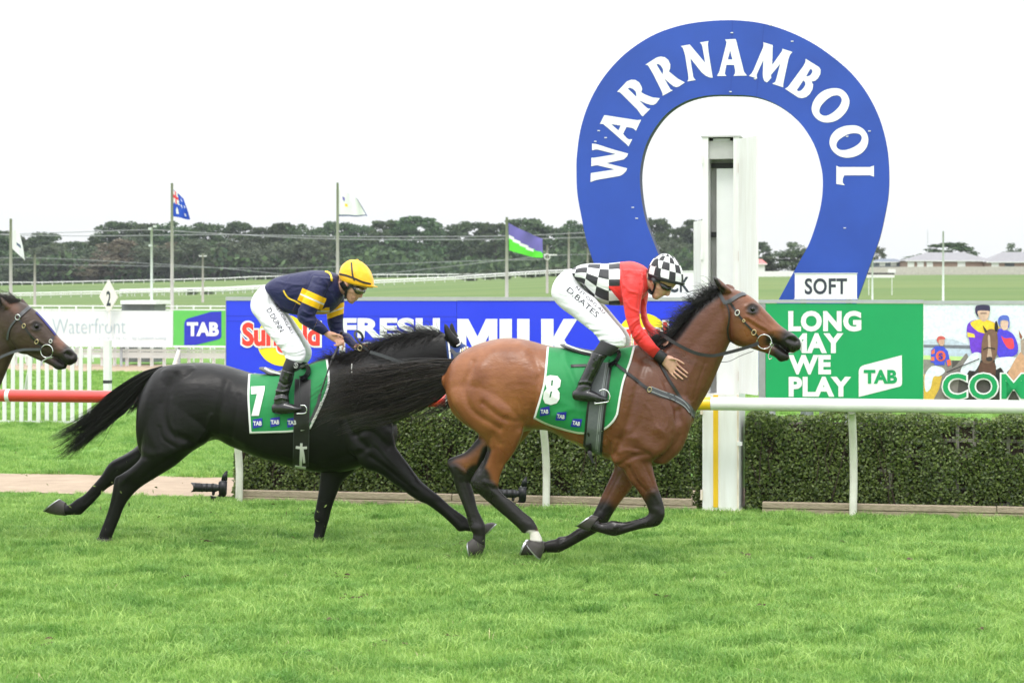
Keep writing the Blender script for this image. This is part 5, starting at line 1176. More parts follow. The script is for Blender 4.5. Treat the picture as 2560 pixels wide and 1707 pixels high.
def eyeball(H, p, I, off, r, parent):
    c = onplane(*H(*p), I+off/math.cos(HD)); bm = bmesh.new(); bmesh.ops.create_uvsphere(bm, u_segments=20, v_segments=12, radius=r); bmesh.ops.translate(bm, verts=bm.verts, vec=c)
    me = bpy.data.meshes.new('eye'); bm.to_mesh(me); bm.free(); return finish(me, 'eye', EYE, parent, True)
def guides_hair(cv, guides, I, offs, count, k=16, seed=1, jit=.012, curl=.02, lo=.7):
    """strands blended between neighbouring guide curves"""
    r = np.random.default_rng(seed); G = []
    for g, o in zip(guides, offs):
        P = np.array([[*onplane(*cv(*p), I+o/math.cos(HD))] for p in g]); S = cr_spline(P, 6); d = np.concatenate([[0], np.cumsum(np.linalg.norm(np.diff(S, axis=0), axis=1))]); t = np.linspace(0, d[-1], k); G.append(np.stack([np.interp(t, d, S[:, j]) for j in range(3)], 1))
    G = np.array(G); out = []; nc = max(6, count//26)
    def at(x): i = min(int(x), len(G)-2); f = x-i; return G[i]*(1-f)+G[i+1]*f
    u = np.linspace(0, 1, k)[:, None]; locks = []
    for _ in range(nc):         # hair gathers into locks towards the tip
        x = r.random()*(len(G)-1); P = at(x)+r.normal(0, jit*2.2, 3)*(.2+u)+np.array(LV)*r.normal(0, .035)*(.4+u); ph = r.random(3)*6.28
        locks.append((x, P+curl*1.3*u*np.stack([np.sin(u[:, 0]*5+ph[0]), np.sin(u[:, 0]*4+ph[1]), np.sin(u[:, 0]*6+ph[2])], 1), r.uniform(lo, 1.0)))
    for _ in range(count):
        xc, Pc, ec = locks[r.integers(nc)]; x = float(np.clip(xc+r.normal(0, .35), 0, len(G)-1.001)); P = at(x); e = ec*r.uniform(.82, 1.08)
        w = r.uniform(.45, .92)*u**.8; P = P*(1-w)+Pc*w
        t = np.linspace(0, 1, k)*e; P = np.stack([np.interp(t, np.linspace(0, 1.08, k), P[:, j]) for j in range(3)], 1)
        ph = r.random(3)*6.28; P = P+r.normal(0, jit*.7, 3)*(.35+u)+np.array(LV)*r.normal(0, .02)*(.4+u)+curl*.4*u*np.stack([np.sin(u[:, 0]*5+ph[0]), np.sin(u[:, 0]*4+ph[1]), np.sin(u[:, 0]*6+ph[2])], 1)*r.uniform(.2, 1); out.append(P)
    return out
def crest_hair(cv, crest, I, count, length, dirs, seed, k=10, spread=.018, droop=.05, curl=.02):
    """mane: strands rooted along a crest line; dirs = list of picture directions mixed at random"""
    r = np.random.default_rng(seed); P = cr_spline(np.array([[*onplane(*cv(*p), I)] for p in crest]), 8); out = []
    for _ in range(count):
        x = r.random()*(len(P)-1); i = int(x); p = P[i]*(1-x+i)+P[min(i+1, len(P)-1)]*(x-i)+np.array(LV)*r.normal(0, spread)+r.normal(0, .006, 3)
        dd = dirs[r.integers(len(dirs))]; d = np.array([dd[0], 0, -dd[1]])+np.array(LV)*r.normal(dd[2] if len(dd) > 2 else 0, .25)+r.normal(0, .16, 3); d /= np.linalg.norm(d); Ln = length*r.uniform(.45, 1.15); t = np.linspace(0, 1, k)[:, None]; ph = r.random(3)*6.28
        out.append(p+d*Ln*t+np.array([-.35*Ln, 0, 0])*t**2*r.uniform(0, 1)-np.array([0, 0, droop])*t**2*r.uniform(.2, 1.4)+curl*t*np.stack([np.sin(t[:, 0]*4+ph[0]), np.sin(t[:, 0]*3+ph[1]), np.sin(t[:, 0]*5+ph[2])], 1))
    return out

# ---------------------------------------------------------------- bay horse, number 8
I8 = 14.80; A, E, F, H = cA, cE, cF, cH
g8 = onplane(1440, 1300, I8); bay = thing('horse', (g8.x, g8.y, 0), 'bay racehorse with black legs galloping in front, cloth numbered 8', 'horse', 'racehorses')
HEAD8 = ([((575,430),(560,800),.075,0),((660,425),(600,990),.088,0),((790,462),(690,1140),.098,0),((900,515),(820,1190),.102,0),((1010,600),(940,1205),.095,0),((1110,702),(1060,1215),.080,0),((1205,800),(1160,1180),.068,0),((1300,898),(1265,1145),.062,0),((1400,968),(1375,1215),.062,0),((1480,1012),(1465,1268),.060,0),((1540,1070),(1530,1240),.045,0)],
         [((960,1080),(930,1208),.055,0),((1060,1120),(1040,1242),.050,0),((1150,1150),(1130,1272),.046,0),((1240,1158),(1235,1318),.046,0),((1325,1212),(1305,1380),.046,0),((1410,1275),(1385,1368),.036,0)],
         [[((520,470),(680,455),.030,-.058),((500,430),(640,410),.036,-.062),((462,360),(565,345),.034,-.064),((438,300),(510,300),.022,-.066),((428,252),(445,262),.006,-.066)],
          [((600,440),(720,450),.03,.055),((605,400),(715,420),.034,.06),((600,370),(690,390),.024,.062),((585,360),(640,368),.008,.062)]])
B8 = Body(I8); bay_lofts(B8, A, E, F); horse_head(B8, H, *HEAD8, None)
B8.fuse(.0095, 5)
B8.strokes(A, [
 # haunch: grooves between the muscles of the quarter
 ([(150,520),(105,620),(110,740),(170,850),(235,915)], 22, .010), ([(205,560),(160,680),(190,790),(290,860),(330,885)], 16, -.012), ([(240,600),(250,720),(330,790),(430,810)], 40, .012),
 ([(250,760),(340,830),(420,850)], 14, -.010), ([(380,480),(470,600),(520,720)], 60, .006), ([(520,640),(510,740),(490,840)], 16, -.010), ([(430,470),(455,500)], 24, .010), ([(500,540),(535,620)], 18, -.006),
 ([(300,910),(330,960)], 14, -.006), ([(285,930),(262,1010),(235,1080)], 8, -.007), ([(430,905),(395,1000),(345,1080)], 16, .006), ([(395,840),(435,865),(430,910)], 18, .008),
 # ribs and flank
 ([(560,900),(700,965),(820,1025)], 22, -.006), ([(850,900),(870,1040)], 16, -.006),
 # shoulder and upper arm
 ([(1040,560),(1000,700),(965,840),(920,960)], 16, -.012), ([(1080,620),(1050,760),(1000,900)], 40, .010), ([(1150,660),(1190,760),(1210,840)], 22, -.010), ([(1210,800),(1225,900),(1170,990),(1100,1040)], 18, -.010),
 ([(905,960),(885,1010),(900,1050)], 16, .014), ([(920,1060),(990,1020),(1060,1010)], 14, -.010), ([(960,900),(1040,960),(1090,1010)], 34, .010), ([(1110,890),(1150,930),(1130,990)], 30, .008),
 ([(1060,560),(1130,640),(1180,760)], 12, -.006),
 # forearm
 ([(960,1070),(1000,1140),(1050,1190)], 10, -.007), ([(1040,1060),(1070,1130),(1085,1180)], 9, -.006), ([(1000,1070),(1040,1140),(1075,1200)], 12, .005),
 # neck
 ([(1420,300),(1330,420),(1230,540),(1160,620)], 26, -.006), ([(1470,480),(1420,560),(1360,680),(1300,800)], 20, -.008), ([(1300,330),(1230,430),(1150,520)], 22, .006)])
B8.strokes(H, [
 ([(610,560),(640,700),(660,900),(640,1060)], 34, -.006), ([(560,620),(580,800),(560,960)], 30, .005), ([(720,740),(700,900),(740,1040),(840,1120)], 60, .007), ([(690,660),(640,860),(660,1060),(760,1140)], 22, -.005),
 ([(860,660),(930,620),(1000,650)], 16, .007), ([(880,730),(950,745),(1010,720)], 14, .006), ([(870,790),(990,870),(1110,940),(1140,965)], 18, .008), ([(880,850),(1000,930),(1110,985)], 16, -.006), ([(1010,700),(1090,790),(1200,900)], 24, -.005),
 ([(1150,1000),(1260,960),(1380,1000)], 22, .004), ([(1395,1070),(1440,1045),(1510,1050),(1550,1090)], 16, .008), ([(1420,1080),(1470,1100),(1520,1110)], 26, -.020), ([(1200,1128),(1290,1155),(1380,1235)], 9, -.010), ([(1180,1150),(1200,1200)], 12, -.004),
 ([(480,330),(510,400),(560,450)], 18, -.012)])
B8.strokes(A, [
 # veins and fine folds
 ([(985,1080),(1010,1130),(1040,1165),(1062,1200)], 4, .0035), ([(1040,760),(1075,800),(1090,860),(1130,900)], 5, .003), ([(640,930),(720,950),(800,990),(860,1000)], 5, .0035), ([(330,905),(350,960),(345,1020)], 4, .003), ([(1130,760),(1160,820),(1150,880)], 5, .003),
 ([(430,890),(445,820),(430,760)], 8, -.004), ([(300,500),(250,560),(220,640)], 30, .006), ([(540,820),(520,760),(525,690)], 9, .005), ([(1290,560),(1250,660),(1240,760)], 9, .004), ([(1340,560),(1310,640),(1280,740)], 6, -.004),
 ([(870,960),(880,1010)], 8, -.006), ([(820,940),(850,960)], 10, .005), ([(960,640),(930,760),(915,860)], 8, .004), ([(1000,980),(1050,1000),(1080,1030)], 8, -.005), ([(920,1000),(960,990),(1000,1000)], 10, .006)])
B8.strokes(H, [([(1000,760),(1070,850),(1130,920)], 6, .0025), ([(1080,880),(1050,960),(1090,1010)], 5, .0022), ([(900,960),(960,1010),(1010,1080)], 6, .002), ([(650,620),(690,700)], 12, -.004), ([(1230,1000),(1300,985),(1370,1010)], 7, .0025), ([(1240,1080),(1330,1130),(1400,1200)], 8, -.0025), ([(1300,1330),(1390,1320)], 8, -.003)])
B8.strokes(F, [([(1180,480),(1260,600),(1350,720),(1430,820)], 7, .0035), ([(1420,560),(1500,700),(1570,800)], 6, -.0045), ([(1480,520),(1545,680),(1600,800)], 7, .0035), ([(1310,1030),(1200,1075),(1100,1110)], 6, .003), ([(1050,1020),(1010,1030)], 12, .006), ([(700,1150),(560,1225),(460,1290)], 8, .0035),([(1500,880),(1590,900),(1640,960)], 30, .004), ([(1460,1000),(1300,1060),(1130,1105)], 14, -.004), ([(1090,1090),(1060,1130)], 26, .004), ([(860,960),(650,1130),(480,1260)], 14, -.004), ([(1150,480),(1050,680),(930,900)], 16, -.005)])
B8.strokes(E, [([(520,830),(600,900),(760,1060),(860,1150)], 14, -.004), ([(470,800),(540,830)], 22, .006), ([(500,520),(470,620),(420,720)], 12, -.006), ([(260,800),(330,1000),(390,1160)], 14, -.004), ([(220,660),(300,720)], 20, .005)])
DK8 = [(F, [(1590,830),(1590,960),(1500,1040)], 90, 260), (F, [(1480,1050),(1300,1070),(1050,1110),(850,1060)], 110, 150), (F, [(960,960),(800,1080),(600,1210),(430,1300),(150,1340)], 110, 240),
 (E, [(485,520),(450,620),(420,700)], 28, 60), (E, [(400,760),(440,860),(560,960),(830,1180)], 95, 150), (E, [(400,440),(300,525),(190,575),(145,620)], 14, 70), (E, [(170,700),(270,790)], 40, 150), (E, [(270,820),(330,1000),(400,1180),(420,1340)], 85, 130),
 (H, [(1500,1110),(1400,1300)], 130, 330), (H, [(1180,1090),(1320,1180)], 30, 130), (H, [(950,694)], 44, 125), (H, [(1470,1090)], 60, 110), (H, [(440,280),(500,380)], 26, 60), (A, [(1420,205),(1300,300),(1190,440),(1120,490)], 10, 34)]
WH8 = [(E, [(875,1275),(960,1285)], 36, 52)]
def tone8(px):
    a = (px[:, 0]-1080)*1.9604; return .85*smooth01((a-640)/420)*np.where(px[:, 0] < 1830, 1, np.clip(1-(px[:, 0]-1830)/60, .35, 1))
bb = B8.make('body', BAYC, bay, attrs_for(B8, DK8, WH8, tone8)); V8 = B8.bvh()
for cv, st, off in ((F, [((905,975),(800,1134),.036),((862,962),(735,1120),.044),((832,956),(655,1086),.050)], -.14), (F, [((288,1258),(288,1390),.036),((190,1246),(150,1414),.046),((97,1238),(12,1416),.052)], .135),
                    (E, [((868,1312),(996,1342),.037),((860,1330),(1000,1396),.045),((848,1350),(968,1480),.050)], -.13), (E, [((368,1298),(476,1370),.035),((345,1314),(438,1440),.043),((323,1332),(350,1472),.048)], .135)):
    hoof_part(cv, st, I8, off, bay)
eyeball(H, (950, 694), I8, -.0785, .0175, bay); eyeball(H, (950, 694), I8, .0785, .0175, bay)
hair(crest_hair(A, [(1425,205),(1350,245),(1290,303),(1230,370),(1175,432),(1120,478),(1060,484)], I8, 1250, .135, [(-.9, -.35, -.1), (-.75, -.65, 0), (-1, .1, -.2), (-.95, .35, -.4), (-.5, -.8, 0)], 5), 'mane', HAIRB, bay, .0019, .0005)
hair(crest_hair(H, [(620,420),(560,430),(520,460)], I8, 90, .12, [(-1, -.2), (-.9, .3)], 6), 'forelock', HAIRB, bay, .0016)
TG8 = [[(2150,522),(2010,528),(1860,545),(1720,575),(1600,600),(1480,640),(1380,690)], [(2150,550),(1990,565),(1830,600),(1650,640),(1520,680),(1400,740),(1320,800)], [(2140,590),(1980,620),(1800,680),(1620,730),(1480,770),(1380,820),(1330,850)], [(2130,625),(2000,680),(1850,740),(1700,785),(1560,815),(1450,850),(1390,865)], [(2120,650),(2040,720),(1930,780),(1820,815),(1700,840),(1580,860),(1500,870)]]
TW8 = [[(2115,640),(2080,700),(2030,750),(1960,785),(1880,820),(1800,850)], [(2120,660),(2100,720),(2070,760),(2010,790),(1950,815),(1890,835)], [(2130,690),(2118,740),(2100,770),(2070,790),(2030,810),(1990,825)]]
s8 = guides_hair(cB, TG8, I8, (0, -.03, -.05, -.03, 0), 1150, 18, 8, .014, .05, .66)+guides_hair(cB, TG8, I8, (0, -.03, -.05, -.03, 0), 260, 18, 88, .035, .10, .5)+guides_hair(cB, TW8, I8, (0, -.03, .02), 60, 18, 9, .010, .03, .6)
hair(s8, 'tail', HAIRBR, bay, .0021, .0004)
Bt = Body(I8); Bt.loft(cB, [((2160,522),(2150,650),.05,0),((2080,528),(2060,650),.045,0),((1980,545),(1960,640),.03,0),((1880,570),(1860,640),.02,0),((1780,600),(1770,650),.012,0)], 12, 3); mb = MB(); mb.add(Bt.V, Bt.F); mb.build('tail_dock', HAIRB, bay, True)

# ---------------------------------------------------------------- black horse, number 7
I7 = 15.46; Bc = cB
g7 = onplane(700, 1300, I7); blk = thing('horse', (g7.x, g7.y, 0), 'black racehorse stretched out behind the bay, cloth numbered 7', 'horse', 'racehorses')
B7 = Body(I7)
B7.loft(Bc, [((556,760),(552,860),.10,0),((575,660),(560,985),.18,0),((640,568),(600,1010),.24,0),((700,547),(670,1010),.27,0),((780,537),(750,995),.285,0),((870,536),(850,945),.285,0),((955,546),(935,922),.28,0),((1035,569),(1015,958),.285,0),((1125,592),(1112,996),.295,0),((1235,584),(1232,1035),.30,0),((1350,556),(1350,1066),.295,0),((1470,515),(1450,1086),.265,0),((1560,520),(1550,1085),.24,0),((1650,590),(1645,1062),.21,0),((1730,690),(1735,1020),.175,0),((1795,800),(1795,960),.11,0)], 28, 4, 2.25)
B7.loft(Bc, [((1470,515),(1760,960),.18,0),((1590,503),(1825,850),.16,0),((1700,470),(1890,770),.135,0),((1800,430),(1950,705),.115,0),((1900,402),(2020,655),.10,0),((1990,386),(2085,625),.09,0),((2065,388),(2150,600),.08,0)], 24, 4, 2.1)
for s in (-1, 1):
    B7.loft(Bc, [((1520,590),(1640,620),.045,s*.115),((1500,720),(1740,730),.07,s*.15),((1540,870),(1810,850),.08,s*.165),((1590,980),(1815,935),.08,s*.165)], 20, 4)
# near fore leg, reaching forward
B7.loft(Bc, [((1640,850),(1812,840),.075,-.16),((1620,980),(1825,945),.08,-.165),((1665,1060),(1850,990),.075,-.165),((1745,1092),(1895,1050),.062,-.16),((1830,1150),(1950,1125),.052,-.155),((1900,1202),(2005,1172),.043,-.15),((1950,1232),(2042,1200),.04,-.145),((1990,1250),(2072,1228),.036,-.14),((2055,1298),(2112,1262),.029,-.14),((2110,1348),(2168,1302),.029,-.14),((2145,1382),(2200,1328),.033,-.135),((2175,1380),(2222,1342),.030,-.135),((2215,1385),(2255,1345),.032,-.135),((2250,1392),(2285,1345),.036,-.135)], 18, 4)
# far fore leg, planted
B7.loft(Bc, [((1430,960),(1640,980),.08,.15),((1448,1060),(1625,1070),.07,.15),((1448,1130),(1562,1130),.058,.145),((1438,1200),(1530,1200),.047,.14),((1425,1270),(1505,1272),.04,.14),((1417,1310),(1494,1318),.039,.14),((1424,1348),(1486,1345),.031,.14),((1416,1395),(1472,1398),.030,.14),((1410,1425),(1468,1428),.033,.14),((1404,1450),(1470,1452),.038,.14)], 18, 4)
# near hind leg, pushing off
B7.loft(Bc, [((640,600),(860,590),.11,-.12),((570,740),(920,740),.15,-.135),((552,860),(925,850),.155,-.145),((555,950),(890,925),.14,-.155),((548,1012),(800,985),.115,-.16),((500,1062),(715,1055),.088,-.16),((450,1095),(630,1108),.066,-.16),((420,1112),(548,1160),.05,-.155),((412,1140),(498,1208),.042,-.155),((402,1200),(462,1262),.036,-.15),((386,1265),(440,1320),.029,-.145),((362,1335),(422,1362),.028,-.14),((345,1380),(410,1392),.032,-.14),((336,1405),(402,1412),.031,-.14),((325,1430),(402,1434),.038,-.14)], 18, 4)
# far hind leg, leaving the ground
B7.loft(Bc, [((640,600),(860,590),.11,.12),((575,740),(900,740),.15,.135),((552,860),(860,860),.15,.145),((540,940),(740,960),.12,.155),((480,988),(600,1060),.085,.155),((405,1028),(500,1112),.06,.15),((376,1058),(430,1140),.046,.15),((350,1100),(405,1150),.04,.15),((312,1145),(362,1180),.034,.145),((265,1195),(312,1235),.029,.14),((222,1222),(265,1280),.034,.14),((200,1240),(245,1298),.034,.14),((178,1250),(205,1300),.030,.14),((155,1240),(160,1302),.036,.14)], 18, 4)
HEAD7 = ([((2060,400),(2110,600),.075,0),((2130,430),(2150,690),.09,0),((2200,470),(2200,740),.10,0),((2270,530),(2250,760),.095,0),((2340,600),(2310,770),.08,0),((2410,670),(2380,800),.065,0),((2470,720),(2450,850),.062,0),((2510,770),(2490,850),.045,0)], [((2290,720),(2280,780),.05,0),((2360,760),(2345,830),.044,0),((2430,830),(2400,890),.034,0)],
         [[((2110,455),(2150,440),.03,-.055),((2085,420),(2138,412),.034,-.058),((2072,380),(2112,382),.026,-.06),((2070,340),(2090,350),.010,-.06)], [((2110,440),(2165,440),.03,.055),((2095,400),(2148,412),.03,.058),((2098,360),(2128,372),.02,.06),((2105,332),(2116,340),.006,.06)]])
horse_head(B7, Bc, *HEAD7, None)
B7.fuse(.0100, 5)
B7.strokes(Bc, [
 ([(1260,1000),(1330,1020),(1420,1040)], 6, .003), ([(1720,960),(1800,1040),(1900,1140)], 6, -.005), ([(1770,1000),(1850,1090),(1930,1170)], 6, .004), ([(820,930),(870,880),(900,800)], 10, .006), ([(640,860),(660,920),(720,960)], 9, -.006), ([(700,720),(690,820),(720,900)], 9, .005), ([(1560,700),(1540,820),(1560,920)], 9, .006), ([(1040,700),(1020,820),(1000,920)], 12, -.005), ([(1230,700),(1240,850),(1220,980)], 14, -.003), ([(1160,700),(1160,850),(1150,960)], 14, .003),
 ([(640,620),(590,740),(590,880),(640,980)], 26, .008), ([(720,600),(660,740),(690,880),(800,930)], 20, -.012), ([(760,650),(780,800),(880,880)], 50, .010), ([(980,640),(950,760),(930,880)], 20, -.012), ([(870,905),(960,915),(1050,960)], 20, -.008), ([(900,560),(1000,660)], 40, .006),
 ([(1600,640),(1570,780),(1620,900),(1680,960)], 18, -.012), ([(1680,700),(1700,830),(1760,900)], 40, .010), ([(1620,900),(1700,880),(1790,960)], 16, -.010), ([(1790,880),(1850,1000),(1930,1110)], 14, .006), ([(1700,1010),(1800,1080),(1920,1180)], 12, -.008), ([(1450,1050),(1560,1010),(1650,990)], 16, -.008), ([(1640,780),(1740,800),(1800,860)], 16, -.008),
 ([(430,1120),(420,1200),(380,1320)], 9, -.005), ([(560,1030),(500,1090),(450,1140)], 14, .007), ([(700,1010),(600,1080),(520,1150)], 14, -.007), ([(2050,1230),(2110,1290),(2160,1340)], 9, -.005), ([(1460,1220),(1455,1330),(1440,1400)], 9, -.004), ([(560,980),(640,1000),(760,960)], 22, .008), ([(420,1080),(330,1180),(260,1240)], 9, -.004)])
bb7 = B7.make('body', BLKC, blk, attrs_for(B7, [(Bc, [(420,1120),(380,1300)], 20, 60)])); V7 = B7.bvh()
for st, off in (([((2245,1394),(2285,1342),.036),((2262,1397),(2312,1338),.042),((2280,1398),(2332,1345),.046)], -.135), ([((1404,1432),(1470,1434),.038),((1400,1448),(1474,1450),.044),((1396,1462),(1478,1464),.048)], .14),
                ([((328,1415),(402,1420),.038),((322,1430),(404,1436),.044),((316,1444),(406,1450),.048)], -.14), ([((168,1238),(172,1304),.035),((130,1232),(108,1300),.043),((142,1222),(62,1284),.048)][:1]+[((150,1228),(115,1298),.043),((140,1222),(64,1284),.048)], .14)):
    hoof_part(Bc, st, I7, off, blk)
hair(crest_hair(Bc, [(2070,390),(1990,384),(1900,400),(1800,428),(1700,468),(1600,500),(1500,515)], I7, 1700, .15, [(-.95, -.25, -.1), (-.85, .1, -.35), (-.8, .45, -.5), (-.7, -.6, 0), (-1, 0, -.2), (-.6, .6, -.6)], 15), 'mane', HAIRB, blk, .0019, .0005)
TG7 = [[(655,556),(570,582),(470,640),(390,700),(300,785),(190,850),(90,895),(25,935)], [(645,565),(555,612),(455,685),(360,765),(265,850),(165,920),(75,965)], [(625,580),(535,645),(445,725),(355,815),(265,905),(175,985),(90,1045)], [(600,605),(525,675),(450,750),(370,830),(290,900),(215,970),(130,1040)], [(580,640),(530,700),(475,765),(415,810),(340,860),(275,920),(190,1010)]]
TW7 = [[(565,660),(530,710),(505,760),(480,800),(460,840),(448,875)], [(570,690),(548,720),(530,750),(510,770),(490,800),(470,830)]]
hair(guides_hair(cB, TG7, I7, (0, -.03, -.04, -.02, 0), 1600, 18, 18, .010, .025, .78)+guides_hair(cB, TG7, I7, (0, -.03, -.04, -.02, 0), 160, 18, 89, .025, .07, .5)+guides_hair(cB, TW7, I7, (0, -.02), 60, 18, 19, .01, .03, .6), 'tail', HAIRB, blk, .0021, .0004)
Bt = Body(I7); Bt.loft(cB, [((660,556),(590,690),.05,0),((590,580),(545,680),.042,0),((510,630),(475,700),.03,0),((430,690),(405,745),.02,0),((350,760),(335,800),.012,0)], 12, 3); mb = MB(); mb.add(Bt.V, Bt.F); mb.build('tail_dock', HAIRB, blk, True)

# ---------------------------------------------------------------- dark brown horse entering the picture
I9 = 14.9; Nn = cN
g9 = onplane(-400, 1300, I9); brn = thing('horse', (g9.x, g9.y, 0), 'dark brown racehorse with only its head showing at the edge of the picture', 'horse', 'racehorses')
B9 = Body(I9); SH = lambda cv: (lambda x, y: ((cv(x, y)[0]-1815)*.95+22, (cv(x, y)[1]-720)*.95+762))
bay_lofts(B9, SH(A), SH(E), SH(F))
HEAD9 = ([((40,330),(60,900),.080,0),((160,310),(110,980),.090,0),((300,330),(200,1050),.098,0),((420,385),(330,1110),.102,0),((545,480),(470,1130),.097,0),((680,620),(600,1160),.084,0),((790,750),(720,1170),.072,0),((880,865),(820,1150),.064,0),((985,965),(930,1200),.062,0),((1065,1030),(1040,1285),.062,0),((1125,1095),(1105,1260),.044,0)],
         [((480,1040),(450,1140),.055,0),((600,1090),(570,1195),.050,0),((720,1110),(700,1250),.050,0),((810,1150),(800,1300),.050,0),((885,1200),(872,1352),.046,0),((980,1262),(955,1344),.036,0)],
         [[((60,430),(180,400),.030,-.06),((40,370),(130,345),.034,-.062),((15,300),(70,290),.024,-.064),((0,240),(12,250),.006,-.064)], [((330,370),(430,385),.03,.055),((318,320),(392,345),.026,.058),((318,262),(332,270),.006,.06)]])
horse_head(B9, Nn, *HEAD9, None); B9.fuse(.0095, 5)
B9.strokes(Nn, [([(170,520),(140,700),(150,900),(260,1060)], 26, -.006), ([(300,760),(260,900),(330,1050)], 60, .006), ([(450,660),(540,620),(620,660)], 16, .006), ([(470,740),(550,755),(620,730)], 14, .006), ([(480,830),(600,920),(700,985)], 18, .008), ([(480,890),(600,980),(690,1030)], 16, -.006), ([(970,1090),(1010,1060),(1080,1060),(1130,1110)], 16, .008), ([(1000,1100),(1050,1120),(1090,1130)], 26, -.020), ([(800,1140),(880,1180),(980,1290)], 9, -.010), ([(640,700),(720,790),(820,900)], 24, -.005)])
bb9 = B9.make('body', BRNC, brn, attrs_for(B9, [(Nn, [(552,694)], 44, 115), (Nn, [(1090,1130),(990,1310)], 110, 260), (Nn, [(880,1340)], 60, 160), (Nn, [(1045,1110)], 55, 100)], (), lambda px: np.maximum(1-smooth01(polydist(px, np.array([cN(900,900), cN(980,1010)]))*6.03/170), .6*(1-smooth01(polydist(px, np.array([cN(150,380), cN(230,440)]))*6.03/120))))); V9 = B9.bvh()
for cv, st, off in ((F, [((905,975),(800,1134),.036),((862,962),(735,1120),.044),((832,956),(655,1086),.050)], -.14), (F, [((288,1258),(288,1390),.036),((190,1246),(150,1414),.046),((97,1238),(12,1416),.052)], .135),
                    (E, [((868,1312),(996,1342),.037),((860,1330),(1000,1396),.045),((848,1350),(968,1480),.050)], -.13), (E, [((368,1298),(476,1370),.035),((345,1314),(438,1440),.043),((323,1332),(350,1472),.048)], .135)):
    hoof_part(SH(cv), st, I9, off, brn)
eyeball(Nn, (552, 694), I9, -.081, .0175, brn); eyeball(Nn, (552, 694), I9, .081, .0175, brn)
hair(crest_hair(Nn, [(300,310),(180,300),(60,300),(-100,310),(-350,400),(-620,620)], I9, 1100, .16, [(-.95, -.25, -.1), (-.85, .2, -.4), (-1, .1, -.2), (-.7, -.5, 0)], 25), 'mane', HAIRBR, brn, .0019, .0005)

# ---------------------------------------------------------------- bits of turf thrown up by the hooves
r = np.random.default_rng(91); mb = MB()
for (x, y, sx, sy, I, n) in ((190, 1290, 120, 60, 15.3, 40), (760, 1300, 90, 60, 15.4, 34), (1150, 1360, 120, 40, 14.9, 34), (330, 1180, 160, 90, 15.4, 22), (90, 1200, 90, 90, 15.2, 16)):
    for _ in range(n):
        c = onplane(x+r.normal()*sx*.5, y+r.normal()*sy*.5, I+r.uniform(-.2, .2)); c.z = max(c.z, .04); k = r.uniform(.006, .022); a = Vector(r.normal(size=3)).normalized(); b = a.cross(Vector(r.normal(size=3))).normalized(); w = k*r.uniform(.12, .5); mb.add([c-a*k, c+b*w, c+a*k, c-b*w], [(0, 1, 2, 3)])
tag(mb.build('thrown_turf', [mat('torn turf', (.10, .085, .035), .9, .6, 9, col2=(.16, .22, .06))]), 'bits of grass and soil thrown up by the hooves', kind='stuff')
# ================================================================ saddle cloths
def clothmat(name, c, edge=(.80, .80, .80), thr=1.0):
    m, n, b = nodes_of(name); a = n.nodes.new('ShaderNodeAttribute'); a.attribute_name = 'edge'; g = n.nodes.new('ShaderNodeMath'); g.operation = 'GREATER_THAN'; g.inputs[1].default_value = thr; n.links.new(a.outputs['Fac'], g.inputs[0])
    t = n.nodes.new('ShaderNodeTexCoord'); z = n.nodes.new('ShaderNodeTexNoise'); z.inputs['Scale'].default_value = 7; z.inputs['Detail'].default_value = 4; n.links.new(t.outputs['Object'], z.inputs['Vector'])
    r = n.nodes.new('ShaderNodeValToRGB'); r.color_ramp.elements[0].color = (*[k*.9 for k in c], 1); r.color_ramp.elements[1].color = (*[k*1.1 for k in c], 1); n.links.new(z.outputs['Fac'], r.inputs[0])
    x = n.nodes.new('ShaderNodeMix'); x.data_type = 'RGBA'; n.links.new(g.outputs[0], x.inputs['Factor']); x.inputs['A'].default_value = (*edge, 1); n.links.new(r.outputs[0], x.inputs['B']); n.links.new(x.outputs['Result'], b.inputs['Base Color'])
    b.inputs['Roughness'].default_value = .62; b.inputs['Sheen Weight'].default_value = .15
    z2 = n.nodes.new('ShaderNodeTexNoise'); z2.inputs['Scale'].default_value = 9; bp = n.nodes.new('ShaderNodeBump'); bp.inputs['Strength'].default_value = .25; bp.inputs['Distance'].default_value = .02; n.links.new(t.outputs['Object'], z2.inputs['Vector']); n.links.new(z2.outputs['Fac'], bp.inputs['Height']); n.links.new(bp.outputs[0], b.inputs['Normal'])
    return m
CLOTH = clothmat('green saddle cloth', srgb(18, 136, 72)); WCL = mat('white cloth print', (.80, .80, .80), .6); BCL = mat('blue cloth print', srgb(40, 42, 170), .6)
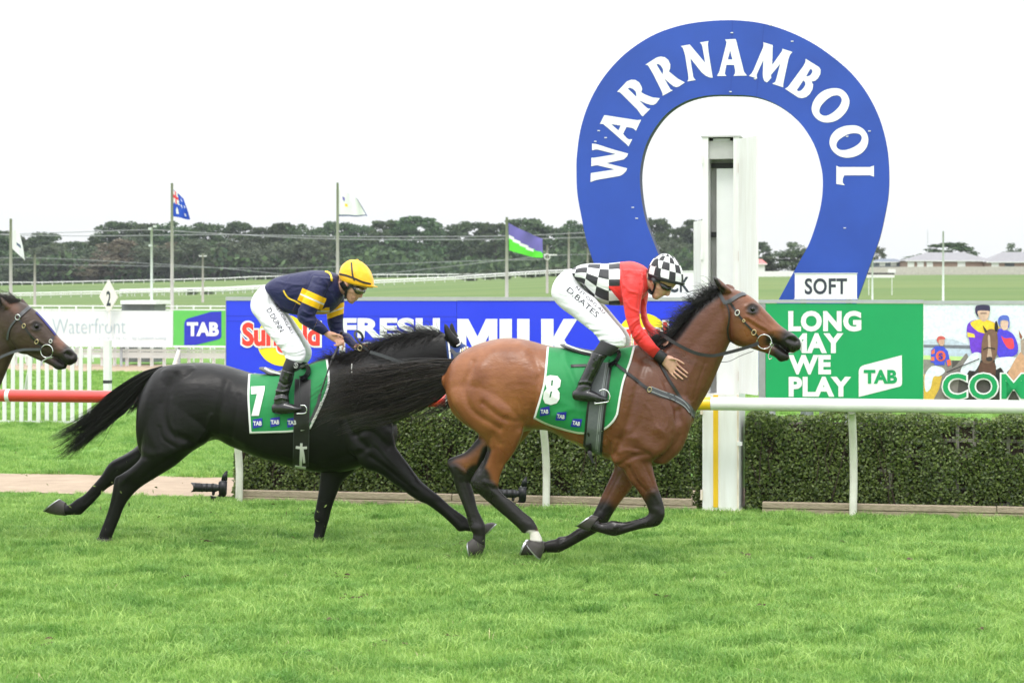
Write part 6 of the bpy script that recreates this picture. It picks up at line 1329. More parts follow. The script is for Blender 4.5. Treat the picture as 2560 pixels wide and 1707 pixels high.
def drape(cv, V, I, left, right, bottom, topn, name, label, folds=(), nu=56, nv=40, bord=10, lift=.012):
    R = lambda P, n: (lambda S, d: np.stack([np.interp(np.linspace(0, d[-1], n), d, S[:, k]) for k in (0, 1)], 1))(*(lambda S: (S, np.concatenate([[0], np.cumsum(np.hypot(*np.diff(S, axis=0).T))])))(cr_spline(np.array(P, float), 8)))
    Lc, Rc, Bc_, Tc = R(left, nv), R(right, nv), R(bottom, nu), R(topn, nu); u = np.linspace(0, 1, nu); v = np.linspace(0, 1, nv); G = np.zeros((nv, nu, 2))
    for j in range(nv):
        for i in range(nu):
            G[j, i] = (1-u[i])*Lc[j]+u[i]*Rc[j]+(1-v[j])*Tc[i]+v[j]*Bc_[i]-((1-u[i])*(1-v[j])*Lc[0]+u[i]*(1-v[j])*Rc[0]+(1-u[i])*v[j]*Lc[-1]+u[i]*v[j]*Rc[-1])
    edge = np.minimum(np.minimum(polydist(G.reshape(-1, 2), Lc), polydist(G.reshape(-1, 2), Rc)), polydist(G.reshape(-1, 2), Bc_))/bord
    ex = np.zeros(nv*nu)
    for pts, w, amp in folds: ex += amp*np.exp(-(polydist(G.reshape(-1, 2), cr_spline(np.array(pts, float), 4))/w)**2)
    ex = ex.reshape(nv, nu); rows = []
    for j in range(nv):
        rows.append([view_hit([V], *cv(*G[j, i]), lift+ex[j, i]) for i in range(nu)])
    rows = fill_none(rows)
    far = [[p+LV*(2*((Vector((0, I, 0))-p).dot(LV))) for p in r] for r in rows]
    allr = rows[::-1]+far; ed = edge.reshape(nv, nu); ed = np.concatenate([ed[::-1], ed])
    mb = MB(); nn = len(allr)
    for r in allr: mb.v.extend([tuple(p) for p in r])
    for j in range(nn-1):
        for i in range(nu-1): mb.f.append((j*nu+i, j*nu+i+1, (j+1)*nu+i+1, (j+1)*nu+i))
    c = sum((Vector(p) for p in mb.v), Vector())/len(mb.v); t = thing(name, tuple(c), label, 'saddle cloth', 'numbered saddle cloths')
    me = bpy.data.meshes.new('cloth'); me.from_pydata(mb.v, [], mb.f); at = me.attributes.new('edge', 'FLOAT', 'POINT'); at.data.foreach_set('value', ed.ravel().astype(np.float32))
    bv = BVHTree.FromPolygons(mb.v, mb.f); o = finish(me, 'cloth', CLOTH, t, True); sd = o.modifiers.new('thick', 'SOLIDIFY'); sd.thickness = .005; sd.offset = 0
    return t, bv
def loops_decal(bv, cv, loops, name, m, parent, lift=.009, dice=8):
    v, f = curve_mesh([[cv(*p) for p in lp] for lp in loops]); return decal(bv, [(p[0], p[1]) for p in v], f, name, m, parent, lift, dice)
def text_decal(bv, cv, s, c, w, h, ang, m, parent, bold=.02, lift=.004, dice=None, shear=0., spacing=1., name='lettering'):
    v, f = place_text(s, c, w, h, ang, bold, shear, spacing); return decal(bv, [cv(*p) for p in v], f, name, m, parent, lift, dice)
cl8, CV8 = drape(cA, V8, I8, [(563,486),(549,640),(531,720),(497,835)], [(996,482),(975,560),(943,650),(926,730),(912,815)], [(497,835),(560,866),(620,886),(690,905),(740,912),(800,905),(850,888),(890,852),(912,815)], [(563,486),(660,497),(770,507),(880,498),(996,482)],
    'saddle_cloth', 'green saddle cloth with white border on the bay horse, figure 8', [([(650,490),(655,560),(690,640),(720,720)], 12, .012), ([(690,500),(700,600),(725,680)], 14, -.004), ([(600,820),(680,790),(740,800)], 14, .008), ([(720,760),(730,840),(740,905)], 14, .010), ([(900,560),(880,680),(870,800)], 20, .008), ([(560,700),(640,760),(690,770)], 14, .005)])
b8_ = [CV8, V8]
loops_decal([CV8], cV, [[(103,790),(155,773),(235,783),(272,830),(262,900),(232,925),(258,965),(255,1035),(225,1080),(160,1098),(98,1080),(76,1030),(84,960),(116,920),(98,860)], [(168,830),(186,828),(180,888),(163,888)], [(158,955),(178,948),(160,1015),(145,1015)]], 'number', WCL, cl8)
for c, r_ in (((95, 1168), -6), ((272, 1222), 4), ((440, 1295), 8)):
    t_ = math.radians(r_); q = [(c[0]+x*math.cos(t_)-y*math.sin(t_), c[1]+x*math.sin(t_)+y*math.cos(t_)) for x, y in ((-46, -34), (-40, -40), (58, -52), (50, 32), (44, 40), (-58, 48))]
    loops_decal([CV8], cV, [q], 'emblem', BCL, cl8); text_decal([CV8], cV, 'TAB', (c[0]-2, c[1]+2), 84, 44, r_+4, WCL, cl8, .04, .013)
cl7, CV7 = drape(cB, V7, I7, [(1087,594),(1083,700),(1088,800),(1094,892)], [(1486,516),(1496,600),(1492,660),(1462,740),(1425,820),(1400,868)], [(1094,892),(1200,889),(1315,884),(1400,868)], [(1087,594),(1180,598),(1300,574),(1400,545),(1486,516)],
    'saddle_cloth', 'green saddle cloth under the navy jockey on the black horse, figure 7', [([(1190,600),(1180,700),(1200,850)], 16, .006), ([(1260,640),(1250,780)], 14, .006)])
loops_decal([CV7], cB, [[(1100,655),(1170,652),(1169,674),(1140,802),(1102,803),(1131,692),(1101,694)]], 'number', WCL, cl7)
for c in ((1133, 840), (1221, 834), (1306, 836)):
    loops_decal([CV7], cB, [[(c[0]-23, c[1]-18), (c[0]-19, c[1]-20), (c[0]+24, c[1]-27), (c[0]+24, c[1]+12), (c[0]+21, c[1]+16), (c[0]-23, c[1]+26)]], 'emblem', BCL, cl7); text_decal([CV7], cB, 'TAB', (c[0], c[1]), 43, 22, -1, WCL, cl7, .04, .013)
b7_ = [CV7, V7]

# ================================================================ tack
LEA = mat('black leather', (.018, .017, .018), .38, .15, 30, bump=.05, bscale=200); LEAG = mat('dark grey leather', (.055, .058, .065), .42, .12, 30); WEB = mat('grey girth webbing', (.13, .14, .15), .7, .1, 60); WEBL = mat('pale girth line', (.30, .31, .32), .7); PATENT = mat('black patent leather', (.012, .012, .014), .16, .1, 20, coat=.6)
BRASS = mat('brass buckle', (.62, .50, .28), .3, metal=.9); STL = mat('polished steel', (.70, .71, .72), .18, metal=1.0); WSTRAP = mat('white strap', (.66, .66, .63), .55)
def ring3(c, r, tube, name, m, parent, ax=1.0, rot=0.0, n=22):
    """ring standing broadside to the viewer; r metres"""
    pts = []
    for k in range(n+1):
        w = 2*math.pi*k/n; x, z = r*math.cos(w)*ax, r*math.sin(w); pts.append(c+DV*(x*math.cos(rot)+z*math.sin(rot))+Vector((0, 0, 1))*(-x*math.sin(rot)+z*math.cos(rot)))
    mb = MB(); mb.tube(pts, tube, 8, cap=False); return mb.build(name, m, parent, True)
def strap(bv, cv, pts, half, name, m, parent, lift=.006, thick=.004, I=None, n=4, sub=5):
    k = abs(cv(1, 0)[0]-cv(0, 0)[0]); h = [q*k for q in half] if hasattr(half, '__len__') else half*k
    return strip_on(bv, [cv(*p) for p in pts], h, name, m, parent, lift, thick, I, n, sub)
def buckle(bv, cv, p, r, parent, ax=.7, rot=0.0, m=BRASS, I=None):
    k = abs(cv(1, 0)[0]-cv(0, 0)[0]); x, y = cv(*p); c = view_hit(bv, x, y, .013) or onplane(x, y, I); return ring3(c, r*k*c.y/FPX, .0032, 'buckle', m, parent, ax, rot)
# ---- bay: bridle, breastplate, saddle
br8 = thing('bridle', tuple(onplane(*cH(900, 800), I8)), 'black bridle with brass buckles and a big bit ring on the bay horse', 'bridle', 'race bridles')
HB = [V8]; pI = I8-.08
strap(HB, cH, [(512,470),(540,530),(590,620)], 22, 'headpiece', LEAG, br8, .004); strap(HB, cH, [(580,610),(650,588),(740,532),(810,500),(862,492)], 24, 'browband', LEAG, br8, .006)
strap(HB, cH, [(640,590),(700,670),(745,740),(830,850),(905,930),(965,995),(1025,1060)], 13, 'cheekpiece', LEA, br8, .005); strap(HB, cH, [(608,630),(640,720),(640,850),(622,960),(640,1080),(700,1150)], 9, 'throat_lash', LEA, br8, .005)
buckle(HB, cH, (748, 740), 36, br8, .75, .4, WSTRAP); buckle(HB, cH, (965, 998), 36, br8, .75, .4); buckle(HB, cH, (832, 845), 16, br8, 1.0, .4)
bc = view_hit(HB, *cH(1090, 1110), .02) or onplane(*cH(1090, 1110), I8-.09)
ring3(onplane(*cH(1100, 1120), I8-.092), .0505, .0036, 'bit_ring', STL, br8, 1.0)
def free(cv, pts, I, off, r, name, m, parent, flat=1.0, sub=5, nn=8):
    P = cr_spline(np.array([[*onplane(*cv(*p[:2]), I+(p[2] if len(p) > 2 else off)/math.cos(HD))] for p in pts]), sub); mb = MB(); mb.tube([Vector(p) for p in P], r, nn, flat=flat); return mb.build(name, m, parent, True)
free(cH, [(1185,1120),(1195,1150),(1180,1160)], I8, -.085, .009, 'bit_joint', STL, br8)
free(cH, [(1225,1150),(1190,1200),(1165,1270),(1155,1320),(1170,1350),(1205,1330)], I8, -.07, .0036, 'bit_arm', STL, br8)
def ribbon(cv, pts, I, half, name, m, parent, thick=.004):
    """free hanging strap lying edge up; pts rows (x, y, off)"""
    P = cr_spline(np.array(pts, float), 6); T = np.gradient(P[:, :2], axis=0); T /= np.linalg.norm(T, axis=1)[:, None]; rows = []
    for (x, y, o), t in zip(P, T): rows.append([onplane(*cv(x-t[1]*h, y+t[0]*h), I+o/math.cos(HD)) for h in (-half, 0, half)])
    return sheet(rows, name, m, parent, thick)
ribbon(cH, [(1030,1130,-.10),(960,1165,-.105),(800,1215,-.115),(640,1258,-.125),(480,1295,-.14),(380,1300,-.15),(230,1275,-.16),(90,1220,-.16),(-60,1140,-.15),(-200,1050,-.12),(-255,1005,-.08)], I8, 22, 'rein', LEA, br8)
free(cH, [(520,1385,.02),(640,1375,.04),(800,1300,.06),(960,1240,.07)], I8, .05, .0022, 'rein', LEAG, br8)
bp8 = thing('breastplate', tuple(onplane(*cA(1100, 700), I8)), 'black breast strap with brass buckle across the chest of the bay horse', 'breastplate')
strap(b8_, cA, [(888,560),(930,590),(1000,645),(1055,688)], 7, 'strap', LEA, bp8, .006); strap(b8_, cA, [(1055,688),(1120,712),(1190,735),(1240,765),(1272,800),(1290,828)], [13, 15, 15, 14, 13, 10], 'strap', LEAG, bp8, .006)
for d in (-11, 11): strap(b8_, cA, [(1075,690+d),(1130,712+d),(1190,735+d),(1235,762+d),(1262,795+d)], 1.6, 'stitching', WEBL, bp8, .0105, .001)
strap(b8_, cA, [(1105,545),(1130,590),(1165,650),(1200,705),(1222,742)], 7, 'neck_strap', LEA, bp8, .004); buckle(b8_, cA, (1066, 693), 12, bp8, .8, .4)
def seat(cv, rows, I, parent, m):
    B = Body(I); B.loft(cv, rows, 20, 4, 2.2); mb = MB(); mb.add(B.V, B.F); return mb.build('seat', m, parent, True)
sd8 = thing('saddle', tuple(onplane(*cA(800, 520), I8)), 'small black race saddle with grey girth on the bay horse', 'saddle', 'race saddles')
seat(cA, [((655,474),(665,492),.12,0),((710,488),(716,512),.15,0),((790,500),(795,545),.17,0),((860,490),(868,560),.15,0),((912,492),(915,540),.10,0)], I8, sd8, LEA)
ribbon(cA, [(655,472,-.10),(690,486,-.135),(730,500,-.16),(782,512,-.19)], I8, 4, 'seat_edge', WCL, sd8)
strap(b8_, cA, [(865,520),(905,505),(918,525),(900,560),(865,580)], 9, 'flap', PATENT, sd8, .03, .012)
GP = [(838,560),(826,640),(815,720),(804,800),(796,880),(789,960),(786,1020)]
strap(b8_, cA, GP, 47, 'girth', LEA, sd8, .006, .004, n=7); strap(b8_, cA, GP, 36, 'girth_webbing', WEB, sd8, .0105, .003, n=7)
for d in (16, 24): strap(b8_, cA, [(x+d, y) for x, y in GP], 2.2, 'girth_line', WEBL, sd8, .0145, .001)
strap(b8_, cA, [(680,578),(720,576),(760,575)], 6, 'strap_end', LEA, sd8, .008, .004)
strap(b8_, cA, [(765,960),(772,985),(775,1010),(790,1050)], [14, 12, 9, 4], 'girth_buckle', LEA, sd8, .016, .01, I=I8-.2)
free(cV, [(690,945),(740,930),(785,955),(803,1010),(790,1060),(740,1072),(640,1085)], I8, -.40, .0052, 'stirrup', STL, sd8); free(cV, [(640,1085),(655,1050),(720,1045),(770,1040)], I8, -.37, .006, 'stirrup', STL, sd8)
free(cV, [(800,600),(770,760),(745,935)], I8, -.385, .007, 'stirrup_leather', LEA, sd8, .4)
# ---- black: bridle and hood, saddle
hd7 = thing('hood', tuple(onplane(*cB(2180, 600), I7)), 'navy blue hood with white edging over the head of the black horse', 'hood')
HOOD = mat('navy hood cloth', srgb(30, 56, 112), .75, .1, 10, bump=.1, bscale=60)
B = Body(I7); B.loft(cB, [((2084,396),(2124,640),.089,0),((2130,424),(2150,702),.099,0),((2200,460),(2200,752),.108,0),((2270,520),(2250,770),.103,0),((2325,578),(2300,778),.093,0)], 28, 5, 2.2, round_=False); mb = MB(); mb.add(B.V, B.F); o = mb.build('cloth', HOOD, hd7, True); VH = BVHTree.FromPolygons(B.V, B.F)
strap([VH], cB, [(2088,402),(2098,470),(2104,540),(2108,600)], 4, 'edging', WCL, hd7, .002, .003); free(cB, [(2134,452,-.075),(2152,440,-.07),(2150,418,-.055),(2140,410,-.03)], I7, -.06, .006, 'ear_edging', WCL, hd7)
br7 = thing('bridle', tuple(onplane(*cB(2150, 520), I7)), 'dark bridle with checked browband on the black horse', 'bridle', 'race bridles')
strap([VH, V7], cB, [(2104,470),(2135,495),(2170,478),(2205,462)], 9, 'browband', LEAG, br7, .005); strap([VH, V7], cB, [(2125,490),(2132,560),(2140,640)], 8, 'cheekpiece', LEAG, br7, .005)
for k in range(5): strap([VH, V7], cB, [(2152+k*9, 484-k*5), (2155+k*9, 468-k*5)], 2.2, 'browband_check', WCL if k % 2 == 0 else BRASS, br7, .011, .002, sub=2)
ribbon(cB, [(1700,482,-.12),(1760,500,-.15),(1830,525,-.16),(1900,545,-.165),(1990,575,-.16),(2100,640,-.13),(2200,720,-.11)], I7, 8, 'rein', LEAG, br7)
ribbon(cB, [(1700,480,-.06),(1665,455,-.05),(1635,420,-.04),(1622,395,-.03),(1632,378,-.02),(1652,388,-.01),(1662,410,0),(1655,430,.02)], I7, 6, 'rein_loop', LEAG, br7)
ring3(onplane(*cB(1648, 462), I7-.07), .02, .004, 'buckle', BRASS, br7, .8)
free(cB, [(1608,540,-.15),(1606,570,-.165),(1610,600,-.175)], I7, -.16, .004, 'neck_strap', WSTRAP, br7)
sd7 = thing('saddle', tuple(onplane(*cB(1320, 580), I7)), 'small black race saddle with buckled black girth on the black horse', 'saddle', 'race saddles')
seat(cB, [((1172,562),(1180,580),.12,0),((1225,578),(1232,605),.15,0),((1300,560),(1305,610),.17,0),((1370,545),(1378,600),.14,0),((1400,548),(1402,585),.09,0)], I7, sd7, LEA)
ribbon(cB, [(1170,562,-.11),(1200,578,-.14),(1250,592,-.17)], I7, 5, 'seat_edge', WCL, sd7)
strap(b7_, cB, [(1350,560),(1378,550),(1392,580),(1375,610),(1350,620)], 11, 'flap', PATENT, sd7, .03, .012)
GP = [(1362,620),(1357,760),(1354,880),(1352,980),(1350,1055)]
strap(b7_, cB, GP, 40, 'girth', LEA, sd7, .006, .005, n=7); strap(b7_, cB, [(x-39, y) for x, y in GP], 1.6, 'girth_line', LEAG, sd7, .012, .001); strap(b7_, cB, [(x+38, y) for x, y in GP], 1.6, 'girth_line', LEAG, sd7, .012, .001)
for pts, h in (([(1354,940),(1352,1000),(1350,1062)], 6), ([(1326,960),(1354,963),(1382,962)], 6), ([(1358,968),(1364,1000),(1368,1038)], 6), ([(1322,1056),(1350,1060),(1376,1063)], 5)): strap(b7_, cB, pts, h, 'girth_strap', WSTRAP, sd7, .016, .004, I=I7-.28)
free(cB, [(1345,600),(1345,700),(1350,760)], I7, -.37, .006, 'stirrup_leather', LEAG, sd7, .5); free(cB, [(1350,750),(1372,752),(1382,775),(1370,790),(1330,792)], I7, -.39, .005, 'stirrup', STL, sd7)
# ---- brown horse: bridle
br9 = thing('bridle', tuple(onplane(*cN(500, 800), I9)), 'black bridle with noseband and bit ring on the dark brown horse', 'bridle', 'race bridles'); HB9 = [V9]
strap(HB9, cN, [(280,560),(340,500),(420,430),(480,390),(520,385)], 26, 'browband', LEAG, br9, .005); strap(HB9, cN, [(240,600),(170,690),(125,790),(110,900)], 14, 'throat_lash', LEAG, br9, .005)
strap(HB9, cN, [(285,590),(350,680),(450,820),(550,930),(640,1010)], 14, 'cheekpiece', LEA, br9, .005); strap(HB9, cN, [(735,985),(765,920),(800,850)], 20, 'noseband', LEA, br9, .005); strap(HB9, cN, [(540,485),(640,590),(750,720),(835,830)], 12, 'face_band', mat('blue band', srgb(52, 52, 120), .7), br9, .004)
buckle(HB9, cN, (265, 560), 40, br9, 1.0, 0, STL); buckle(HB9, cN, (357, 690), 32, br9, .75, .4); buckle(HB9, cN, (550, 928), 34, br9, .75, .5); buckle(HB9, cN, (762, 922), 26, br9, .9, .3, WSTRAP)
ring3(onplane(*cN(705, 1072), I9-.092), .0495, .0036, 'bit_ring', STL, br9); free(cN, [(640,1220),(720,1180),(800,1160)], I9, -.075, .0045, 'bit_arm', STL, br9)
ribbon(cN, [(625,1045,-.10),(500,1045,-.11),(350,1050,-.12),(200,1085,-.14),(80,1130,-.16),(-150,1230,-.18),(-400,1250,-.15)], I9, 20, 'rein', LEAG, br9)

# ================================================================ riders
def skin(name, c):
    m = mat(name, c, .5, .10, 14, col2=tuple(min(1, k*1.1) for k in c), bump=.08, bscale=90); b = m.node_tree.nodes['Principled BSDF']; b.inputs['Subsurface Weight'].default_value = .08; b.inputs['Subsurface Radius'].default_value = (.01, .004, .002); return m
SKIN = skin('weathered skin', (.60, .34, .25)); SKIND = skin('tanned skin', (.54, .29, .205))
BREE = mat('white breeches', (.76, .76, .80), .6, .02, 4, sheen=.1, bump=.35, bscale=13, stretch=(1, 1, 1.7))
SOCK = mat('black gaiter', (.015, .015, .017), .6, .1, 30); BOOT = mat('glossy black boot', (.012, .012, .014), .2, .2, 6, coat=.5, bump=.15, bscale=22); GOG = mat('goggle lens', (.10, .085, .04), .08, spec=.8, coat=1.0); INK = mat('black ink', (.02, .02, .03), .6); STRAPB = mat('black helmet strap', (.014, .014, .016), .5)
def hand(B, I, cv, palm, fingers, r=.0085):
    B.loft(cv, palm, 14, 3, 2.3)
    for f in fingers:
        P = [onplane(*cv(x, y), I+o/math.cos(HD)) for x, y, o in f]; n = len(P); B.tubes(P, list(np.linspace(r*1.08, r*.80, n)), 10)
def inner(rows, f=.62, fw=.6, k=1):
    o = []
    for a, b, w, off in rows[::k]:
        m = ((a[0]+b[0])/2, (a[1]+b[1])/2); o.append(((m[0]+(a[0]-m[0])*f, m[1]+(a[1]-m[1])*f), (m[0]+(b[0]-m[0])*f, m[1]+(b[1]-m[1])*f), w*fw, off))
    return o
def dome(cv, I, back, front, apex, hw, name, mats, pick, parent, nth=56, nph=18, bulge=0.0, seed=0):
    """helmet shell: half ellipsoid over the rim line"""
    b = onplane(*cv(*back), I); f = onplane(*cv(*front), I); a = onplane(*cv(*apex), I); c = (b+f)/2; u = (f-b)/2; w = a-c; mb = MB(); rr = random.Random(seed); ph_ = [rr.random()*6 for _ in range(6)]
    for j in range(nph+1):
        p = (j/nph)*math.pi/2
        for i in range(nth):
            t = 2*math.pi*i/nth; k = 1+bulge*(.5*math.sin(9*t+ph_[0]+2*p)+.5*math.sin(17*t+ph_[1])*math.cos(p)+.6*math.sin(5*t+11*p+ph_[2])); mb.v.append(tuple(c+u*(math.cos(t)*math.cos(p)*k)+LV*(hw*math.sin(t)*math.cos(p)*k)+w*(math.sin(p)*k)))
    for j in range(nph):
        for i in range(nth): mb.f.append((j*nth+i, j*nth+(i+1) % nth, (j+1)*nth+(i+1) % nth, (j+1)*nth+i)); mb.m.append(pick(i/nth, j/nph))
    mb.f.append(tuple(reversed(range(nth)))); mb.m.append(0)
    o = mb.build(name, mats, parent, True); o.data.set_sharp_from_angle(angle=math.radians(65)); return o, BVHTree.FromPolygons(mb.v, mb.f)
def brim(cv, I, pts, hw, m, parent, th=.006):
    """peak of the cap: pts = (inner point, outer tip) in the profile"""
    (x0, y0), (x1, y1) = pts; rows = []
    for k in range(13):
        t = -1+2*k/12; s = math.sqrt(max(0, 1-t*t)); a = onplane(*cv(x0, y0), I)+LV*(hw*t)-(onplane(*cv(x1, y1), I)-onplane(*cv(x0, y0), I))*(1-s)*.9; b = a+(onplane(*cv(x1, y1), I)-onplane(*cv(x0, y0), I))*(.25+.75*s); rows.append([a, (a+b)/2, b])
    return sheet(rows, 'peak', m, parent, th, tow=(0, 0, 1))

# ---------------------------------------------------------------- rider of the bay, red and chequered
p8 = onplane(*cC(600, 900), I8); J8 = thing('person', tuple(p8), 'jockey in red and black-white chequered silks patting the bay horse', 'jockey', 'jockeys')
ht = view_hit([V8], *cC(1240, 1070), 0); hoff = (ht-Vector((0, I8, 0))).dot(LV) if ht else -.16
ARM8 = [((770,190),(945,200),.075,-.13),((758,320),(960,340),.07,-.185),((775,470),(935,480),.062,-.205),((795,600),(925,570),.058,-.215),((828,710),(930,670),.056,-.22),((862,800),(965,735),.052,-.222),((905,862),(1020,800),.048,-.215),((980,930),(1070,865),.041,-.21),((1046,982),(1108,902),.036,hoff-.042)]
FARM8 = [((880,330),(1000,300),.07,.13),((915,430),(1000,415),.062,.175),((928,560),(982,540),.055,.18),((950,670),(1005,650),.052,.175),((1000,760),(1060,715),.048,.13),((1030,805),(1075,765),.04,.09)]
TOR8 = [((330,185),(378,288),.150,0),((395,152),(405,318),.165,0),((455,139),(440,345),.172,0),((560,137),(502,432),.178,0),((670,135),(605,500),.185,0),((775,123),(762,512),.192,0),((860,120),(880,500),.185,0),((940,148),(970,430),.15,0),((990,182),(1008,360),.085,0)]
LEG8 = [((330,185),(382,280),.150,0),((262,200),(398,300),.16,-.02),((190,262),(418,350),.135,-.06),((146,345),(440,378),.115,-.10),((144,430),(470,405),.108,-.125),((215,525),(530,450),.10,-.15),((328,610),(605,542),.090,-.19),((430,690),(690,645),.082,-.235),((520,762),(765,735),.074,-.275),((556,812),(800,805),.068,-.30),((572,835),(790,872),.062,-.31),((585,838),(738,888),.054,-.315)]
far8 = [((a[0]+(45 if i > 5 else 8*i), a[1]), (b[0]+(38 if i > 5 else 6*i), b[1]), w, -o) for i, (a, b, w, o) in enumerate(LEG8)]
Bd = Body(I8)
HEADC = [((998,190),(1275,285),.080,0),((998,262),(1232,345),.079,0),((1004,325),(1190,385),.070,0),((1014,372),(1150,420),.060,0),((1034,412),(1098,448),.046,0)]
Bd.loft(cC, HEADC, 24, 4, 2.2); Bd.loft(cC, [((880,200),(940,360),.05,0),((965,200),(1005,375),.058,0),((1010,230),(1040,400),.058,0)], 18, 4)
Bd.loft(cC, [((1200,350),(1160,365),.011,0),((1200,392),(1150,392),.016,0),((1190,420),(1148,415),.018,0)], 12, 3); Bd.loft(cC, [((1030,275),(1070,290),.012,-.082),((1025,310),(1062,325),.012,-.084)], 10, 3)
Bd.loft(cC, inner(TOR8), 20, 4); Bd.loft(cC, inner(ARM8[2:])+[((1060,990),(1120,905),.024,hoff-.035),((1120,1030),(1165,955),.022,hoff-.03)], 16, 4)
hand(Bd, I8, cC, [((1118,1030),(1165,952),.020,hoff-.028),((1160,1075),(1215,965),.018,hoff-.024),((1195,1112),(1258,1005),.014,hoff-.020)],
     [[(1235,1010,hoff-.02),(1270,1045,hoff-.022),(1310,1082,hoff-.020),(1352,1116,hoff-.014)],[(1222,1045,hoff-.02),(1262,1085,hoff-.024),(1302,1118,hoff-.021),(1346,1150,hoff-.014)],[(1207,1075,hoff-.02),(1240,1112,hoff-.024),(1275,1142,hoff-.021),(1308,1168,hoff-.014)],[(1188,1095,hoff-.02),(1212,1125,hoff-.022),(1234,1148,hoff-.018),(1252,1164,hoff-.012)],[(1170,985,hoff-.035),(1222,985,hoff-.045),(1275,1004,hoff-.038),(1318,1032,hoff-.026)]])
Bd.loft(cC, inner(FARM8[1:])+[((1060,830),(1110,790),.024,.08)], 14, 4)
hand(Bd, I8, cC, [((1060,835),(1110,795),.022,.06),((1110,850),(1150,800),.024,.03),((1150,870),(1185,820),.018,.01)], [[(1150,815,.0),(1185,822,-.03),(1190,850,-.05),(1165,862,-.05)],[(1140,830,-.01),(1172,845,-.045),(1160,870,-.055),(1140,872,-.05)],[(1120,840,-.01),(1150,862,-.045),(1140,880,-.05),(1120,880,-.045)],[(1105,845,0),(1130,870,-.035),(1120,885,-.04),(1105,885,-.035)],[(1110,805,-.01),(1150,800,-.035),(1185,812,-.05)]])
for s, dx, LG in ((-1, 0, LEG8), (1, 45, far8)):        # legs inside the breeches and boots
    Bd.loft(cC, inner(LG)+[((590+dx,900),(640+dx,920),.025,s*.335),((475+dx,1060),(520+dx,1075),.022,s*.347),((410+dx,1210),(440+dx,1220),.020,s*.352),((400+dx,1300),(430+dx,1310),.018,s*.356)], 16, 4)
Bd.fuse(.0055, 4)
Bd.strokes(cC, [([(1110,330),(1160,350),(1205,360)], 14, -.006), ([(1175,400),(1150,425)], 8, -.003), ([(1100,438),(1140,436)], 5, -.004), ([(1105,426),(1145,424)], 5, .003), ([(1060,360),(1100,390),(1105,420)], 12, -.002), ([(1050,350),(1090,360)], 18, .003), ([(1060,425),(1085,440)], 12, .003), ([(1075,400),(1110,420)], 7, -.002)])
Bd.make('body', SKIN, J8)
# silks
JK = Body(I8)
JK.loft(cC, TOR8, 30, 5, 2.15, round_=False)
JK.loft(cC, ARM8, 24, 5, 2.1, round_=False)
JK.loft(cC, FARM8, 20, 5, 2.1, round_=False)
JK.fuse(.0062, 4)
JK.strokes(cC, [([(770,420),(830,520),(900,560)], 10, .006), ([(840,690),(900,640),(935,620)], 8, .007), ([(850,770),(890,700),(930,680)], 9, -.007), ([(870,800),(930,740),(950,700)], 8, .006), ([(900,850),(960,790),(1000,760)], 9, -.004), ([(930,330),(925,450),(905,540)], 12, -.006), ([(780,330),(830,380),(900,400)], 14, .005), ([(750,160),(780,260),(790,360)], 16, -.007), ([(830,200),(900,230),(960,230)], 16, .005), ([(420,330),(520,350),(640,360)], 10, -.004), ([(480,420),(560,440),(700,480)], 10, .005), ([(960,460),(985,560),(975,620)], 8, .005), ([(370,270),(420,300),(480,400)], 8, .004), ([(560,160),(570,260),(560,330)], 18, -.003), ([(640,340),(700,380),(750,440)], 9, .005)])
px = JK.pix(); cx = (px[:, 0]-1340)*3.5636; cy = (px[:, 1]-620)*3.5636
ax_ = np.array([[(a[0]+b[0])/2, (a[1]+b[1])/2, abs(b[1]-a[1])/2+abs(b[0]-a[0])*.2, w] for a, b, w, _ in TOR8]); o = np.argsort(ax_[:, 0]); ax_ = ax_[o]
my = np.interp(cx, ax_[:, 0], ax_[:, 1]); hh = np.interp(cx, ax_[:, 0], ax_[:, 2]); ww = np.interp(cx, ax_[:, 0], ax_[:, 3])
lat = (JK.v-np.array([0, I8, 0])) @ np.array(LV); ang = np.arctan2(-lat/ww, -(cy-my)/hh)
shift = (cx-750+.18*(cy-my)*(cx < 600))/101.0
red = np.maximum((cx-748)/8, np.minimum((cy-340-.9*np.abs(cx-690)*0)/8, (cx-640-.80*(cy-340))/8)*1.0)
st8 = np.stack([shift, ang/math.pi*6.1+.32, red], 1)
def creases(n, b, sc=9, strength=.6, dist=.016, stretch=(1, 1, 1.6)):
    t = n.nodes.new('ShaderNodeTexCoord'); q = n.nodes.new('ShaderNodeMapping'); q.inputs['Scale'].default_value = stretch; q.inputs['Rotation'].default_value = (.3, .7, 0); z = n.nodes.new('ShaderNodeTexNoise'); z.inputs['Scale'].default_value = sc; z.inputs['Detail'].default_value = 3; z.inputs['Distortion'].default_value = 1.4
    n.links.new(t.outputs['Object'], q.inputs[0]); n.links.new(q.outputs[0], z.inputs['Vector']); bp = n.nodes.new('ShaderNodeBump'); bp.inputs['Strength'].default_value = strength; bp.inputs['Distance'].default_value = dist; n.links.new(z.outputs['Fac'], bp.inputs['Height']); n.links.new(bp.outputs[0], b.inputs['Normal'])
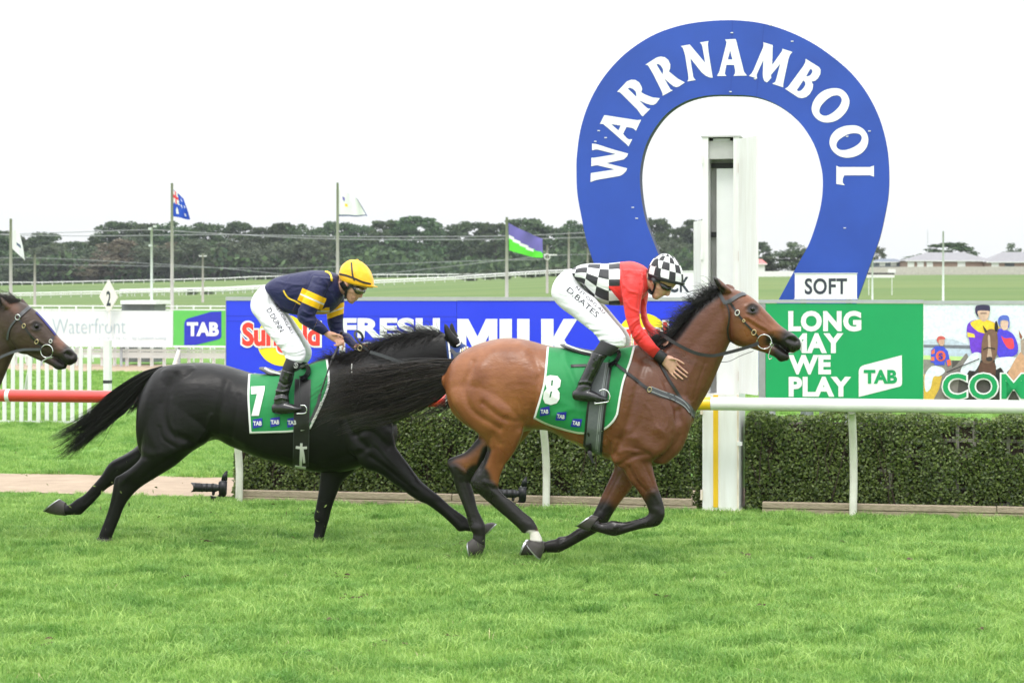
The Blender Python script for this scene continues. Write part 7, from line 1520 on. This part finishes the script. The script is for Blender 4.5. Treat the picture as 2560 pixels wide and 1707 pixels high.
def chequer(name):
    m, n, b = nodes_of(name); a = n.nodes.new('ShaderNodeAttribute'); a.attribute_name = 'st'; s = n.nodes.new('ShaderNodeSeparateXYZ'); n.links.new(a.outputs['Vector'], s.inputs[0])
    def fl(o_): q = n.nodes.new('ShaderNodeMath'); q.operation = 'FLOOR'; n.links.new(o_, q.inputs[0]); return q.outputs[0]
    ad = n.nodes.new('ShaderNodeMath'); n.links.new(fl(s.outputs[0]), ad.inputs[0]); n.links.new(fl(s.outputs[1]), ad.inputs[1])
    md = n.nodes.new('ShaderNodeMath'); md.operation = 'PINGPONG'; md.inputs[1].default_value = 1; n.links.new(ad.outputs[0], md.inputs[0])
    x = n.nodes.new('ShaderNodeMix'); x.data_type = 'RGBA'; n.links.new(md.outputs[0], x.inputs['Factor']); x.inputs['A'].default_value = (.018, .018, .024, 1); x.inputs['B'].default_value = (.78, .78, .80, 1)
    g = n.nodes.new('ShaderNodeMath'); g.operation = 'GREATER_THAN'; g.inputs[1].default_value = 0; n.links.new(s.outputs[2], g.inputs[0])
    y = n.nodes.new('ShaderNodeMix'); y.data_type = 'RGBA'; n.links.new(g.outputs[0], y.inputs['Factor']); n.links.new(x.outputs['Result'], y.inputs['A']); y.inputs['B'].default_value = (*srgb(228, 46, 44), 1)
    n.links.new(y.outputs['Result'], b.inputs['Base Color']); b.inputs['Roughness'].default_value = .5; b.inputs['Sheen Weight'].default_value = .1; creases(n, b); return m
JK.make('silks', chequer('red and chequered silks'), J8, {'st': st8})
def clothing(I, name, m, parent, lofts, voxel=.0062, smooth=4, strokes=None, cv=None, attrs=None):
    B = Body(I)
    for cvv, rows, n in lofts: B.loft(cvv, rows, n, 5, 2.15, round_=False)
    B.fuse(voxel, smooth)
    if strokes: B.strokes(cv, strokes)
    o = B.make(name, m, parent); return o, B
BS8 = [([(300,250),(340,330),(420,400)], 9, -.005), ([(250,300),(300,380),(400,430)], 10, .005), ([(200,420),(300,440),(420,420)], 9, -.004), ([(480,720),(580,720),(690,690)], 8, .005), ([(500,745),(600,742),(710,705)], 7, -.006), ([(450,680),(540,690),(640,660)], 9, -.004), ([(620,780),(690,790),(770,775)], 6, -.005), ([(640,830),(700,835),(770,820)], 6, .005), ([(560,800),(600,830),(620,850)], 6, -.004), ([(530,560),(600,640),(680,740)], 10, .004), ([(380,285),(440,350),(520,430)], 10, -.004), ([(340,200),(360,250),(378,280)], 8, .003), ([(150,480),(260,520),(380,560)], 16, .003), ([(520,765),(620,755),(740,715)], 8, .006), ([(550,790),(650,780),(770,750)], 8, -.006), ([(570,815),(680,810),(790,795)], 8, .006), ([(590,830),(700,850),(780,850)], 8, -.003), ([(600,560),(680,660),(750,740)], 14, -.003), ([(230,330),(300,360),(400,350)], 14, .002), ([(420,600),(520,660),(640,690)], 16, .002)]
bo, BB8 = clothing(I8, 'breeches', BREE, J8, [(cC, LEG8, 26), (cC, far8, 26)], strokes=BS8, cv=cC)
vb = [BB8.bvh()]
text_decal(vb, cC, 'D.BATES', (418, 482), 358, 50, 42, INK, J8, .0, .004, 4); text_decal(vb, cC, 'N.JT.ORG.AU', (482, 466), 345, 32, 42.6, INK, J8, .0, .004, 4)
def lower_leg(I, cv, parent, sock, boot, foot, dx, s, cuff=None):
    B = Body(I); B.loft(cv, [((a[0]+dx, a[1]), (b[0]+dx, b[1]), w, o*s) for a, b, w, o in sock], 20, 4, 2.1, round_=False); mb = MB(); mb.add(B.V, B.F); so = mb.build('gaiter', SOCK, parent, True); vs = BVHTree.FromPolygons(B.V, B.F)
    B = Body(I); B.loft(cv, [((a[0]+dx, a[1]), (b[0]+dx, b[1]), w, o*s) for a, b, w, o in boot], 24, 5, 2.15, round_=False); B.loft(cv, [((a[0]+dx, a[1]), (b[0]+dx, b[1]), w, o*s) for a, b, w, o in foot], 20, 4, 2.4); B.fuse(.0055, 3)
    return B, vs
b8, vs8 = lower_leg(I8, cC, J8, [((578,815),(742,880),.056,.325),((560,850),(728,905),.056,.33),((535,885),(700,935),.055,.335),((505,925),(665,965),.054,.338)], [((500,920),(640,962),.058,.34),((478,980),(600,1010),.056,.345),((450,1040),(572,1075),.053,.347),((418,1110),(535,1150),.050,.349),((380,1190),(500,1225),.046,.352),((350,1270),(492,1270),.044,.355),((340,1320),(490,1318),.043,.356)], [((345,1262),(348,1352),.036,.356),((400,1245),(395,1365),.042,.358),((480,1262),(480,1372),.044,.36),((560,1296),(560,1370),.044,.362),((630,1335),(625,1362),.034,.363)], 0, -1)
b8.strokes(cC, [([(350,1230),(430,1215),(500,1235)], 9, -.006), ([(370,1200),(440,1190),(505,1205)], 8, .005), ([(560,940),(540,990)], 6, -.003), ([(585,950),(565,1000)], 6, .003), ([(530,935),(515,985)], 6, .003), ([(345,1338),(480,1360),(620,1358)], 5, -.004), ([(510,1080),(480,1150),(440,1210)], 10, .004)]); b8.make('boot', BOOT, J8)
bf, _ = lower_leg(I8, cC, J8, [((578,815),(742,880),.056,.325),((505,925),(665,965),.054,.338)], [((500,920),(640,962),.058,.34),((380,1190),(500,1225),.046,.352),((340,1320),(490,1318),.043,.356)], [((345,1262),(348,1352),.036,.356),((480,1262),(480,1372),.044,.36),((630,1335),(625,1362),.034,.363)], 45, 1); bf.make('boot', BOOT, J8)
for rows in ([((1046,985),(1108,900),.039,hoff-.042),((1085,1012),(1142,925),.037,hoff-.04),((1122,1032),(1172,950),.033,hoff-.035)], [((1025,805),(1080,765),.043,.09),((1050,835),(1125,788),.04,.07),((1085,862),(1135,800),.034,.055)]):
    B = Body(I8); B.loft(cC, rows, 20, 4, 2.1, round_=False); mb = MB(); mb.add(B.V, B.F); mb.build('cuff', SOCK, J8, True)
HW = mat('white helmet silk', (.78, .78, .80), .5, .02, 20, bump=.2, bscale=40); HBk = mat('black helmet silk', (.018, .018, .022), .5, .05)
he8, VHe8 = dome(cC, I8, (992,228), (1312,318), (1178,56), .108, 'helmet', [HW, HBk], lambda a, b: (int(a*14)+int(b*4.4)) % 2, J8, 64, 21, .006, 3)
B = Body(I8); B.loft(cC, [((992,222),(1318,312),.112,0),((990,262),(1312,336),.108,0)], 28, 2, 2.0, round_=False); mb = MB(); mb.add(B.V, B.F); mb.build('helmet_rim', HBk, J8, True)
brim(cC, I8, ((1255,318), (1328,326)), .075, PATENT, J8)
B = Body(I8); B.loft(cC, [((1000,258),(1120,300),.087,0),((1010,310),(1088,330),.082,0)], 20, 3, 2.2, round_=False); 
strap([VHe8], cC, [(1080,95),(1080,160),(1095,230),(1110,290)], 9, 'helmet_strap', STRAPB, J8, .003, .003)
fb = [Bd.bvh()]
strap(fb+[VHe8], cC, [(1000,255),(1050,275),(1110,295)], 22, 'ear_guard', HBk, J8, .006, .006, I=I8-.09); strap(fb, cC, [(1045,290),(1060,330),(1050,375),(1030,410)], 9, 'chin_strap', STRAPB, J8, .004, .004, I=I8-.085); strap(fb, cC, [(1005,370),(1020,395),(1045,405)], 16, 'chin_strap', STRAPB, J8, .005, .004, I=I8-.07)
for s in (-1, 1):
    B = Body(I8); B.loft(cC, [((1108,300),(1135,372),.018,s*.066),((1150,312),(1175,382),.026,s*.052),((1195,330),(1205,375),.020,s*.03)], 16, 3, 2.4); mb = MB(); mb.add(B.V, B.F); mb.build('goggles', PATENT, J8, True)
# ---------------------------------------------------------------- rider of the black horse, navy and yellow
p7 = onplane(*cD(500, 900), I7); J7 = thing('person', tuple(p7), 'jockey in navy silks with yellow armbands and yellow helmet crouched over the black horse', 'jockey', 'jockeys')
NH = -.17
TOR7 = [((245,325),(335,455),.150,0),((300,278),(345,495),.168,0),((365,250),(380,545),.178,0),((440,233),(425,580),.184,0),((545,214),(525,598),.188,0),((645,199),(650,592),.192,0),((750,202),(775,585),.185,0),((840,222),(872,510),.15,0),((885,250),(915,420),.085,0)]
ARM7 = [((655,250),(835,270),.080,-.13),((612,345),(760,400),.078,-.185),((580,420),(722,480),.074,-.205),((545,500),(690,552),.072,-.21),((515,590),(668,600),.070,-.212),((525,650),(680,625),.064,-.212),((575,690),(715,652),.056,-.205),((655,735),(760,695),.046,-.195),((738,778),(792,738),.036,NH-.008)]
FARM7 = [((760,330),(900,320),.07,.12),((765,470),(925,460),.066,.16),((775,590),(922,560),.064,.17),((785,680),(915,670),.06,.17),((820,760),(925,745),.054,.16),((900,810),(975,765),.048,.12),((1012,905),(1045,850),.036,.068)]
LEG7 = [((248,322),(338,452),.150,0),((190,355),(345,480),.16,-.02),((132,420),(358,520),.14,-.055),((102,490),(378,560),.122,-.09),((112,565),(402,600),.112,-.12),((165,640),(432,650),.10,-.155),((238,748),(478,730),.090,-.20),((318,840),(522,800),.080,-.245),((378,920),(560,870),.070,-.28),((402,962),(582,925),.064,-.30),((408,985),(575,985),.058,-.312),((412,985),(545,1028),.052,-.318)]
far7 = [((a[0]+(58 if i > 5 else 10*i), a[1]-(8 if i > 7 else 0)), (b[0]+(54 if i > 5 else 9*i), b[1]-(8 if i > 7 else 0)), w, -o) for i, (a, b, w, o) in enumerate(LEG7)]
Bd = Body(I7)
Bd.loft(cD, [((886,260),(1150,320),.080,0),((892,322),(1112,384),.078,0),((912,378),(1068,428),.068,0),((932,425),(1040,462),.056,0),((958,455),(1010,486),.043,0)], 24, 4, 2.2); Bd.loft(cD, [((800,270),(840,390),.05,0),((862,265),(905,410),.058,0),((905,280),(945,420),.058,0)], 18, 4)
Bd.loft(cD, [((1100,372),(1060,385),.011,0),((1095,408),(1050,410),.016,0),((1088,436),(1046,428),.018,0)], 12, 3); Bd.loft(cD, [((925,300),(970,312),.012,-.082),((922,338),(958,348),.012,-.083)], 10, 3)
Bd.loft(cD, inner(TOR7), 20, 4); Bd.loft(cD, inner(ARM7[2:])+[((745,772),(785,738),.024,NH)], 16, 4)
hand(Bd, I7, cD, [((748,775),(785,735),.022,NH),((800,815),(850,755),.022,NH),((850,845),(910,790),.019,NH)], [[(895,795,NH-.01),(918,825,NH-.02),(922,865,NH-.02),(912,906,NH-.012)],[(885,805,NH-.02),(908,840,NH-.032),(895,865,NH-.03),(872,862,NH-.02)],[(870,818,NH-.02),(888,850,NH-.034),(872,868,NH-.03),(855,862,NH-.02)],[(850,828,NH-.015),(866,855,NH-.028),(852,868,NH-.025),(838,862,NH-.018)],[(825,770,NH-.02),(868,772,NH-.035),(902,785,NH-.038),(918,802,NH-.03)]])
Bd.loft(cD, inner(FARM7[1:])+[((1005,892),(1040,852),.022,.064)], 14, 4)
hand(Bd, I7, cD, [((1000,892),(1040,850),.022,.06),((1060,905),(1095,860),.024,.03),((1110,915),(1150,872),.02,.02)], [[(1130,878,.01),(1170,880,-.01),(1195,895,-.02),(1185,912,-.02)],[(1115,885,0),(1150,898,-.03),(1160,915,-.035),(1140,920,-.03)],[(1095,890,0),(1120,908,-.03),(1125,922,-.03),(1108,925,-.03)],[(1075,892,0),(1095,912,-.03),(1098,925,-.03),(1082,925,-.03)],[(1060,865,-.01),(1100,860,-.03),(1135,870,-.04)]])
for s, dx, LG in ((-1, 0, LEG7), (1, 55, far7)):
    Bd.loft(cD, inner(LG)+[((440+dx,1040),(480+dx,1060),.026,s*.332),((390+dx,1180),(420+dx,1190),.022,s*.342),((370+dx,1300),(395+dx,1305),.02,s*.346),((365+dx,1410),(390+dx,1415),.018,s*.349)], 16, 4)
Bd.fuse(.0055, 4)
Bd.strokes(cD, [([(1010,345),(1060,360),(1105,378)], 14, -.006), ([(1072,415),(1048,440)], 8, -.003), ([(1000,456),(1042,452)], 5, -.004), ([(1005,445),(1045,440)], 5, .003), ([(985,400),(1015,430)], 10, -.003), ([(950,370),(1000,395)], 18, .003), ([(970,462),(995,478)], 12, .003), ([(960,400),(990,440),(1000,470)], 6, -.002)]); Bd.make('body', SKIND, J7)
JK = Body(I7)
JK.loft(cD, TOR7, 30, 5, 2.15, round_=False)
JK.loft(cD, ARM7, 24, 5, 2.1, round_=False)
JK.loft(cD, FARM7, 22, 5, 2.1, round_=False)
JK.fuse(.0062, 4)
JK.strokes(cD, [([(620,240),(600,330),(580,400)], 14, -.007), ([(330,300),(430,320),(560,330)], 12, .005), ([(360,420),(420,450),(520,440)], 14, -.005), ([(360,500),(440,540),(520,550)], 12, .006), ([(560,560),(620,590),(660,580)], 9, .008), ([(540,600),(600,620),(660,610)], 9, -.007), ([(560,660),(620,650),(680,640)], 9, .005), ([(640,700),(690,680),(740,690)], 7, -.004), ([(650,580),(690,560),(720,520)], 9, -.005), ([(700,250),(760,300),(800,380)], 14, .005), ([(640,300),(700,330),(780,350)], 14, -.005), ([(800,640),(860,660),(910,650)], 9, .005), ([(800,700),(860,730),(920,720)], 9, -.005), ([(450,240),(440,330),(400,380)], 16, .005), ([(820,400),(850,450),(870,500)], 10, -.005)])
px = JK.pix(); dx_ = (px[:, 0]-600)*3.5625; dy_ = (px[:, 1]-620)*3.5625; lat = (JK.v-np.array([0, I7, 0])) @ np.array(LV)
dn = ((dx_-667)*-47+(dy_-405)*107)/117.0; an = np.abs((dx_-640)*107-(dy_-460)*-47)/117.0; near_ = np.where((lat < -.11) & (an < 120), dn/117.0, -9)
df = (dy_-505+.35*(dx_-860)*1.0)/100.0; far_ = np.where((lat > .07) & (dx_ > 745) & (dy_ > 440), df, -9)
chest = np.where((lat < .09) & (lat > -.12) & (dy_ > 515) & (dx_ > 655) & (dx_ < 800), (dy_-530)/70, -9)
band = np.maximum(np.maximum(near_, far_), chest*np.where(chest > 0, 1, 1)); band = np.where(band > 4, -9, band)
def navy(name):
    m, n, b = nodes_of(name); a = n.nodes.new('ShaderNodeAttribute'); a.attribute_name = 'band'; r = n.nodes.new('ShaderNodeValToRGB'); r.color_ramp.interpolation = 'CONSTANT'
    mr = n.nodes.new('ShaderNodeMapRange'); mr.inputs['From Min'].default_value = -1; mr.inputs['From Max'].default_value = 3; n.links.new(a.outputs['Fac'], mr.inputs['Value']); n.links.new(mr.outputs[0], r.inputs[0])
    nv, ye, wh = (*srgb(30, 33, 74), 1), (*srgb(252, 194, 20), 1), (.80, .80, .80, 1); e = r.color_ramp.elements; e[0].position = 0; e[0].color = nv; e[1].position = .25; e[1].color = ye
    for p, c in ((.355, wh), (.385, ye), (.5, nv)): q = e.new(p); q.color = c
    n.links.new(r.outputs[0], b.inputs['Base Color']); b.inputs['Roughness'].default_value = .5; b.inputs['Specular IOR Level'].default_value = .3; b.inputs['Sheen Weight'].default_value = .05; creases(n, b, 8, .7); return m
JK.make('silks', navy('navy and yellow silks'), J7, {'band': band}); vj = [JK.bvh()]
PIPE = mat('yellow piping', srgb(244, 206, 60), .6)
strap(vj, cD, [(388,378),(410,420),(440,450),(490,472),(540,502)], 6, 'piping', PIPE, J7, .002, .003); strap(vj, cD, [(758,206),(795,225),(812,255),(815,295)], 7, 'piping', PIPE, J7, .002, .003)
bo, BB7 = clothing(I7, 'breeches', BREE, J7, [(cD, LEG7, 26), (cD, far7, 26)], strokes=[([(300,400),(300,480),(330,560)], 9, .005), ([(260,440),(290,540),(340,620)], 9, -.005), ([(300,860),(400,850),(500,800)], 8, .006), ([(330,890),(430,895),(540,840)], 7, -.006), ([(280,790),(380,790),(480,750)], 9, .004), ([(430,960),(490,975),(560,960)], 6, -.006), ([(420,930),(500,930),(575,900)], 6, .005), ([(220,700),(320,720),(430,690)], 9, -.005), ([(200,600),(260,680),(330,760)], 10, .005), ([(110,500),(240,490),(340,500)], 9, -.004), ([(170,570),(270,600),(330,640)], 12, .004), ([(340,800),(420,800),(520,760)], 8, .004), ([(370,880),(450,880),(550,860)], 8, -.005), ([(390,910),(470,930),(570,900)], 8, .006), ([(400,950),(480,965),(575,950)], 8, -.005), ([(410,975),(480,995),(550,1000)], 7, .004), ([(430,620),(480,720),(540,830)], 12, -.004), ([(200,650),(280,700),(400,720)], 14, .003), ([(260,740),(340,760),(440,750)], 12, -.003), ([(150,450),(220,440),(300,450)], 14, .003)], cv=cD)
vb = [BB7.bvh()]
text_decal(vb, cD, 'D.DUNN', (314, 640), 232, 46, 58, INK, J7, .004, .004, 4); text_decal(vb, cD, 'N.JT.ORG.AU', (388, 626), 300, 32, 61, INK, J7, .0, .004, 4)
SK7 = [((416,975),(548,1026),.054,.325),((402,1010),(535,1050),.053,.33),((385,1050),(505,1085),.052,.333),((378,1085),(482,1105),.051,.335)]
BT7 = [((376,1075),(484,1108),.055,.337),((360,1130),(476,1150),.052,.34),((345,1190),(462,1205),.049,.342),((328,1250),(445,1260),.046,.344),((312,1310),(432,1315),.044,.346),((304,1360),(438,1360),.043,.348),((304,1420),(440,1415),.042,.349)]
FT7 = [((305,1385),(308,1472),.036,.349),((360,1370),(360,1480),.042,.352),((430,1378),(430,1475),.043,.354),((500,1400),(500,1462),.042,.355),((550,1420),(545,1446),.032,.355)]
b7, vs7 = lower_leg(I7, cD, J7, SK7, BT7, FT7, 0, -1); b7.strokes(cD, [([(320,1270),(380,1280),(440,1260)], 9, .007), ([(315,1310),(380,1300),(435,1320)], 9, -.008), ([(310,1350),(370,1335),(435,1350)], 9, .007), ([(350,1190),(400,1220),(455,1200)], 9, -.005), ([(395,1090),(385,1150)], 6, .003), ([(420,1095),(412,1150)], 6, -.003), ([(445,1100),(438,1150)], 6, .003), ([(310,1455),(420,1465),(540,1440)], 5, -.004)]); b7.make('boot', BOOT, J7)
bf, _ = lower_leg(I7, cD, J7, SK7, BT7, FT7, 55, 1); bf.make('boot', BOOT, J7)
ec = view_hit([vs7], *cD(497, 1046), .006)
if ec: ring3(ec, .0185, .0016, 'gaiter_emblem', WCL, J7, .85); v, f = place_text('S', (497, 1046), 20, 26, 10, .0); decal([vs7], [cD(*p) for p in v], f, 'gaiter_emblem', WCL, J7, .007)
HY = mat('yellow helmet silk', srgb(255, 190, 12), .45, .05, 14, sheen=.2, bump=.35, bscale=24)
he7, VHe7 = dome(cD, I7, (882,246), (1188,336), (1046,110), .110, 'helmet', [HY], lambda a, b: 0, J7, 64, 24, .012, 5)
B = Body(I7); B.loft(cD, [((884,240),(1190,330),.112,0),((888,275),(1186,352),.108,0),((900,292),(1160,356),.098,0)], 28, 3, 2.0, round_=False); mb = MB(); mb.add(B.V, B.F); mb.build('helmet_rim', HY, J7, True)
brim(cD, I7, ((1140,338), (1224,350)), .085, HY, J7); mb = MB(); c = onplane(*cD(1043, 112), I7); mb.tube([c-Vector((0, 0, .006)), c+Vector((0, 0, .006)), c+Vector((0, 0, .010))], [.013, .011, .004], 10); mb.build('helmet_button', HY, J7, True)
strap([VHe7], cD, [(992,130),(996,180),(1003,240),(1018,296)], 7, 'helmet_strap', STRAPB, J7, .004, .003); strap([VHe7], cD, [(886,232),(950,246),(1020,272),(1090,302),(1165,322)], 8, 'helmet_strap', STRAPB, J7, .004, .003)
fb = [Bd.bvh()]
strap(fb+[VHe7], cD, [(906,305),(930,345),(950,372)], 20, 'ear_guard', STRAPB, J7, .006, .008, I=I7-.085); strap(fb, cD, [(1005,318),(970,350),(948,372)], 12, 'ear_guard', STRAPB, J7, .006, .006, I=I7-.085); strap(fb, cD, [(950,370),(942,410),(934,455)], 11, 'chin_strap', STRAPB, J7, .005, .005, I=I7-.075)
for s in (-1, 1):
    B = Body(I7); B.loft(cD, [((1022,338),(1040,408),.016,s*.066),((1062,338),(1074,412),.028,s*.054),((1100,352),(1106,402),.022,s*.03)], 16, 3, 2.4); mb = MB(); mb.add(B.V, B.F); mb.build('goggle_frame', PATENT, J7, True)
    B = Body(I7); B.loft(cD, [((1040,350),(1050,402),.014,s*.074),((1066,352),(1074,402),.022,s*.066),((1092,362),(1098,398),.014,s*.05)], 16, 3, 2.2); mb = MB(); mb.add(B.V, B.F); mb.build('goggle_lens', GOG, J7, True)
strap(fb, cD, [(1030,370),(1000,345),(975,325)], 12, 'goggle_strap', STRAPB, J7, .004, .004, I=I7-.08)
# whip held in the near hand
wh = thing('whip', tuple(onplane(*cD(800, 1100), I7-.2)), 'black riding whip with padded flap held by the navy jockey', 'whip')
free(cD, [(905,745,NH-.012),(880,860,NH-.012),(850,930,-.24),(820,990,-.28)], I7, -.2, .0105, 'grip', LEA, wh, 1.0); free(cD, [(820,990,-.28),(790,1070,-.31),(755,1180,-.35),(715,1300,-.38)], I7, -.3, .0062, 'shaft', LEA, wh)
ribbon(cD, [(715,1300,-.38),(700,1370,-.385),(670,1450,-.39),(640,1520,-.39),(622,1550,-.39)], I7, 13, 'flap', LEAG, wh, .008); ribbon(cD, [(722,1370,-.392),(700,1430,-.395),(672,1490,-.395),(640,1552,-.395)], I7, 6, 'flap_edge', WSTRAP, wh, .004)
